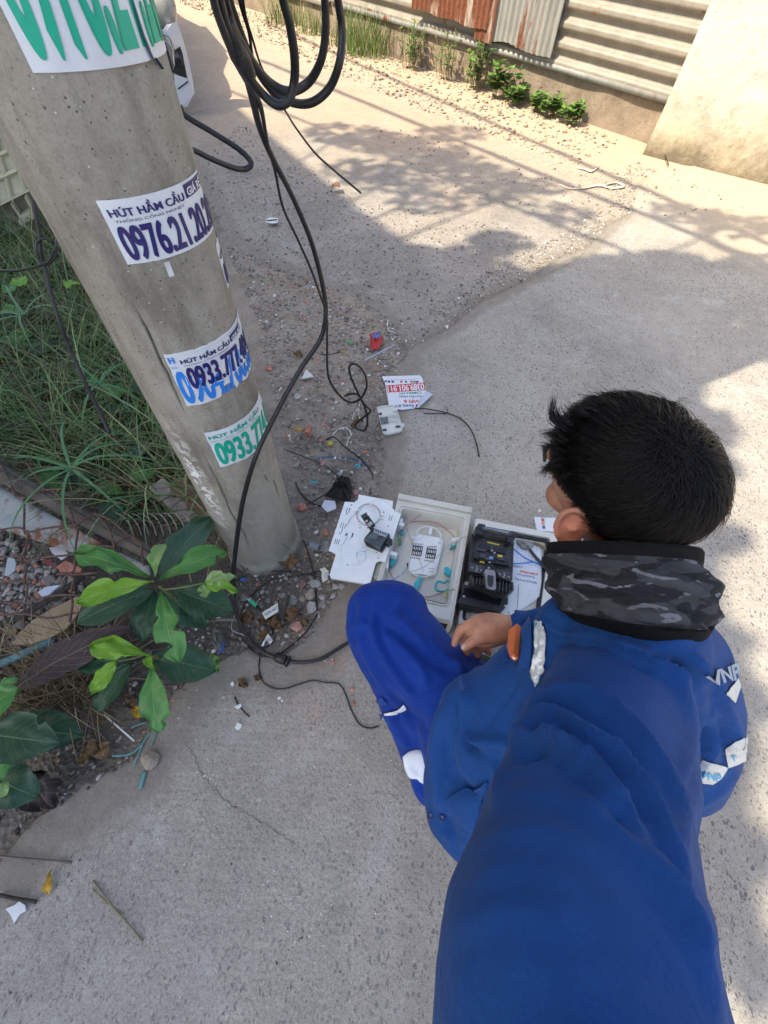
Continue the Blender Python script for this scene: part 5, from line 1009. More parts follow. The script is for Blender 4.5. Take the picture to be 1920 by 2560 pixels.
JF=[(za((410,500),(405,430),(440,350),(520,300),(640,280),(780,310),(900,390),(1000,500),(1100,640),(1165,780),(1205,900),(1225,1060)),11,.011),
    (za((450,520),(440,470),(470,410),(560,385),(650,430),(760,520),(880,600),(960,710),(1060,870),(1150,1050),(1210,1200),(1245,1380)),10,.013),
    (za((520,430),(560,500),(650,575),(760,665),(860,785),(950,920),(1050,1080),(1150,1250),(1230,1450),(1290,1600)),10,.010),
    (za((350,560),(420,520),(520,520),(610,585),(720,665),(800,750),(880,860)),12,.012),
    (za((480,470),(480,500),(520,510)),6,-.014),(za((560,450),(660,510),(760,590),(870,690)),7,-.009),(za((440,400),(520,345),(650,350),(780,420),(900,510),(1000,630)),8,-.008),
    (za((420,600),(520,560),(600,610),(720,710),(800,810)),7,-.010),
    (za((880,30),(1020,70),(1140,160),(1220,270),(1262,400),(1268,520),(1240,670),(1205,800)),13,.010),(za((1180,120),(1290,260),(1320,400),(1330,530),(1290,680),(1220,790)),10,-.014),
    (za((1290,100),(1400,260),(1480,420),(1500,560)),12,.008),(za((1350,330),(1400,440),(1380,560),(1330,650)),9,.008),(za((1380,380),(1440,500),(1450,640)),7,-.010),(za((1210,870),(1300,830),(1420,760),(1520,650)),10,.008),
    (za((700,840),(800,900),(950,1050),(1100,1230),(1240,1450),(1330,1650),(1400,1900)),16,.005),(za((860,880),(1000,1010),(1140,1180),(1260,1400)),9,-.006),(za((950,800),(1080,950),(1180,1150),(1250,1350),(1320,1550)),9,-.005),
    (za((300,800),(450,770),(640,800),(800,880)),26,.0022),(za((230,1010),(400,960),(600,990),(760,1060)),26,.0022),(za((150,1250),(330,1150),(520,1180),(720,1260)),28,.002),(za((80,1480),(300,1370),(520,1360),(760,1440)),28,.002),(za((60,1700),(300,1640),(600,1700),(900,1760)),30,.0015),
    (za((-60,60),(100,170),(150,300),(130,440),(170,500),(330,520)),8,.006),(zm((990,1150),(1040,1060),(1120,960),(1200,850),(1255,745)),4,-.005),(zm((1000,1165),(1050,1075),(1130,975),(1212,862),(1262,760)),4,.003),
    (zm((920,870),(885,1000),(892,1120),(960,1165),(1100,1165),(1230,1175)),6,.008),(zm((850,900),(850,1050),(900,1180),(1020,1260),(1130,1330)),12,-.009),(zm((800,1000),(770,1200),(800,1380),(900,1500),(1000,1520)),14,-.008),(zm((720,950),(700,1150),(710,1400),(740,1600)),11,.008),(zm((960,1200),(1060,1290),(1120,1400),(1100,1560)),14,.008),
    (zm((740,1640),(790,1720),(830,1830)),6,-.005),(zm((690,1720),(780,1790),(900,1850)),8,.004),
    ([(1345,1548),(1400,1585),(1490,1592),(1570,1622),(1640,1668)],9,.006),([(1350,1570),(1400,1605),(1490,1612),(1565,1642),(1620,1680)],5,-.006),([(1600,1625),(1700,1600),(1790,1560)],8,.005),([(1640,1665),(1720,1720),(1770,1800)],10,.006),([(1700,1620),(1780,1680),(1820,1740)],9,.005)]
V=fold(V,N,JF); V=lap(me,V,3); me.vertices.foreach_set('co',V.ravel()); me.update(); N=mno(me)
jac=obj('jacket',me,blue,man); bj=bvh_of(jac)
def patch(name,poly,mat,bv,par,off=.003,step=3.,wr=0.,label=None,th=True):
    poly=np.array(poly,float); 
    xs_=np.arange(poly[:,0].min(),poly[:,0].max()+step,step); ys_=np.arange(poly[:,1].min(),poly[:,1].max()+step,step); gxx,gyy=np.meshgrid(xs_,ys_); g=np.c_[gxx.ravel(),gyy.ravel()]
    ins=inpoly(g,poly); q=[tuple(x) for x in poly]; 
    # pull near-boundary points onto the outline
    idx={}; vs=[]
    for k in range(len(g)):
        p=g[k]; ok=ins[k]
        if not ok:
            best=None
            for a in range(len(poly)):
                A_,B_=poly[a],poly[(a+1)%len(poly)]; ab=B_-A_; t_=min(1,max(0,((p-A_)@ab)/(ab@ab+1e-9))); c_=A_+ab*t_; dd_=np.linalg.norm(c_-p)
                if best is None or dd_<best[0]: best=(dd_,c_)
            if best[0]<step*.75: p=best[1]; ok=True
        if ok:
            h_=hit(bv,p[0],p[1],off+(wr*mnoise.noise(Vector((p[0]*.08,p[1]*.05,0))) if wr else 0))
            if h_ is not None: idx[k]=len(vs); vs.append(h_)
    if idx:
        ts=np.array([proj(v)[0,2] for v in vs]); md=np.median(ts); idx={k:i for k,i in idx.items() if abs(ts[i]-md)<.07}
    nxg=len(xs_); F_=[]
    for k in idx:
        if k%nxg==nxg-1: continue
        f=[k,k+1,k+nxg+1,k+nxg]
        if all(x in idx for x in f):
            f2=[idx[x] for x in f]; P_=[vs[x] for x in f2]
            if max(np.linalg.norm(P_[0]-P_[2]),np.linalg.norm(P_[1]-P_[3]))<.03: F_.append(tuple(f2[::-1]))
    mb=MB(); mb.add(vs,F_); cs_=comps(mb); mb=max(cs_,key=lambda m_:len(m_.f)); o=obj(name,mb,mat,par,label=label)
    if th:
        sm=o.modifiers.new('s','SOLIDIFY'); sm.thickness=.0007; sm.offset=1
    return o
def stext(s_,tl,tr,br,bl_,bv,par,mat,bold=.03,off=.0048):
    tl,tr,br,bl_=[np.array(x,float) for x in (tl,tr,br,bl_)]
    def fm(u,v):
        q=(bl_*(1-u)+br*u)*(1-v)+(tl*(1-u)+tr*u)*v; h_=hit(bv,q[0],q[1],off); return h_ if h_ is not None else D(q[0],q[1],.6)
    return obj('lettering',text(s_,fm,bold),mat,par,shade=False)
P_=patch('reflective_strip',zm((1350,392),(1395,405),(1418,460),(1412,640),(1402,690),(1422,745),(1385,790),(1352,832),(1315,720),(1330,660),(1348,560)),refl,bj,jac,.003,2.,.0025,label='crumpled silver strip on the chest')
cy_t=flat('cyan_print',(.05,.35,.6)); stext('VN',*zm((1362,735),(1395,755),(1388,790),(1355,770)),bj,P_,cy_t,off=.0042); stext('T',*zm((1350,405),(1370,410),(1368,440),(1350,435)),bj,P_,cy_t,off=.0042)
gp=flat('grey_print',(.30,.36,.42)); stext('VNP',*za((1338,168),(1492,112),(1503,192),(1372,226)),bj,jac,gp,.04,.0045)
P_=patch('reflective_strip',za((1440,268),(1500,190),(1512,232),(1484,318)),refl,bj,jac,.0018,2.,label='short silver strip high on the back')
P_=patch('reflective_strip',za((1442,545),(1500,505),(1560,480),(1560,600),(1500,625),(1452,642)),refl,bj,jac,.0018,2.,label='silver strip at the right edge of the back'); stext('T',*za((1468,575),(1492,568),(1490,598),(1470,604)),bj,P_,cy_t,off=.0042)
P_=patch('reflective_strip',za((1332,603),(1452,640),(1422,692),(1378,724),(1292,714)),refl,bj,jac,.0018,2.,label='silver strip folded on the side of the back'); stext('VNP',*za((1320,655),(1415,668),(1408,705),(1318,688)),bj,P_,cy_t,off=.0042)
pk=patch('chest_flap',zm((1290,292),(1322,322),(1345,395),(1342,560),(1322,690),(1262,722),(1250,700),(1280,600),(1288,520),(1270,450),(1254,400),(1256,330)),blue,bj,jac,.007,2.)
patch('lower_pocket',zm((780,1543),(1045,1425),(1112,1592),(1072,1720),(925,1750),(870,1690),(800,1600)),blue,bj,jac,.005,2.5)
patch('pocket_hem',zm((780,1543),(1045,1425),(1052,1440),(788,1556)),blue,bj,jac,.0075,2.)
for c_ in ((672,1655),(738,1665)):
    x_,y_=ZM2(*c_); h_=hit(bj,x_,y_,.004)
    if h_ is None: continue
    n_=nrm(EYE-h_); a1=nrm(np.cross(n_,[0,0,1])); a2=np.cross(n_,a1); mb=MB(); R_=[[h_+n_*zz_+(a1*math.cos(a)+a2*math.sin(a))*r_ for a in np.linspace(0,6.283,16,endpoint=False)] for zz_,r_ in ((-.002,.005),(.001,.0055),(.002,.0048),(.0012,.0038),(.0012,.0005))]; mb.loft(R_); obj('button',mb,simple('navy_button',(.012,.03,.13),.3),jac)
h_=hit(bj,*ZM2(1160,655),.003); n_=nrm(EYE-h_); a1=nrm(np.cross(n_,[0,0,1])); a2=np.cross(n_,a1); mb=MB(); mb.loft([[h_+n_*zz_+(a1*math.cos(a)*.5+a2*math.sin(a))*r_ for a in np.linspace(0,6.283,16,endpoint=False)] for zz_,r_ in ((-.002,.006),(.001,.0065),(.002,.005),(.001,.002))]); obj('button',mb,blue,jac)
# phone in the chest pocket
PQ=zm((1252,436),(1268,468),(1262,640),(1240,656),(1218,600),(1218,505)); hq=[hit(bj,*p,.008) for p in PQ]; ph=thing('orange_phone','orange cased phone sticking out of the chest pocket','phone',hq[0])
mb=MB().plate(hq,.009); obj('case',mb,simple('orange_case',(.62,.15,.04),.4,.05,20),ph,shade=False)
for (a,b,r_) in ((1235,490,.0045),(1231,530,.0045),(1248,632,.003)):
    c_=hit(bj,*ZM2(a,b),.0095); n_=nrm(EYE-c_); obj('camera_lens',MB().tube([c_,c_+n_*.002,c_+n_*.0021],[r_,r_,r_*.6],12),simple('lens_ring',(.35,.33,.30),.2,metal=.8) if r_>.004 else flat('flash_white',(.8,.8,.75)),ph)
patch('pocket_shadow',zm((1268,470),(1290,530),(1290,600),(1262,690),(1245,712),(1240,660),(1262,642)),flat('pocket_shade',(.006,.008,.02),.9),bj,jac,.006,2.5,th=False)  # near-black patch paints the shade inside the pocket opening
# cuff
mb=MB(); A_=D(1318,1573,.831); B_=D(1292,1574,.836); mb.tube([A_,B_,B_+nrm(B_-A_)*.001,A_],[.036,.0385,.034,.033],24); obj('cuff',mb,blue,jac)
# ---------------------------------------------------------------- trousers
mb=MB()
ch((1420,1880,.86,.13),(1200,1790,.90,.095),(1070,1675,.92,.084),(975,1568,.93,.088)); ch((962,1562,.935,.088),(975,1620,.95,.080),(1000,1690,.985,.070),(1024,1770,1.03,.066),(1050,1850,1.08,.060),(1075,1935,1.13,.055),(1085,1985,1.16,.052))
ch((1100,1760,.95,.06),(1140,1880,1.0,.08),(1160,1980,1.05,.07)); ch((945,1530,.93,.070),(990,1530,.925,.07))
ch((1420,1880,.86,.13),(1410,1620,.91,.085),(1345,1690,1.10,.055)); ch((1420,1900,.86,.14),(1450,1960,.95,.14))
me=remesh(mb,.0055,9,.5); V=mco(me); N=mno(me); V=V+N*(.0028*fbm(V,8,3,13)+.0055*ridged(V+.02*np.c_[vn(V,6,51),vn(V,6,52),vn(V,6,53)],10,61)*np.clip(.5+vn(V,4,87),0,1)+.0018*ridged(V,26,65))[:,None]
TF=[(zm((560,180),(470,260),(420,380)),10,.005),(zm((170,300),(150,400),(160,500)),7,-.006),(zm((250,250),(220,330),(215,430)),7,.005),(zm((420,520),(520,600),(600,700),(640,800)),7,.006),(zm((640,500),(740,600),(860,700)),7,.006),(zm((620,520),(720,620),(830,710)),5,-.006),(zm((430,980),(470,1080),(540,1180)),7,-.006),(zm((300,760),(360,860),(400,940)),6,-.005),(zm((110,350),(110,430),(150,440),(230,420),(300,440)),6,.006),(zm((300,330),(295,430),(310,520),(360,620),(440,740),(560,880)),6,.007),(zm((320,345),(325,430),(345,520),(400,620),(480,740),(575,870)),5,-.007),(zm((400,350),(520,420),(640,540),(760,640),(880,740)),12,.006),(zm((360,420),(500,520),(640,640),(800,730)),9,-.006),(zm((480,330),(600,460),(700,560),(820,660)),8,-.005),(zm((130,480),(180,600),(260,760),(330,900)),9,-.005),(zm((180,430),(230,560),(300,700),(380,850),(450,930)),9,.006),
    (zm((600,900),(700,860),(790,820)),6,-.006),(zm((410,1020),(420,1100),(480,1160),(520,1220)),7,.006),(zm((470,1010),(560,1020),(650,1100)),14,-.006),(zm((540,1440),(600,1500),(640,1560)),8,.010),(zm((560,1490),(620,1540)),5,-.010),(zm((120,560),(160,700),(230,840)),6,.004)]
V=fold(V,N,TF); V=lap(me,V,3); me.vertices.foreach_set('co',V.ravel()); me.update(); tr=obj('trousers',me,tblue,man); bt=bvh_of(tr)
patch('reflective_band',zm((370,985),(450,960),(545,872),(588,888),(575,905),(500,960),(440,990),(378,1000)),refw,bt,tr,.005,2.2,label='white band across the shin pocket')
patch('velcro_patch',zm((312,905),(350,880),(388,925),(345,948)),simple('velcro',(.015,.06,.30),.95,.2,60,.003,500),bt,tr,.003,2.5)
patch('strap_end',zm((345,985),(368,985),(370,1010),(356,1055),(345,1055)),tblue,bt,tr,.008,2.5)
mb=MB(); WQ=zm((482,1275),(545,1232),(638,1250),(640,1440),(600,1442),(575,1420),(530,1415),(500,1360)); pts=[D(*p,1.0) for p in WQ]; cc_=sum(pts)/len(pts); R_=[[cc_+(p-cc_)*k-nrm(ray(1035,1920))*z_ for p in smooth([*pts,pts[0]],3)[:-1]] for k,z_ in ((.94,-.008),(1,0),(.96,.006),(.6,.010),(.3,.007))]; mb.loft(R_); obj('ankle_cloth',mb,refw,man)
# ---------------------------------------------------------------- shoes
def shoe(toe,heel,z,name,label,m1,m2):
    a=G(*toe,z); b=G(*heel,z); L=np.linalg.norm(b-a); d_=nrm(b-a); s_=np.array([-d_[1],d_[0],0]); R_=[]
    prof=[(0,.018,.02),(.03,.034,.035),(.12,.044,.05),(.28,.047,.062),(.45,.042,.085),(.6,.038,.105),(.78,.036,.11),(.93,.034,.105),(1,.022,.09)]
    for u,w,h in prof:
        c_=a+d_*u*.27; c_[2]=.03; R_.append([c_+s_*w*math.cos(t_)+np.array([0,0,max(-.006,h*math.sin(t_))*1.0-.0]) for t_ in np.linspace(0,6.283,20,endpoint=False)])
    o=obj(name,MB().loft(R_),m1,man,label=label); R_=[]
    for u,w,h in prof: c_=a+d_*(u*.285-.008); R_.append([c_+s_*w*1.12*x_+np.array([0,0,z_-c_[2]]) for x_,z_ in ((-1,.002),(1,.002),(1.0,.030),(-1.0,.030))])
    obj('sole',MB().loft(R_),m2,o,shade=False); return o,a,d_,s_
dgreen=simple('dark_green_canvas',(.016,.032,.022),.8,.3,30,.002,150)
o,a,d_,s_=shoe((1150,1660),(1330,1712),.05,'shoe','dark green canvas shoe under the hand',dgreen,blkp)
mb=MB()
for k in range(5): c_=a+d_*(.09+.022*k)+np.array([0,0,.082+.007*k-.05]); mb.tube([c_-s_*.025,c_+[0,0,.006],c_+s_*.025],.003,6)
obj('laces',mb,simple('lace_green',(.05,.08,.055),.8),o)
obj('toe_cap',MB().ell(a+d_*.028+np.array([0,0,.0]),np.array([d_,s_,[0,0,1]]),(.045,.046,.036)),blkp,o)
shoe((1160,2020),(1260,1960),.05,'shoe','black shoe hidden under the jacket hem',blkp,blkp)
# ================================================================ CAR behind the pole
car=thing('parked_car','white car parked behind the pole, only its headlight, fog lamp and front wheel showing','car',(-2.85,6.8,0))
wpaint=NT('white_car_paint'); wpaint.col((.62,.64,.67)); wpaint.rough(.25); wpaint.b.inputs['Coat Weight'].default_value=.6; wpaint=wpaint.m
cx0,yf,cw_=-2.86,4.93,.86
CA=math.radians(26); CK=np.array([-1.98,4.98,0]); CNn=np.array([math.sin(CA),-math.cos(CA),0])
def rc(p): p=np.array(p,float)-CK; return CK+np.array([p[0]*math.cos(CA)-p[1]*math.sin(CA),p[0]*math.sin(CA)+p[1]*math.cos(CA),p[2]])
def sec(y,w,zb,zt_,k=4.):      # super-ellipse section
    out=[]
    for a in np.linspace(0,2*math.pi,48,endpoint=False):
        c_,s_=math.cos(a),math.sin(a); x=math.copysign(abs(c_)**(2/k),c_)*w; z_=math.copysign(abs(s_)**(2/k),s_); out.append(rc([cx0+x,y,(zb+zt_)/2+z_*(zt_-zb)/2]))
    return out
prof=[(0,.55,.26,.52,3),(.05,.70,.20,.66,3.2),(.16,.80,.17,.78,3.6),(.35,.85,.17,.86,4),(.7,.86,.18,.93,4),(1.2,.86,.2,.98,4),(2.2,.86,.2,1.0,4),(3.4,.86,.2,1.02,4),(3.9,.84,.22,1.0,4),(4.15,.76,.28,.85,3.2),(4.2,.6,.35,.7,3)]
obj('car_body',MB().loft([sec(yf+a,b,c,d,e) for a,b,c,d,e in prof]),wpaint,car)
cab_=[(1.05,.70,.9,.98,4),(1.6,.66,.9,1.38,4),(2.0,.64,.9,1.46,4),(2.9,.64,.9,1.46,4),(3.5,.66,.9,1.2,4),(3.9,.7,.9,1.0,4)]
obj('windows',MB().loft([sec(yf+a,b+.01,c,d-.02,e) for a,b,c,d,e in cab_]),simple('car_glass',(.02,.025,.03),.05,.05,5),car); obj('roof',MB().loft([sec(yf+a,.56,1.40,1.47,3) for a in (1.85,2.1,2.8,3.1)]),wpaint,car)
def wheel(x,y):
    c_=np.array([x,y,.30]); ax=np.array([1.,0,0]); w_=thing_part('wheel',car)
    R_=[]
    for dx,r in ((-.10,.22),(-.10,.285),(-.08,.30),(.08,.30),(.10,.285),(.10,.22)): R_.append([rc(c_+np.array([dx,math.cos(a)*r,math.sin(a)*r])) for a in np.linspace(0,6.283,40,endpoint=False)])
    t_=obj('wheel',MB().loft(R_),simple('tyre',(.018,.018,.018),.85,.2,50,.004,60),car); R_=[]
    for dx,r in ((-.08,.05),(-.105,.19),(.105,.19),(.08,.05)): R_.append([rc(c_+np.array([dx,math.cos(a)*r,math.sin(a)*r])) for a in np.linspace(0,6.283,30,endpoint=False)])
    obj('rim',MB().loft(R_),simple('alloy',(.4,.4,.41),.3,.1,20,metal=.7),t_)
def thing_part(*a): return None
for x in (cx0-.74,cx0+.76):
    for y in (yf+.48,yf+3.3): wheel(x,y)
def fp(px,py,y): r=ray(px,py); t_=((CK-EYE)@CNn+(4.93-y))/(r@CNn); return EYE+r*t_
def faceye(P_):
    P_=[np.array(p) for p in P_]; c=sum(P_)/len(P_); n=np.zeros(3)
    for i in range(len(P_)): n+=np.cross(P_[i]-c,P_[(i+1)%len(P_)]-c)
    return P_ if n@(EYE-c)>0 else P_[::-1]
def cplate(name,pts,y,th,mat,par=car,slope=0.0): return obj(name,MB().plate(faceye([fp(a,b,y+slope*k) for k,(a,b) in enumerate(pts)]),th),mat,par,shade=False)
ZC=ZM(.14467,380,0)
def zcar(*p): return [ZC(*q) for q in p]
gp_=simple('black_trim',(.012,.012,.013),.5,.2,40)
for sx in (1,-1):
    c_=fp(*ZC(150,230),4.95); c_=c_ if sx>0 else c_-np.array([math.cos(CA),math.sin(CA),0])*1.4
    hl=obj('headlight',MB().ell(c_+np.array([-.02*sx,.04,.05]),rotm(.45*sx),(.17,.09,.15)),simple('headlight_glass',(.34,.33,.30),.06,.12,6,spec=.9),car); obj('reflector',MB().ell(c_+np.array([-.05*sx,-.035,.04]),np.eye(3),(.06,.02,.055)),simple('amber',(.55,.35,.1),.2,.2,20),hl)
def side(pts,y,zoff=0):
    return [fp(a,b,y) for a,b in pts]
bp=obj('bumper_corner',MB().plate([fp(a,b,y_) for (a,b),y_ in zip(zcar((90,480),(180,520),(330,300),(430,560),(500,800),(560,1000),(630,1350),(665,1590),(540,1830),(440,1830),(380,1260),(340,1130),(200,700)),(4.86,4.86,4.95,4.97,4.95,4.94,4.93,4.93,4.86,4.84,4.86,4.86,4.86))],.05),wpaint,car,flatang=40)
fg=cplate('fog_lamp_recess',zcar((380,890),(490,810),(530,930),(610,1350),(470,1310),(380,1260)),4.80,.02,gp_)
c_=fp(*ZC(455,1040),4.795); obj('fog_lamp',MB().ell(c_,np.eye(3),(.038,.014,.048)),simple('fog_glass',(.03,.03,.035),.1),fg)
cplate('front_grille',zcar((-100,700),(180,560),(230,720),(310,980),(380,1250),(-60,1500)),4.80,.02,gp_)
obj('chrome_trim',MB().tube(smooth([fp(*ZC(*p),4.80) for p in [(180,580),(280,620),(340,740),(370,900),(385,1150)]],6),.008,6),simple('chrome',(.55,.55,.56),.12,.1,10,metal=.9),car)
obj('chrome_trim',MB().tube(smooth([fp(*ZC(*p),4.80) for p in [(210,710),(280,750),(340,860),(365,1050)]],6),.006,6),simple('chrome_b',(.55,.55,.56),.12,.1,10,metal=.9),car)
cplate('bumper_lip',zcar((380,1280),(640,1370),(660,1560),(690,1640),(545,1830),(430,1830)),4.80,.06,wpaint)
cplate('bumper_step',zcar((450,1530),(625,1400),(632,1415),(455,1550)),4.79,.01,gp_)
# ================================================================ beige moulded container
bg_=simple('beige_plastic',(.58,.54,.38),.5,.06,10); bgd=simple('beige_plastic_shaded',(.30,.26,.19),.7,.2,10)  # browner copy puts the shade of the lower part into the colour
Zc=ZM(.1567,0,300)
cr_=thing('plastic_pallet','beige moulded plastic pallet with a ribbed face standing in the weeds left of the pole','pallet',G(20,600,0))
pc0=G(40,600,.0); pY=2.55
def pf(x,y,d=0.): a,b=Zc(x,y); r=ray(a,b); pn=nrm(np.array([.30,-.95,0])); o=np.array([-2.12,2.62,0]); t_=((o-EYE)@pn+d)/(r@pn); return EYE+r*t_
def pplate(name,pts,d,th,mat,par=cr_,**k): return obj(name,MB().plate(faceye([pf(x,y,d) for x,y in pts]),th),mat,par,shade=False,**k)
fc_=pplate('upper_panel',[(-1400,700),(-1400,-900),(-300,-700),(0,180),(150,450),(200,560),(330,770),(470,960),(465,1100),(0,1330),(-1400,2000)],0,.05,bg_)
for (a,b) in (((-1400,1560),(280,800)),((-600,850),(120,500)),((-1000,560),(60,260))): obj('rib',MB().tube([pf(*a,.012),pf(*b,.012)],.011,4),bg_,fc_,shade=False)
for (a,b) in (((0,600),(170,1210)),((285,760),(390,1110)),((-260,500),(-60,1330)),((-560,300),(-330,1450)),((-120,120),(0,600))): obj('rib',MB().tube([pf(*a,.012),pf(*b,.012)],.009,4),bg_,fc_,shade=False)
pplate('ledge',[(-1400,2000),(0,1330),(465,1100),(470,1135),(0,1370),(-1400,2050)],.02,.07,bg_)
pplate('lower_panel',[(-1400,2050),(0,1370),(470,1135),(860,1560),(870,1750),(660,1860),(400,1690),(100,1790),(-1400,2350)],-.05,.05,bgd)
pk_=pplate('pocket_frame',[(165,1340),(185,1335),(320,1530),(310,1545)],.0,.05,bg_); pplate('pocket_frame',[(385,1240),(400,1240),(520,1430),(505,1445)],.0,.05,bg_); pplate('pocket_shelf',[(300,1545),(510,1430),(545,1575),(340,1685),(300,1650)],.01,.06,bg_)
pplate('pallet_foot',[(-300,1900),(90,1770),(400,1690),(420,1720),(100,1820),(-300,1950)],-.03,.05,bg_)
pplate('pallet_foot',[(860,1980),(1060,2000),(1075,2060),(900,2080)],.0,.08,bgd)
# ================================================================ PLANTS
def leafmat(name,c1,c2,vein,rough=.42,trans=.12,spots=0.,spotc=(.30,.24,.06)):
    t=NT(name); uvn=t.n('ShaderNodeUVMap'); uvn.uv_map='UVMap'; s_=t.n('ShaderNodeSeparateXYZ'); t.l(uvn.outputs[0],s_.inputs[0]); u,v=s_.outputs[0],s_.outputs[1]
    av=t.math('ABSOLUTE',t.math('SUBTRACT',v,.5)); mid=t.ramp(av,.022,.006); ph=t.math('ADD',t.math('MULTIPLY',u,58.),t.math('MULTIPLY',av,-34.)); lat=t.ramp(t.math('SINE',ph),.94,1.); n=t.noise(14,5,.6)
    c=t.mix(t.ramp(n,.3,.7),c1,c2); c=t.mix(t.math('MULTIPLY',lat,.5),c,vein); c=t.mix(t.math('MULTIPLY',mid,.85),c,vein)
    if spots: c=t.mix(t.math('MULTIPLY',t.ramp(t.noise(45,5,.75),.60,.66),spots),c,spotc)
    t.col(c); t.rough(rough); t.b.inputs['Specular IOR Level'].default_value=.45
    t.bump(t.math('ADD',t.math('MULTIPLY',lat,-.6),t.math('MULTIPLY',mid,-1.)),.0012,.7); t.bump(t.noise(50,3),.0015,.4)
    # thin leaf: some light passes through
    tr_=t.n('ShaderNodeBsdfTranslucent'); t.l(c,tr_.inputs[0]) if False else tr_.inputs.__getitem__(0); x=t.n('ShaderNodeMixShader'); x.inputs[0].default_value=trans; tr_.inputs[0].default_value=(*[min(1,q*1.6) for q in c2],1)
    o=[q for q in t.N if q.type=='OUTPUT_MATERIAL'][0]; t.l(t.b.outputs[0],x.inputs[1]); t.l(tr_.outputs[0],x.inputs[2]); t.l(x.outputs[0],o.inputs[0]); return t.m
LDK=leafmat('leaf_dark',(.013,.052,.026),(.028,.088,.040),(.08,.18,.08),spots=.25); LMD=leafmat('leaf_mid',(.035,.14,.022),(.07,.24,.04),(.17,.32,.12),spots=.6); LLM=leafmat('leaf_lime',(.10,.25,.010),(.16,.34,.02),(.26,.42,.08),spots=.5); LPL=leafmat('leaf_pale',(.13,.26,.05),(.24,.36,.14),(.35,.45,.2),spots=.8); LPU=leafmat('leaf_dead_purple',(.030,.020,.020),(.065,.048,.045),(.22,.18,.12),.7,.02); LBR=leafmat('leaf_brown',(.10,.055,.02),(.20,.12,.05),(.3,.2,.1),.7,.05); LYL=leafmat('leaf_yellow',(.42,.22,.01),(.60,.36,.03),(.6,.45,.1),.5,.1)
def leafmesh(base,tip,w,curl=.12,cup=.25,bites=(),shape='ob',n=26,m=10,up=None,wav=.006,seed=0,droop=.0):
    base=np.array(base,float); tip=np.array(tip,float); L=np.linalg.norm(tip-base); d=(tip-base)/L; up=np.array([0,0,1.]) if up is None else np.array(up); s=nrm(np.cross(d,up)); nn=np.cross(s,d); V=[];UV=[]
    for i in range(n+1):
        u=i/n
        if shape=='ob': pw=(math.sin(math.pi*min(1,u**1.25))**.75)*(.55+.45*u)*1.12 if 0<u<1 else .03
        elif shape=='el': pw=math.sin(math.pi*u)**.8 if 0<u<1 else .02
        elif shape=='heart': pw=(1.15*(u+.02)**.28*(1-u)**.75*1.45) if u<1 else .0
        else: pw=math.sin(math.pi*u**.8)
        c=base+d*L*u+nn*(curl*L*math.sin(math.pi*u*.9)-droop*L*u*u)
        for j in range(m+1):
            v=j/m*2-1; k=1.
            for (bu,side,bw,bd) in bites:
                if v*side>0: k=min(k,1-bd*max(0,1-((u-bu)/bw)**2)*(1+.5*mnoise.noise(Vector((u*25,seed,0)))))
            bn=mnoise.noise(Vector((u*9,side_(v)*3+seed*1.7,5))); k*=1-.55*max(0,bn-.38)*2 if shape!='heart' else 1; k*=1+.05*mnoise.noise(Vector((u*14,side_(v)+seed,1)))
            x=v*min(1,1)*w/2*pw*k
            V.append(c+s*x+nn*(cup*abs(v)**1.5*w/2*pw*.5+wav*mnoise.noise(Vector((u*4,v*2,seed)))*(.3+abs(v))*2)); UV.append((u,.5+v*.5*k))
    F=[(i*(m+1)+j,(i+1)*(m+1)+j,(i+1)*(m+1)+j+1,i*(m+1)+j+1) for i in range(n) for j in range(m)]
    me=bpy.data.meshes.new('leaf'); me.from_pydata([tuple(q) for q in V],[],F); me.update(); ul=me.uv_layers.new(name='UVMap')
    li=np.empty(len(me.loops),np.int32); me.loops.foreach_get('vertex_index',li); ul.data.foreach_set('uv',np.array(UV,np.float32)[li].ravel()); return me
def side_(v): return 7. if v>0 else 3.
def leaf(par,base,tip,w,mat,name='leaf',**k):
    return obj(name,leafmesh(base,tip,w,**k),mat,par)
Z1=ZM(.3858,0,1100)
def zz1(x,y,z): a,b=Z1(x,y); return G(a,b,z)
stemm=simple('green_stem',(.12,.13,.05),.6,.2,30)
def sapling(name,label,cen,h,leaves,twigs=()):
    c=zz1(*cen,h); t_=thing(name,label,'plant',[c[0]-.02,c[1]+.01,ground_h(c[0],c[1])],'young large leaved saplings by the concrete edge'); b_=np.array([c[0]-.03,c[1]+.02,-.03])
    obj('stem',MB().tube(smooth([b_,(b_+c)/2+[.01,0,0],c],6),[.006,.005,.004],8),stemm,t_)
    for k,lf_ in enumerate(leaves):
        (bx,by,bz),(tx,ty,tz_),w,mat=lf_[:4]; kw=lf_[4] if len(lf_)>4 else {}
        A_=zz1(bx,by,bz); B_=zz1(tx,ty,tz_); leaf(t_,A_,B_,w,mat,seed=k*3.3+cen[0]*.01,**kw)
    for tw_ in twigs: obj('twig',MB().tube(smooth([zz1(*p) for p in tw_],5),.0022,6),stemm,t_)
    return t_
B=lambda *a:{'bites':a}
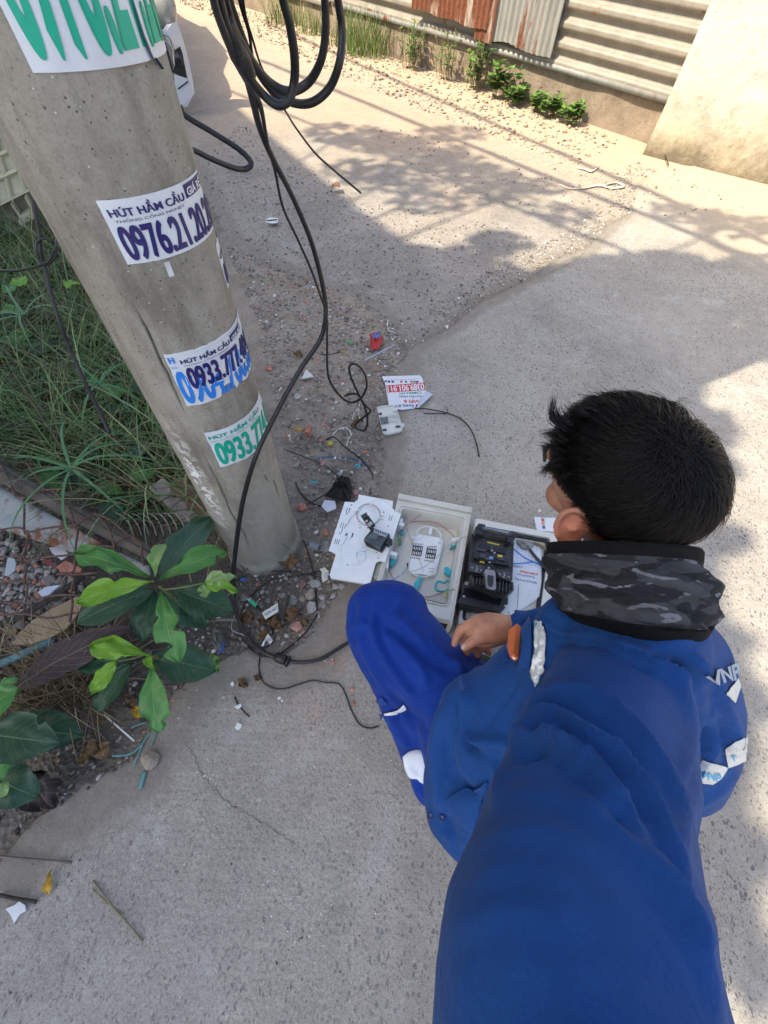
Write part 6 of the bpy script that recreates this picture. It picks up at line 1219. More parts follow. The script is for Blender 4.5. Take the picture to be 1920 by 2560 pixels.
sapling('sapling','large sapling with broad bitten leaves in front of the pole base',(1035,950),.30,[
 ((1030,900,.28),(1400,505,.22),.105,LDK,dict(shape='el',curl=.10)),
 ((1120,960,.20),(1515,1120,.14),.105,LDK,dict(shape='el',curl=.05)),
 ((1000,970,.20),(505,1190,.16),.100,LDK,dict(shape='el',curl=.08)),
 ((1000,980,.16),(930,1310,.12),.085,LDK,dict(shape='el',curl=.08)),
 ((1060,990,.16),(1345,1215,.10),.085,LDK,dict(shape='el')),
 ((980,890,.29),(490,745,.25),.078,LMD,dict(curl=.12,bites=((.25,-1,.12,.5),(.5,-1,.1,.35)),wav=.012)),
 ((1000,915,.31),(505,1050,.27),.075,LLM,dict(curl=.08,bites=((.45,1,.07,.35),(.97,1,.08,.6)),shape='ob')),
 ((1035,915,.31),(1475,735,.30),.085,LMD,dict(curl=.14,bites=((.85,1,.05,.8),(.35,-1,.06,.4)))),
 ((1005,890,.31),(1075,675,.33),.042,LPL,dict(curl=.25,cup=.9)),
 ((1040,975,.30),(1165,1445,.24),.080,LMD,dict(curl=.10,bites=((.55,-1,.06,.6),(.75,1,.09,.9),(.35,1,.05,.4)),shape='ob')),
 ((1320,925,.32),(1535,890,.33),.042,LPL,dict(shape='el',bites=((.4,1,.08,.7),(.7,-1,.08,.5)))),((1320,930,.32),(1550,990,.32),.036,LLM,dict(shape='el',bites=((.7,1,.15,.7),(.5,-1,.1,.5)))),((1320,930,.32),(1335,1025,.31),.034,LPL,dict(shape='el',bites=((.6,1,.1,.6),)))],
 [((1050,970,.30),(1180,955,.31),(1320,925,.32))])
sapling('sapling','second sapling with a hanging bright leaf at the edge of the concrete',(980,1400),.22,[
 ((990,1400,.18),(1400,1500,.12),.100,LDK,dict(shape='el',curl=.08)),
 ((860,1430,.10),(480,1450,.08),.07,LDK,dict(shape='el')),
 ((860,1440,.12),(640,1760,.06),.080,LDK,dict(shape='el')),
 ((970,1395,.24),(600,1340,.22),.066,LLM,dict(curl=.12,wav=.012,bites=((.35,-1,.08,.4),))),
 ((760,1430,.22),(598,1645,.19),.050,LLM,dict(shape='el',curl=.06)),
 ((985,1440,.22),(1040,1890,.15),.080,LMD,dict(shape='ob',curl=.10,bites=((.8,1,.08,.5),(.85,-1,.06,.6)))),
 ((1360,1380,.10),(1410,1510,.08),.040,LPL,dict(shape='el',wav=.012)),
 ((965,1395,.25),(1015,1500,.26),.022,LLM,dict(curl=.4,cup=1.2,shape='el'))],
 [((930,1395,.24),(840,1420,.23),(760,1430,.22))])
ZB=ZM(.2532,0,1640)
def zb(x,y,z): a,b=ZB(x,y); return G(a,b,z)
c=zb(-120,420,.2); t_=thing('sapling','sapling cut off by the left edge with one big serrated green leaf','plant',[c[0],c[1],-.03],'young large leaved saplings by the concrete edge')
obj('stem',MB().tube([np.array([c[0]-.02,c[1],-.05]),c],[.006,.004],8),stemm,t_)
for k,(a,b,w,m_,kw) in enumerate([((-160,760,.12),(610,860,.14),.115,LDK,dict(shape='el',curl=.10,bites=((.72,-1,.05,.4),))),((60,680,.06),(830,790,.03),.105,LDK,dict(shape='el',curl=.05)),((180,310,.24),(-200,640,.20),.095,LMD,dict(shape='el',curl=.1)),((-100,1150,.14),(400,1390,.10),.09,LDK,dict(shape='el')),((-60,1290,.18),(70,1370,.16),.04,LPL,dict(shape='el')),((170,220,.14),(0,320,.12),.03,LMD,dict(shape='el')),((-100,1100,.20),(25,1240,.18),.06,LMD,dict(shape='el'))]): leaf(t_,zb(*a),zb(*b),w,m_,seed=k*2.1,**kw)
def lone(name,a,b,w,mat,label,cat='leaf',group=None,**k):
    me=leafmesh(a,b,w,**k); return obj(name,me,mat,None,label,cat,group)
lone('dead_leaf',zb(130,330,.07),zz1(860,1215,.12),.105,LPU,'large dead purple-brown leaf lying under the second sapling',shape='el',curl=.08,seed=4)
lone('dead_leaf',zb(300,1150,.03),zb(560,1500,.02),.085,LPU,'crumpled dark purple dead leaf at the concrete edge',shape='el',curl=.2,wav=.02,seed=9)
for k,(a,b,w,m_,lb) in enumerate([((980,850),(1050,1010),.045,LBR,'curled brown leaf at the concrete edge beside the teal strips'),((770,1040),(910,1000),.035,LBR,'small torn brown leaf left of the curled one'),((1290,520),(1330,380),.03,LBR,'small brown leaf behind the hanging bright leaf'),((1330,510),(1430,600),.034,LYL,'yellow leaf partly under the hanging bright leaf'),((830,870),(980,930),.04,LBR,'pinkish brown leaf scrap beside the dark leaf'),((950,600),(1040,640),.03,LBR,'small brown leaf at the end of the white stick')]): lone('dead_leaf',zb(*a,.012),zb(*b,.014),w,m_,lb,wav=.012,shape='el',seed=k,n=12,m=6,curl=.15)
Z0=ZM(.4822,0,1700)
def z0p(x,y,z=.004): a,b=Z0(x,y); return G(a,b,z)
lone('yellow_petal',z0p(268,980,.01),z0p(258,1112,.004),.022,LYL,'single yellow petal on the concrete at the left edge','petal',shape='ob',curl=.2,cup=.6,seed=3,n=12,m=6)
# ---------------------------------------------------------------- grass lot
LOT=[gx(p,0) for p in [(-900,480),(-100,560),(150,560),(330,780),(400,900),(480,1060),(560,1200),(590,1290),(480,1330),(300,1270),(120,1190),(-60,1130),(-600,1150),(-1200,900)]]
pl=np.array(LOT); lo,hi=pl.min(0),pl.max(0)
def blades(n,poly,Lr,wr,cols,hseed=0,lean=.9,curlr=(.5,1.3),z_=None):
    V=[];F=[];C_=[]; poly=np.array(poly); lo,hi=poly.min(0),poly.max(0); c=0
    while c<n:
        p=RNG.uniform(lo,hi,(n,2)); p=p[inpoly(p,poly)]
        for x,y in p:
            if c>=n: break
            if mnoise.noise(Vector((x*3,y*3,hseed)))<-.35 and RNG.uniform()<.7: continue
            c+=1; L=RNG.uniform(*Lr); w=RNG.uniform(*wr); a=RNG.uniform(0,6.28)+.8*mnoise.noise(Vector((x*2,y*2,4))); d=np.array([math.cos(a),math.sin(a),0]); s=np.array([-d[1],d[0],0]); le=RNG.uniform(.2,lean); cu_=RNG.uniform(*curlr); col=np.array(cols[int(RNG.integers(len(cols)))])*RNG.uniform(.7,1.35); o=len(V); K=6; P_=np.array([x,y,(ground_h(x,y) if z_ is None else z_)-.01]); ang=math.radians(90)-le*.6
            for k in range(K+1):
                u=k/K; wk=w*(1-u**2)*.5+.0003; V.append(P_+s*wk); V.append(P_-s*wk); C_+=[col,col]; P_=P_+(d*math.cos(ang)+np.array([0,0,math.sin(ang)]))*L/K; ang-=cu_*1.5/K
            for k in range(K): F.append((o+2*k,o+2*k+1,o+2*k+3,o+2*k+2))
    return V,F,C_
gm_=NT('grass_blades'); gm_.col(gm_.attr('tint',True)); gm_.rough(.55); gm_.b.inputs['Specular IOR Level'].default_value=.3
def grassobj(name,data,parent=None,**k):
    V,F,C_=data; me=bpy.data.meshes.new(name); me.from_pydata([tuple(v) for v in V],[],F); me.update(); cattr(me,'tint',C_); return obj(name,me,gm_.m,parent,**k)
GC=[(.17,.24,.12),(.13,.20,.07),(.20,.22,.10),(.045,.10,.02),(.06,.14,.03),(.035,.08,.022),(.09,.17,.05),(.025,.065,.02),(.10,.12,.05)]
dryc=[(.22,.17,.09),(.30,.25,.15),(.16,.11,.06),(.12,.085,.045)]
grassobj('grass',blades(13000,LOT,(.18,.50),(.003,.008),GC),label='long dark green grass on the lot left of the pole',cat='grass',kind='stuff')
grassobj('dry_grass',blades(7500,LOT,(.14,.42),(.002,.006),dryc,3,1.6,(.3,1.)),label='dry brown stalks tangled among the green grass',cat='dry grass',kind='stuff')
STR=[gx(p,0) for p in [(-400,1600),(60,1640),(200,1590),(330,1620),(250,1760),(120,1790),(-300,1900)]]
grassobj('straw',blades(1500,STR,(.10,.26),(.0018,.004),dryc,5,2.2,(.1,.5)),label='dark dry straw heap under the dead leaf',cat='straw',kind='stuff')
def sedge(px,py,h,n,L,label,w=.008,col=(.07,.17,.07)):
    c=G(px,py,h); t_=thing('sedge_plant',label,'plant',[c[0],c[1],ground_h(c[0],c[1])],'umbrella sedges in the grass'); obj('stalk',MB().tube([[c[0],c[1]+.02,-.05],c],.003,6),stemm,t_); V=[];F=[];C_=[]
    for k in range(n):
        a=6.283*k/n+RNG.uniform(-.2,.2); d=np.array([math.cos(a),math.sin(a),0]); s=np.array([-d[1],d[0],0]); P_=c.copy(); ang=RNG.uniform(.2,.7); LL=L*RNG.uniform(.7,1.2); o=len(V)
        for q in range(13):
            u=q/12; wk=w*.5*(1-u**2.2)+.0004; V+=[P_+s*wk,P_+np.array([0,0,-.0015]),P_-s*wk]; cc_=np.array(col)*RNG.uniform(.9,1.1); C_+=[cc_]*3; P_=P_+(d*math.cos(ang)+np.array([0,0,math.sin(ang)]))*LL/12; ang-=RNG.uniform(.10,.16)
        for q in range(12):
            b_=o+3*q; F+=[(b_,b_+1,b_+4,b_+3),(b_+1,b_+2,b_+5,b_+4)]
    grassobj('leaves',(V,F,C_),t_)
sedge(178,1172,.22,9,.30,'umbrella sedge with long arching leaves above the rusty metal sheet',.009)
sedge(60,790,.30,6,.28,'bluish umbrella sedge high in the grass near the left edge',.009,(.10,.18,.09))
sedge(250,960,.25,8,.22,'umbrella sedge in the grass close to the pole',.007)
ZG=ZM(.3858,0,500)
def vine(name,label,items,mat):
    c=G(*ZG(*items[0][:2]),.12); t_=thing('vine_plant',label,'plant',[c[0],c[1],ground_h(c[0],c[1])],'broad leaved vines in the grass')
    for k,(x,y,ang,L,w,h) in enumerate(items):
        a_=G(*ZG(x,y),h); a=math.radians(ang); b_=G(*ZG(x+math.cos(a)*100,y-math.sin(a)*100),h); d=nrm(b_-a_); tip=a_+d*L+np.array([0,0,-.01]); leaf(t_,a_,tip,w,mat[k%len(mat)],shape='heart',curl=.08,cup=.3,seed=k+x*.01,n=14,m=8)
    obj('stem',MB().tube(smooth([G(*ZG(i[0],i[1]),i[5]-.02) for i in items],3),.002,5),stemm,t_)
vine('v','broad leaved vine low in the grass at the left edge',[(30,880,-20,.13,.11,.12),(210,1000,30,.13,.11,.10),(130,920,60,.10,.09,.12),(60,980,200,.12,.1,.12)],[LMD,LDK])
vine('v','heart leaved vine in the grass beside the pole',[(650,1260,10,.14,.10,.12),(700,1300,-30,.12,.09,.10),(600,1200,120,.09,.07,.13),(900,1180,-60,.08,.07,.14),(820,1110,60,.07,.06,.1)],[LMD,LDK])
vine('v','pair of heart shaped leaves hanging by the pole base',[(870,1590,-70,.085,.075,.12),(840,1800,10,.085,.075,.10),(900,1730,-20,.09,.07,.07),(300,1760,-60,.10,.08,.08),(420,1830,20,.09,.07,.06)],[LDK,LMD])
vine('v','vine leaves over the top of the rusty metal sheet',[(480,1770,-40,.10,.08,.08),(560,1700,60,.09,.07,.10),(640,1860,-10,.09,.07,.08),(700,1950,-60,.1,.08,.07),(780,2000,30,.09,.07,.06)],[LDK,LDK,LMD])
vine('v','small bright vine leaves in the grass near the beige pallet',[(40,600,40,.09,.07,.2),(130,560,90,.10,.08,.2),(10,720,0,.10,.08,.18),(420,560,20,.07,.06,.2)],[LMD,LLM])
# weeds along the footing wall
def weed(u,off,n,L,label,kind,sc=1.):
    c=fen(u,0,off); t_=thing('weed',label,'weed',[c[0],c[1],0],'green weeds along the footing wall')
    if kind=='grass':
        poly=[(c[0]+math.cos(a)*.22*sc,c[1]+math.sin(a)*.14*sc) for a in np.linspace(0,6.28,9)[:-1]]; grassobj('blades',blades(n,poly,(L*.6,L*1.2),(.004,.009),[(.09,.16,.03),(.14,.20,.05),(.26,.25,.11),(.08,.14,.03)],1,.5,(.2,.8),0.),t_)
    else:
        V=[];F=[];C_=[]; st=MB()
        for q in range(n):
            a=RNG.uniform(0,6.28); tilt=RNG.uniform(.0,.5); hh_=L*RNG.uniform(.6,1.1); base=c+np.array([RNG.normal()*.04*sc,RNG.normal()*.03*sc,0]); top=base+np.array([math.cos(a)*tilt*hh_,math.sin(a)*tilt*hh_,hh_]); st.tube([base,(base+top)/2+[0,0,.02],top],.0025,5)
            for w_ in range(int(9*1)):
                u_=RNG.uniform(.25,1); p=base+(top-base)*u_; b_=RNG.uniform(0,6.28); l_2=(.05 if kind=='leafy' else .035)*RNG.uniform(.7,1.4)*sc; d=np.array([math.cos(b_),math.sin(b_),RNG.uniform(-.1,.5)]); s=nrm(np.cross(d,[0,0,1])); ww_=l_2*(.42 if kind=='leafy' else .3); o=len(V); V+=[p,p+d*l_2*.4+s*ww_,p+d*l_2,p+d*l_2*.4-s*ww_]; F.append((o,o+1,o+2,o+3)); C_+=[np.array([.085,.165,.03])*RNG.uniform(.6,1.6)]*4
        obj('stems',st,stemm,t_); grassobj('leaves',(V,F,C_),t_)
weed(5.0,.10,120,.32,'tall yellow-green grass tuft farthest along the footing wall','grass',1.3)
weed(4.4,.12,90,.30,'short grass tuft between the two tall tufts','grass')
weed(3.2,.14,300,.42,'largest grass tuft beside the footing wall','grass',1.7); weed(3.75,.14,100,.30,'thin grass beside the largest tuft','grass',1.2)
weed(2.55,.16,26,.36,'bright fern-like bush right of the grass tufts','fern',1.2); weed(2.05,.14,16,.34,'slender fern-like weed standing alone','fern'); weed(1.62,.14,18,.34,'bushy weed in the middle of the footing wall','leafy',1.0); weed(1.32,.14,14,.24,'broad leaved weed next to the low creeping patch','leafy',1.4)
for k,(u,lb) in enumerate([(1.08,'low creeping weed at the left end of the green patch'),(.86,'low creeping weed in the middle left of the green patch'),(.66,'low creeping weed in the middle right of the green patch'),(.46,'low creeping weed at the right end of the green patch')]): weed(u,.15,20,.14,lb,'leafy',1.0)
# ================================================================ DEBRIS
stn=NT('stone_mix'); stn.col(stn.attr('tint',True)); stn.rough(.9); stn.bump(stn.noise(120,4),.002,.6); stn=stn.m
GREY=[(.20,.185,.16),(.28,.26,.23),(.36,.34,.31),(.14,.125,.11),(.24,.20,.16)]; BRK=[(.42,.17,.11),(.48,.23,.16)]; WHT=[(.62,.61,.58)]; SND=[(.34,.275,.195),(.40,.33,.245),(.27,.22,.16)]
def scatter(name,poly,n,rr,cols,label,cat,seed=0,emb=.3,bias=None,mask=None):
    poly=np.array([gx(p) for p in poly]) if not isinstance(poly,np.ndarray) else poly; lo,hi=poly.min(0),poly.max(0); mb=MB(); C_=[]; c=0; guard=0
    while c<n and guard<400:
        guard+=1; p=RNG.uniform(lo,hi,(n*2,2)); p=p[inpoly(p,poly)]
        if mask is not None: p=p[mask(p)]
        for x,y in p:
            if c>=n: break
            c+=1; r=rr[0]*(rr[1]/rr[0])**(RNG.uniform()**1.7); mb.rock([x,y,ground_h(x,y)+r*.6*(1-emb)],r); col=np.array(cols[int(RNG.integers(len(cols)))])*RNG.uniform(.75,1.2); C_+=[col]*len(ICO_V)
    me=bpy.data.meshes.new(name); me.from_pydata(mb.v,[],mb.f); me.update(); cattr(me,'tint',C_); return obj(name,me,stn,None,label,cat,None,'stuff',shade=False)
SP=[(560,600),(760,690),(900,740),(985,800),(1010,880),(985,960),(955,1050),(965,1150),(940,1250),(900,1330),(850,1470),(770,1590),(700,1625),(640,1605),(560,1640),(480,1690),(430,1560),(560,1400),(750,1330),(760,1250),(700,1050),(640,800)]
scatter('gravel',SP,7500,(.0018,.010),GREY*7+BRK+WHT*2,'fine grey gravel and crumbs covering the dirt round the pole','gravel')
scatter('fine_grit',[(-200,1180),(100,1240),(300,1450),(420,1600),(520,1680),(400,1810),(330,1900),(100,2050),(-150,2200),(-500,1900)],2600,(.002,.010),GREY*4+[(.08,.065,.05)]*8+BRK,'dark grit and soil crumbs under the saplings','gravel')
fu=[fen(u,0,o)[:2] for u,o in ((-.1,.12),(-.1,.9),(1.5,1.0),(3.5,.9),(7,.6),(7,.05),(3,.05))]
scatter('rubble_strip',np.array(fu),2600,(.005,.024),SND*3+[(.34,.31,.27),(.45,.40,.33),(.36,.2,.13)],'pale sunlit rubble strip along the footing wall','rubble')
jp=[tuple(p) for p in JL]; jpoly=np.array([p+np.array([.0,-.02]) for p in JL]+[p+np.array([-.12,.16]) for p in JL[::-1]])
scatter('joint_gravel',jpoly,2200,(.002,.010),GREY+SND+WHT,'loose gravel along the joint between the two pavements','gravel')
scatter('road_gravel',[(480,430),(640,655),(880,730),(1128,800),(1400,640),(1300,560),(900,500),(600,300)],3600,(.0018,.009),GREY+[(.12,.11,.10)],'sparse small gravel lying on the older road','gravel')
scatter('white_crumbs',[(-100,2560),(60,2150),(400,1830),(560,1650),(830,1540),(900,1800),(1000,2100),(950,2560)],330,(.001,.004),WHT*2+GREY,'scattered white crumbs on the concrete','crumbs',mask=lambda p: np.array([mnoise.noise(Vector((a*4,b*4,0)))>-.15 for a,b in p]))
scatter('white_crumbs',[(1000,900),(1560,640),(1920,700),(1920,1300),(1100,1200),(980,1150)],150,(.001,.004),WHT+GREY,'scattered crumbs on the lane behind the person','crumbs')
scatter('lane_grit',[(900,300),(1500,420),(1640,420),(1900,520),(1560,560),(1100,480)],500,(.003,.012),SND+GREY,'scattered grit on the sunlit lane','grit')
# individual stones, brick shards, chips
def stonemesh(r,seed,flat_=.6,sub=2,angular=.25):
    b=bmesh.new(); bmesh.ops.create_icosphere(b,subdivisions=sub,radius=r)
    for v in b.verts:
        n=v.co.normalized(); k=1+angular*mnoise.noise(n*1.6+Vector((seed,0,0)))+.12*mnoise.noise(n*4+Vector((seed,3,0))); v.co=Vector((n.x*k,n.y*k*.8,n.z*k*flat_))*r
    rg_=np.random.default_rng(int(seed*97)+3)
    for _ in range(9):
        n=Vector(rg_.normal(size=3)).normalized(); dd_=r*rg_.uniform(.55,.8)
        for v in b.verts:
            q=Vector((v.co.x,v.co.y,v.co.z/flat_)); e=q.dot(n)-dd_
            if e>0: q-=n*e; v.co=Vector((q.x,q.y,q.z*flat_))
    me=bpy.data.meshes.new('stone'); b.to_mesh(me); b.free(); return me
GS=[simple('grey_stone_%s'%n,c,.9,.2,60,.002,200) for n,c in (('pale',(.38,.37,.34)),('mid',(.25,.24,.22)),('tan',(.34,.29,.22)),('plum',(.20,.13,.12)))]; BS=simple('brick_clay',(.44,.19,.13),.9,.25,60,.002,200); PKS=simple('pink_brick',(.50,.27,.22),.9,.25,60,.002,200); CHW=flat('white_chip_paint',(.66,.68,.68),.6)
Zs={7:Z7,4:Z4,8:Z8,1:Z1,0:Z0,'b':ZB}
def stone(zc,x,y,rpx,label,mat,group,name='stone',cat='stone',seed=1,flat_=.55,rot=0):
    a,b=zc(x,y); p=Gg(a,b); s0=proj(p)[0,2]; r=rpx*s0/FPX; me=stonemesh(1,seed,flat_); me.materials.append(mat); me.transform(Matrix.Rotation(rot,4,'Z')@Matrix.Scale(r,4)); o=bpy.data.objects.new(name,me); SC.collection.objects.link(o); o.location=(p[0],p[1],p[2]+r*flat_*.5); me.polygons.foreach_set('use_smooth',[False]*len(me.polygons)); WL[o.name]=np.array(o.location); return meta(o,label,cat,group)
stone(Z0,790,415,29,'fist sized rough grey stone on the teal strips at the concrete edge',GS[2],None,seed=5,flat_=.8,rot=.5)
gs='stones in the dirt between the pole and the concrete'
for k,(x,y,r,m_,lb) in enumerate([(1110,490,17,0,'pale grey stone nearest the white panel corner'),(970,480,14,3,'plum coloured stone left of the pale one'),(1040,610,17,2,'tan split stone under the plum stone'),(955,655,10,2,'small tan stone beside the tan split stone'),(1060,760,20,0,'light angular stone at the slab edge'),(850,680,16,1,'grey stone with a sharp top among the dead leaves'),(1180,640,11,0,'pale wedge stone left of the slab edge'),(1300,620,10,0,'pale flat stone beside the slab near the box'),(1250,540,9,1,'small grey stone below the white panel'),(1320,520,10,0,'small pale stone below the white panel edge'),(1390,525,11,0,'pale stone nearest the knee'),(890,440,7,2,'small cream stone under the ground wire'),(1055,415,9,1,'greenish stone crossed by two wires'),(740,620,10,1,'dull grey stone in the middle of the rubble'),(580,680,9,1,'dull stone right of the green connector'),(500,730,8,1,'rounded stone just above the green connector'),(700,540,8,1,'dim stone beneath the arching wires'),(1215,90,18,1,'round flat grey stone touching the white panel'),(520,970,8,0,'pale stone chip among dead leaves'),(320,640,12,1,'grey stone by the sapling leaf'),(1180,720,14,1,'grey stone on the slab edge by the knee'),(810,760,9,1,'dark grey stone beside the brown leaves')]): stone(Z7,x,y,r,lb,GS[m_],gs,seed=k*1.7,rot=k)
for k,(x,y,w,m_,lb) in enumerate([(1050,910,17,BS,'orange brick shard beside the pole foot'),(1300,1170,11,BS,'small triangular brick shard below the grey pipe'),(1620,760,11,PKS,'pinkish brick shard beside the black rag'),(1255,210,7,BS,'round red brick pebble behind the pole'),(905,165,7,BS,'small red shard beside the pole'),(1390,1430,8,BS,'orange pebble under the edge of the white panel'),(1270,460,8,PKS,'brick crumb under the blue strand'),(1450,560,9,GS[0],'pale stone near the rag tip')]): stone(Z8,x,y,w,lb,m_,'brick shards and pebbles behind the white panel','brick_shard','brick',seed=k*2.3+9,rot=k*1.3,flat_=.45)
for k,(x,y,w,m_,lb) in enumerate([(900,960,17,PKS,'pink triangular brick shard at the slab edge'),(1500,1650,8,PKS,'pink shard on the concrete beside the long wire'),(1520,1810,7,BS,'orange crumb beside the long wire'),(1510,1725,4,BS,'tiny orange crumb between the two shards'),(1295,1345,7,BS,'orange smeared crumb under the thick cable'),(185,1045,7,PKS,'pink shard beside the white wire loop'),(180,1595,6,GS[0],'white stone chip on the concrete left of the twig'),(90,1735,6,GS[0],'pale flat chip lowest on the concrete'),(700,1750,5,CHW,'white chip in the middle of the concrete'),(730,1780,4,CHW,'smaller white chip next to the middle one'),(705,1815,5,GS[0],'grey chip below the white ones')]): stone(Z7,x,y,w,lb,m_,'shards on the concrete','shard','brick',seed=k*3.1+4,rot=k*.9,flat_=.4)
bp_=thing('brick_piece','upright orange brick piece on the dirt behind the pole','brick',G(*Z4(447,725),0)); q_=G(*Z4(447,728),.0); obj('brick_body',MB().box(q_+[0,0,.012],(.020,.045,.028),rotm(.08)),BS,bp_,shade=False)
for (x,y,r,m_,lb,g) in ((190,320,11,BS,'red tile shard behind the pole',None),(960,1045,10,GS[1],'dark rounded stone on the concrete above the box',None),(340,50,9,GS[1],'largest round pebble behind the pole',None),(370,505,13,GS[0],'pale broken stone behind the pole',None),(585,665,8,GS[1],'pebble right of the upright brick piece',None)): stone(Z4,x,y,r,lb,m_,g,seed=x*.1)
for k,(x,y,r,m_,lb) in enumerate([(335,910,19,1,'large grey lump beside the white broken tile'),(230,720,9,1,'grey lump below the rusty sheet'),(195,730,7,1,'small lump beside the grey lump'),(95,710,8,1,'grey stone at the left edge of the rubble'),(130,670,7,1,'stone under the chain link wire'),(180,830,9,2,'brown stone in the rubble under the fence wire'),(275,850,10,1,'stone next to the red wrapper'),(60,960,10,1,'low grey stone near the left edge'),(190,960,13,1,'long grey stone left of the white tile'),(110,960,9,1,'stone between the two grey stones'),(230,920,9,4,'red brick lump in the rubble'),(60,1080,9,1,'grey stone above the plywood'),(140,1130,8,1,'stone touching the plywood'),(300,790,8,1,'stone under the metal sheet corner')]): stone(Z1,x,y,r,lb,(GS+[BS])[m_],'rubble lumps below the rusty sheet',seed=k*4.7,rot=k)
# rubble under the metal sheet as a heap
scatter('rubble_heap',[(-300,1330),(0,1330),(120,1400),(200,1450),(220,1500),(120,1600),(-100,1680),(-400,1600)],1700,(.004,.018),[(.30,.28,.25),(.38,.36,.32),(.22,.2,.17)]*4+BRK,'heap of grey rubble under the rusty metal sheet','rubble',emb=0.)
# papers, rag, wrapper, cassette and small litter
def sheet(name,pts,zc,z,mat,label,cat,group=None,th=.0012,crumple=0.,par=None):
    P_=[np.array(G(*zc(p[0],p[1]),z+(p[2] if len(p)>2 else 0))) for p in pts]; return obj(name,MB().plate(P_,th),mat,par,label,cat,group,shade=False)
wt_=thing('advert_leaflet','torn white and red printed leaflet lying upside down on the concrete','leaflet',G(1005,975,0))
gz0=.006
LQ=[(920,365),(985,363),(1165,358),(1180,372),(1205,460),(1250,480),(1150,570),(1050,582),(980,568),(965,555),(940,410)]
obj('sheet',MB().prism([G(*Z4(*p),gz0)[:2] for p in LQ],gz0-.001,gz0),white_vinyl,wt_,shade=False)
redp=flat('red_print',(.55,.03,.03)); grn=flat('green_print',(.0,.25,.08)); pnk=flat('pale_red_print',(.7,.3,.3))
def lq(*p,z=gz0+.0006): return quad(*[G(*Z4(*q),z) for q in p])
obj('red_band',MB().prism([G(*Z4(*p),gz0)[:2] for p in ((947,425),(1193,405),(1200,455),(957,470))],gz0,gz0+.0005),redp,wt_,shade=False)
def lt(s_,tl,tr,br,bl_,mat,b=.02,z=gz0+.0006): return obj('lettering',text(s_,lq(tl,tr,br,bl_,z=z),b),mat,wt_,shade=False)
lt('0389.901.911',(1196,452),(960,465),(952,428),(1190,408),white_vinyl,.03,gz0+.0011)
lt('CAMERA FPT',(1180,478),(1030,482),(1028,468),(1172,462),grn); lt('TRUYỀN HÌNH',(1190,508),(1035,508),(1032,490),(1188,488),navy,.015); lt('WiFi 6',(1180,535),(1062,540),(1060,517),(1180,515),redp,.03); lt('ĐĂNG KÝ',(1160,565),(1000,572),(998,548),(1150,545),navy,.03); lt('KHUYẾN MÃI LẮP MẠNG CÁP QUANG',(1160,386),(945,396),(943,388),(1158,378),redp,.01)
for k,(x,m_) in enumerate(((965,navy),(990,simple('black_print',(.02,.02,.02))),(1045,redp),(1075,grn),(1110,redp),(1130,grn),(1148,navy))): obj('printed_icon',MB().prism([G(*Z4(x+dx,400+dy),gz0)[:2] for dx,dy in ((-8,-5),(7,-6),(9,5),(-6,7))],gz0,gz0+.0005+.00005*k),m_,wt_,shade=False)
obj('folded_corner',MB().plate([G(*Z4(1205,460),gz0+.001),G(*Z4(1250,482),gz0+.012),G(*Z4(1155,572),gz0+.012),G(*Z4(1148,548),gz0+.001)],.0008),flat('leaflet_back',(.5,.53,.60)),wt_,shade=False)
kb=thing('splice_cassette','small white splice cassette lying beside the leaflet','cassette',G(975,1045,0)); cq=rounded([G(*Z4(*p),.016)[:2] for p in ((885,560),(1010,545),(1060,715),(930,745))],.022); mb=MB(); c_=sum(cq)/len(cq)
def rr_(k,z): return [np.array([*(c_+(p-c_)*k),z]) for p in cq]
mb.loft([rr_(.96,.002),rr_(1,.006),rr_(1,.016),rr_(.97,.016),rr_(.95,.010),rr_(.5,.010),rr_(.1,.0101)]); obj('cassette_tray',mb,cream,kb,flatang=30)
mb=MB()
for k in range(7):
    x=906+k*8; mb.prism([G(*Z4(x+dx,630+dy-k*.8),.013)[:2] for dx,dy in ((0,0),(4,0),(6,22),(2,22))],.010,.0135); mb.prism([G(*Z4(x+dx,654+dy-k*.8),.013)[:2] for dx,dy in ((2,0),(6,0),(8,22),(4,22))],.010,.0135)
obj('black_comb',mb,blkp,kb,shade=False); mb=MB()
for k in range(7):
    x=966+k*9; mb.prism([G(*Z4(x+dx,615+dy),.013)[:2] for dx,dy in ((0,0),(5,0),(7,20),(2,20))],.010,.0128); mb.prism([G(*Z4(x+dx,645+dy),.013)[:2] for dx,dy in ((0,0),(5,0),(7,20),(2,20))],.010,.0128)
obj('white_comb',mb,simple('comb_grey',(.5,.5,.46)),kb,shade=False); mb=MB()
for (a,b) in ((905,608),(935,712),(1022,690),(1010,585)): mb.prism([G(*Z4(a+dx,b+dy),.013)[:2] for dx,dy in ((-14,-4),(14,-7),(15,3),(-13,6))],.0105,.0145)
obj('slot_clips',mb,greyp,kb,shade=False); obj('side_lug',MB().prism([G(*Z4(*p),.012)[:2] for p in ((1035,672),(1062,668),(1066,690),(1042,695))],.004,.012),cream,kb,shade=False); obj('side_lug',MB().prism([G(*Z4(*p),.014)[:2] for p in ((990,578),(1020,574),(1022,592),(992,596))],.004,.02),cream,kb,shade=False)
cw2=thing('candy_wrapper','crumpled red and blue foil wrapper on the dirt','wrapper',G(*Z4(882,140),0)); foil=simple('red_foil',(.50,.03,.035),.25,.3,120,.004,140,metal=.3); foilb=simple('blue_foil',(.14,.22,.50),.3,.3,120,.004,140)
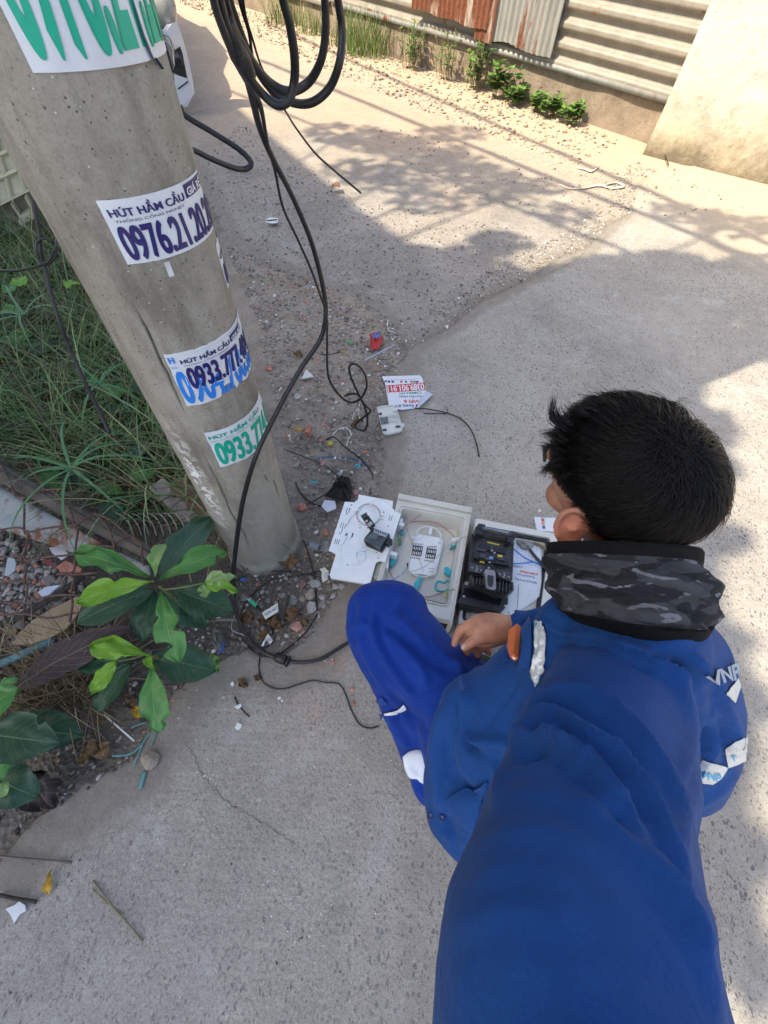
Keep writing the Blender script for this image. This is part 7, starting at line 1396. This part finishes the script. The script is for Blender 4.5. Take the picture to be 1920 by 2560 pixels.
def crump(pts,zc,h,seed,n=14):
    P_=np.array([G(*zc(*p),.0) for p in pts]); c_=P_.mean(0); rings=[]
    for k in (1,.8,.6,.4,.2,.02): rings.append([c_+(p-c_)*k+np.array([0,0,.003+h*(1-k**2)*.7+h*.6*(mnoise.noise(Vector((p[0]*90,p[1]*90,k*4+seed)))+.3)*(k<1)]) for p in smooth([*P_,P_[0]],3)[:-1]])
    return MB().loft(rings)
obj('foil_body',crump([(840,95),(875,88),(920,100),(922,140),(905,180),(870,195),(848,190),(845,140)],Z4,.02,3),foil,cw2,shade=False); obj('foil_panel',crump([(850,110),(905,105),(915,130),(860,145)],Z4,.032,5),foilb,cw2,shade=False)
obj('black_rag',crump([(1290,800),(1390,680),(1450,610),(1510,590),(1560,620),(1575,720),(1560,840),(1500,850),(1420,830),(1330,805)],Z8,.045,2),simple('black_cloth',(.018,.018,.02),.85,.3,60,.003,200),None,'crumpled black rag beside the white panel','rag',shade=False)
tube_=lambda name,a,b,zc,r,mat,label,cat,z=.006,n=8,group=None: obj(name,MB().tube([G(*zc(*a),z),G(*zc(*b),z)],r,n),mat,None,label,cat,group)
tube_('drinking_straw',(805,262),(998,162),Z4,.003,flat('lilac_straw',(.45,.46,.62)),'pale lilac drinking straw below the foil wrapper','straw',.008); tube_('green_vial',(695,140),(720,146),Z4,.0045,flat('vial_green',(.05,.45,.12)),'tiny green plastic piece left of the foil wrapper','plastic piece')
tube_('white_stick',(1025,575),(1325,838),ZB,.0022,flat('white_stick',(.62,.66,.64)),'thin white plastic stick in the dark soil','stick',.02)
pp_=thing('pipe_offcut','short grey plastic pipe offcut beside the white panel','pipe',G(*Z8(1195,1310),0)); a_=G(*Z8(1150,1290),.012); b_=G(*Z8(1235,1325),.012); d_=nrm(b_-a_); a1=np.array([-d_[1],d_[0],0]); mb=MB(); R_=[[a_+d_*u+(a1*math.cos(t_)+np.array([0,0,1])*math.sin(t_))*r_ for t_ in np.linspace(0,6.283,20,endpoint=False)] for u,r_ in ((0,.0135),(.034,.0135),(.034,.011),(.006,.010),(.006,.001))]; mb.loft(R_); obj('pipe_wall',mb,simple('grey_pvc',(.16,.18,.21),.4),pp_,flatang=40)
for k,(pts,zc,z,mat,lb) in enumerate([([(1295,835),(1400,845),(1415,920),(1320,960),(1260,900)],Z8,.008,flat('pale_ceramic',(.52,.56,.62)),'white broken ceramic chip beside the black rag'),([(430,325),(480,370),(398,385)],Z4,.008,flat('grey_tile',(.55,.55,.53)),'pale triangular tile chip behind the pole'),([(250,990),(300,955),(400,940),(290,1030)],Z1,.05,flat('blue_tile',(.55,.62,.72)),'white broken tile in the rubble left of the sapling'),([(35,880),(55,760),(100,775),(108,800),(105,845),(65,880),(60,885)],Z1,.05,flat('grey_glass',(.38,.42,.44)),'grey tile fragment near the left edge'),([(35,1185),(80,1165),(105,1145),(135,1165),(140,1195),(105,1215),(80,1258),(60,1215)],Z0,.004,CHW,'torn scrap of white paper at the left edge of the concrete'),([(160,1590),(190,1565),(205,1600),(180,1625)],Z7,.006,CHW,'white paper chip on the concrete left of the wire offcut'),([(210,2080),(240,2020),(290,2040),(280,2080),(240,2105)],Z7,.005,CHW,'crumpled white flake lowest on the concrete'),([(200,1850),(280,1810),(290,1840),(250,1870)],Z7,.005,CHW,'white flake beneath the wire offcut'),([(430,1425),(455,1412),(505,1418),(503,1445),(470,1450),(428,1442)],Z2b:=ZM(.3858,500,0),.012,CHW,'small crushed white litter on the shaded road')]):
    z_=z; sheet('white_chip',[(p[0],p[1]) for p in pts],zc,z_,mat,lb,'chip','pale chips lying on the ground',.004)
tube_('litter_edge',(432,1432),(500,1426),Z2b,.006,simple('dark_litter',(.05,.05,.06)),'dark edge of the crushed litter on the shaded road','litter',.016)
bc_=thing('bottle_cap','yellow bottle cap on the dirt behind the white panel','bottle cap',G(*Z8(1350,248),0)); q_=G(*Z8(1350,248),0); obj('cap_shell',MB().loft([[q_+np.array([math.cos(t_)*r_,math.sin(t_)*r_,z_]) for t_ in np.linspace(0,6.283,20,endpoint=False)] for z_,r_ in ((0,.0125),(.006,.0125),(.008,.011),(.0082,.002))]),simple('mustard_plastic',(.42,.36,.04),.45),bc_)
for k,(pts,zc,lb) in enumerate([([(1140,635),(1170,640),(1180,655),(1205,650),(1220,630)],Z8,'cyan plastic clip lying on the dirt near the pole'),([(1600,490),(1625,470),(1650,465),(1640,500)],Z8,'cyan plastic clip at the end of the blue strand'),([(1190,980),(1200,985)],Z8,'x')][:2]): obj('cyan_clip',MB().tube(smooth([G(*zc(*p),.008) for p in pts],4),.0035,6),cyan,None,lb,'clip','loose cyan clips')
ln_=[([(975,95),(1010,98),(1060,110),(1040,95)],'yellow petal scrap beside the upright brick piece')]
lone('yellow_scrap',G(*Z8(975,92),.006),G(*Z8(1062,112),.006),.018,LYL,'small yellow petal beside the upright brick piece','petal',shape='el',n=8,m=4)
lone('yellow_scrap',G(*Z4(650,212),.01),G(*Z4(686,206),.01),.012,LYL,'tiny yellow tip at the end of the brown wire','petal',shape='el',n=8,m=4)
lone('brown_leaf',G(1000-20,465-2,.01),G(870,472,.012),.05,LBR,'x','leaf') if False else None
lone('dead_leaf',G(*ZM(.3858,500,0)(850,1215),.015),G(*ZM(.3858,500,0)(910,1220),.015),.07,simple('rust_leaf',(.22,.10,.05),.8),'curled rusty dead leaf on the road under the drop cable tip',shape='el',n=10,m=6,curl=.3)
for k,(a,b,w,zc,lb) in enumerate([((690,250),(930,240),.05,Z7,'long torn brown leaf strip at the pole foot'),((270,870),(420,840),.05,Z7,'brown leaf litter beside the thick cable'),((760,860),(920,790),.045,Z7,'brown leaf among the stones below the tag'),((650,980),(720,900),.04,Z7,'dark brown leaf under the paper tag'),((470,1040),(560,1080),.035,Z7,'yellowish leaf behind the small tag'),((600,850),(660,960),.03,Z7,'narrow yellow leaf next to the pigtail'),((940,930),(1010,880),.035,Z7,'pale dry leaf at the slab edge'),((470,880),(560,920),.035,Z7,'brown leaf below the green connector'),((265,1620),(320,1540),.04,Z7,'translucent brown leaf on the concrete'),((430,1550),(490,1490),.02,Z7,'small brown leaf touching the long wire'),((350,225),(410,228),.03,Z4,'brown leaf behind the pole by the yellow tip'),((720,690),(800,650),.03,Z4,'brown leaf under the looped cable')]): lone('dead_leaf',G(*zc(*a),.004),G(*zc(*b),.008),w,LBR,lb,'leaf','dead leaves on the dirt',shape='el',wav=.014,seed=k*1.9,n=12,m=6,curl=.12)
def stick(a,b,zc,r,mat,lb,z=.01,z2=None): return obj('twig',MB().tube(smooth([G(*zc(*a),z),(G(*zc(*a),z)+G(*zc(*b),z2 or z))/2+[0,0,.004],G(*zc(*b),z2 or z)],4),r,6),mat,None,lb,'twig','dry twigs and sticks')
wd_m=simple('dry_wood',(.16,.10,.06),.85,.3,40); wd_d=simple('dark_wood',(.05,.04,.032),.85,.3,40)
stick((810,620),(750,860),Z7,.004,wd_d,'dark stick standing in the leaf litter behind the paper tag',.01); stick((740,860),(712,1110),Z7,.0022,wd_m,'thin brown stick running down to the slab edge'); stick((0,885),(250,882),Z7,.005,simple('grey_twig',(.25,.22,.19),.9),'pale grey twig half under the sapling leaf'); stick((210,210),(330,350),Z7,.0022,wd_m,'thin twig near the pole foot'); stick((380,300),(320,350),Z7,.002,wd_m,'short forked twig at the pole foot'); stick((480,1580),(430,1650),Z7,.0012,simple('straw_c',(.35,.3,.2),.9),'fine straw on the concrete')
stick((480,1040),(740,1355),Z0,.0022,simple('dry_grass_c',(.24,.20,.13),.8),'long forked dry grass stem on the concrete',.004); stick((0,915),(370,945),Z0,.003,simple('grey_twig2',(.17,.14,.12),.9),'long grey twig at the left edge of the concrete',.008); stick((0,1115),(190,1150),Z0,.004,wd_d,'short dark twig below the yellow petal',.008); stick((480,1085),(640,1215),Z0,.0016,simple('dry_grass_d',(.22,.19,.12),.8),'second strand of the dry grass stem',.004)
stick((30,915),(180,1490),ZM(.2,0,1300),.0001,wd_d,'x') if False else None
# tags
def tag_(pts,zc,z,label,txt,tq,col=(.60,.60,.50)):
    t_=thing('paper_tag',label,'tag',G(*zc(*pts[0]),z)); obj('tag_card',MB().plate([G(*zc(*p),z) for p in pts],.001),flat('tag_card',col),t_,shade=False); obj('lettering',text(txt,quad(*[G(*zc(*p),z+.0012) for p in tq]),.02),ink,t_,shade=False)
tag_([(508,805),(682,697),(690,790),(547,880)],Z7,.03,'white paper tag with blue handwriting among the rubble','VnPt-44T',((530,812),(676,730),(682,762),(545,848)))
tag_([(1145,320),(1205,305),(1245,350),(1235,440),(1180,470),(1165,400),(1175,360)],Z7,.03,'yellowed folded tag beside the white panel corner','111',((1205,350),(1235,360),(1232,425),(1200,420)))
tag_([(545,1085),(575,1035),(628,1110),(600,1155)],Z7,.02,'tiny white tag tied on the wires near the thick cable','Kênh',((565,1090),(600,1075),(615,1110),(580,1125)))
obj('cable_tie',MB().tube([G(*Z7(550,1095),.022),G(*Z7(512,1172),.022)],.003,6),CHW,None,'white cable tie end under the tiny tag','cable tie')
gc=thing('green_connector','green and black fibre connector lying on the rubble','connector',G(*Z7(440,720),.0)); a_,b_,c_=G(*Z7(375,672),.02),G(*Z7(450,730),.02),G(*Z7(510,790),.02); d_=nrm(b_-a_); s_=np.array([-d_[1],d_[0],0]); mb=MB(); mb.box((a_+b_)/2,(np.linalg.norm(b_-a_),.011,.009),(d_,s_,(0,0,1))); obj('connector_tip',mb,flat('connector_green',(.03,.42,.22)),gc,shade=False); obj('connector_boot',MB().tube([b_,c_,G(*Z7(570,870),.01)],[.005,.003],8),blkp,gc); obj('ferrule',MB().tube([a_,a_-d_*.01],.003,8),CHW,gc)
pb=thing('plastic_bag','scrap of clear plastic with blue edge beside the crinkled leaf','plastic scrap',G(*Z7(40,1100),0)); obj('blue_rim',MB().tube(smooth([G(*Z7(*p),.02) for p in [(85,1130),(82,1180),(60,1230),(20,1240)]],5),.003,6),flat('rim_blue',(.02,.10,.45)),pb); obj('clear_film',crump([(-40,980),(60,1000),(90,1100),(60,1220),(-20,1200)],Z7,.02,8),simple('film_grey',(.16,.16,.14),.25),pb,shade=False)
sheet('blue_litter',[(275,430),(320,415),(328,450),(280,458)],Z7,.008,flat('litter_blue',(.02,.18,.55)),'small bright blue plastic scrap near the pole foot','plastic piece',th=.003)
wl=[(175,1000),(170,960),(190,880),(225,800)]
gw('white_wire',[(210,830),(180,900),(175,990),(230,1025),(290,1045),(330,1070),(365,1085)],Z7,'thin white wire looping beside the thick cable',.0012,ww,.006,None)
for k,(pts,lb) in enumerate([([(1110,985),(1180,985),(1300,960),(1400,870),(1460,770),(1480,750)],'teal plastic strip curling toward the stone'),([(1545,750),(1510,830),(1490,890)],'teal strip going under the stone from above'),([(1430,1140),(1400,1240),(1380,1310)],'wide teal strip coming out below the stone'),([(1295,705),(1370,675),(1440,655)],'short teal strip behind the bright leaf'),([(1410,870),(1370,960),(1320,1090)],'frayed teal strip left of the stone')]): obj('teal_strip',MB().tube(smooth([G(*ZB(*p),.006) for p in pts],5),.0026 if k!=2 else .006,6,.25),flat('teal_strip',(.09,.25,.24)),None,lb,'plastic strip','teal plastic strips')
obj('teal_pipe',MB().tube([G(*Z1(-200,1540),.05),G(*Z1(345,1300),.06)],.011,10),simple('teal_pipe',(.12,.28,.29),.5),None,'dusty teal plastic pipe lying under the plywood','pipe')
# rusty sheet, plywood, planks, coil, chain link
rs=thing('rusty_metal_sheet','folded galvanised metal sheet with rusted edges lying under the chain link','metal sheet',G(100,1300,0)); rusty=metal('rust_flange',(.075,.062,.052),(.13,.11,.092),.12); galv=metal('galvanised_grey',(.24,.27,.27),(.34,.37,.36),.28)
def p5(x,y,z): a,b=ZM(.2532,0,1140)(x,y); return G(a,b,z)
def gridplate(c4,n,m,amp,mat,name,par,th=.003,seed=0):
    mb=MB(); rows=[]
    for j in range(m+1):
        v=j/m; rows.append([(np.array(c4[0])*(1-u)+np.array(c4[1])*u)*(1-v)+(np.array(c4[3])*(1-u)+np.array(c4[2])*u)*v+np.array([0,0,amp*mnoise.noise(Vector((u*4,v*3,seed)))]) for u in np.linspace(0,1,n+1)])
    mb.loft(rows,False,False); o=obj(name,mb,mat,par); sm=o.modifiers.new('s','SOLIDIFY'); sm.thickness=th; return o
gridplate([p5(-700,-90,.15),p5(1010,860,.10),p5(735,960,.07),p5(-700,480,.10)],20,6,.012,galv,'flat_sheet',rs)
gridplate([p5(-500,-160,.19),p5(1500,960,.12),p5(1490,1040,.105),p5(-500,0,.165)],26,3,.008,rusty,'rusted_flange',rs,.004,3)
gridplate([p5(-500,-220,.17),p5(1520,900,.11),p5(1500,960,.125),p5(-500,-160,.192)],26,2,.006,rusty,'upper_lip',rs,.004,6)
gridplate([p5(1180,950,.05),p5(1480,1090,.05),p5(1490,1180,.04),p5(1250,1100,.04)],8,3,.006,galv,'lower_tab',rs)
clf=thing('chain_link_fence','rusty broken chain link netting sagging over the metal sheet and rubble','chain link',G(100,1350,0)); rw=simple('rusty_wire',(.13,.07,.05),.8,.3,80)
W5=[[(-10,60),(90,240),(160,400),(235,415),(240,740),(282,775),(255,900),(210,1060),(262,1080),(240,1250),(270,1290),(262,1400),(240,1500),(235,1700)],
 [(262,70),(340,180),(425,300),(430,365)],[(500,320),(600,420),(700,560),(728,685),(768,720),(750,870),(738,1000),(738,1100),(705,1180),(728,1215),(705,1330),(700,1400),(715,1450),(690,1640)],
 [(158,400),(235,412),(320,370),(400,342),(520,330),(640,330)],[(-40,740),(100,712),(200,710),(290,748),(480,710),(700,682),(750,680),(840,620),(930,570)],[(-40,1000),(220,990),(262,1030),(450,1000),(720,970),(880,905),(1000,885),(1130,900)],[(-40,1262),(150,1235),(262,1240)],[(560,1165),(705,1170),(830,1165),(960,1150)],[(-40,1440),(250,1450),(480,1385),(700,1370),(800,1390)],[(-40,1575),(240,1560),(480,1600),(690,1560),(860,1530)],
 [(940,560),(1010,640),(1080,730),(1120,850),(1130,915)],[(1280,780),(1390,870),(1400,960),(1425,1080)],[(930,575),(1000,590),(1100,640),(1270,780)],[(1130,880),(1230,800),(1300,780)],[(-40,860),(60,740)]]
for k,w_ in enumerate(W5): obj('netting_wire',MB().tube(smooth([p5(x,y,.185-.07*min(1,max(0,y/1500))+.004*math.sin(x*.02+k)) for x,y in w_],6),.0034,7),rw,clf)
ply=thing('plywood_piece','torn tan plywood piece lying under the chain link','plywood',G(*Z1(300,1200),0)); tan=simple('tan_ply',(.36,.27,.16),.75,.15,8); obj('board',MB().plate([zz1(*p,.055) for p in ((82,1330),(120,1270),(180,1210),(330,1110),(505,1020),(548,1055),(520,1120),(440,1225),(330,1290),(200,1330))],.008),tan,ply,shade=False); obj('pale_edge',MB().tube(smooth([zz1(*p,.058) for p in [(85,1325),(180,1205),(330,1105),(500,1022)]],4),.003,5),simple('pale_ply',(.6,.52,.38)),ply)
obj('dark_batten',MB().tube([zz1(-60,1230,.05),zz1(180,1120,.06),zz1(360,1010,.065),zz1(540,885,.07)],[.014,.013,.010],7,.6),wd_d,None,'dark weathered batten lying across the rubble','batten')
def plank(a,b,w,h,mat,label,z0,z1,zc=Z1):
    A_,B_=G(*zc(*a),z0),G(*zc(*b),z1); d=nrm(B_-A_); s=nrm(np.cross([0,0,1],d)); return obj('wood_plank',MB().box((A_+B_)/2,(np.linalg.norm(B_-A_),w,h),(d,s,np.cross(d,s))),mat,None,label,'plank',None,shade=False)
wood=NT('brown_wood'); mp=wood.n('ShaderNodeMapping'); mp.inputs['Rotation'].default_value=(0,0,.7); mp.inputs['Scale'].default_value=(3,30,10); wood.l(wood.co(),mp.inputs[0]); wn_=wood.noise(3,6,.6,vec=mp.outputs[0]); wood.col(wood.mix(wood.ramp(wn_,.3,.7),(.10,.055,.035),(.22,.13,.085))); wood.rough(.75); wood.bump(wn_,.003)
wood2=simple('pale_wood',(.32,.28,.24),.8,.25,30)
plank((1130,270),(1470,590),.055,.012,wood.m,'brown plank leaning against the back of the pole foot',.11,.03); plank((1010,280),(1290,540),.06,.008,wood2,'pale grey board beside the brown plank',.10,.04)
spc=thing('wire_coil','old bleached spring coil beside the boards','wire coil',G(*Z1(900,560),0)); bw_=simple('bleached_wire',(.36,.33,.28),.8,.3,60)
for k in range(9): x=770+k*48; y=480-k*3; obj('coil_turn',MB().tube(smooth([zz1(x-20,y-10+k*4,.08),zz1(x+30,y+20,.105),zz1(x+75,y+75,.10),zz1(x+100,y+140+k*2,.06)],5),.0022,6),bw_,spc)
# rebar-like stems in the grass
def stalk(a,b,zc,lb,z0=.1,z1=.18): return obj('dry_stalk',MB().tube(smooth([G(*zc(*a),z0),(G(*zc(*a),z0)+G(*zc(*b),z1))/2+[0,0,.03],G(*zc(*b),z1)],5),.003,6),wd_m,None,lb,'dry stalk','dry stalks in the grass')
stalk((30,940),(330,1110),ZG,'dry brown stalk leaning through the grass at the left',.1,.2); stalk((0,960),(420,1640),ZG,'long dry stalk lying across the grass toward the sheet',.12,.16)
sheet('red_wrapper',[(290,770),(340,790),(370,830),(330,820),(285,800)],Z1,.05,simple('maroon_foil',(.20,.03,.03),.3),'maroon snack wrapper half hidden under the sapling','wrapper',th=.003); sheet('wrapper_white',[(320,700),(400,690),(450,745),(400,780),(340,735)],Z1,.055,flat('wrapper_white',(.6,.58,.58)),'white torn wrapper under the metal sheet','wrapper',th=.002); sheet('brick_tile',[(375,830),(440,790),(540,840),(530,860),(400,860)],Z1,.055,BS,'broken orange roof tile piece next to the sapling leaf','tile',th=.01)
stone(ZM(.2532,0,1640),-20,20,1,'x',GS[0],None) if False else None
# litter on the sunlit lane
Zr=ZM(.4702,1140,0)
lb_m=simple('bleached_rope',(.55,.48,.38),.9)
obj('dry_bark_strip',MB().tube(smooth([Gg(*Zr(*p),.01) for p in [(550,980),(600,1000),(680,1000),(760,985),(830,1000),(890,990),(850,970),(760,990)]],6),[.004,.008,.012,.015,.006],6,.4),lb_m,None,'pale dry bark strip on the sunlit lane','bark')
obj('dry_bark_strip',MB().tube(smooth([Gg(*Zr(*p),.01) for p in [(640,890),(690,900),(720,910),(760,885)]],6),[.006,.014,.006],6,.4),lb_m,None,'shorter bark scrap further up the sunlit lane','bark')
for k,(x,y,r,m_,lb) in enumerate([(560,868,8,1,'dark wood block on the sunlit dirt'),(1160,905,9,4,'brick lump near the foot of the limewashed wall'),(970,1018,6,0,'pale stone near the end of the bark strip'),(895,1065,9,0,'pale crumb at the tip of the pavement joint'),(1480,930,7,2,'flat stone at the foot of the limewashed wall'),(1085,930,4,0,'white pebble near the wall'),(985,900,5,1,'grey pebble near the wall')]): stone(Zr,x,y,r*.47,lb,(GS+[BS])[m_],'stones on the sunlit lane',seed=k*1.3,rot=k)
stick((1110,820),(1130,880),Zr,.004,wd_d,'thin black twig near the limewashed wall',.02)
stone(ZHd,590,140,11,'crumpled white and blue litter on the lane behind the hair',flat('blue_white_litter',(.55,.62,.72)),None,'litter','litter',3.,.7); stone(ZHd,175,850,6,'small cream litter above the card',flat('cream_litter',(.6,.55,.45)),None,'litter','litter',6.,.5)
tube_('white_clip',(88,1210),(105,1178),ZA,.0016,CHW,'bent white plastic clip on the concrete by the sleeve','clip',.004); 
stone(Z0,1345,617,7,'round pale disc pressed in the concrete',simple('disc',(.42,.40,.36),.9),None,'stone','stone',2.,.15)
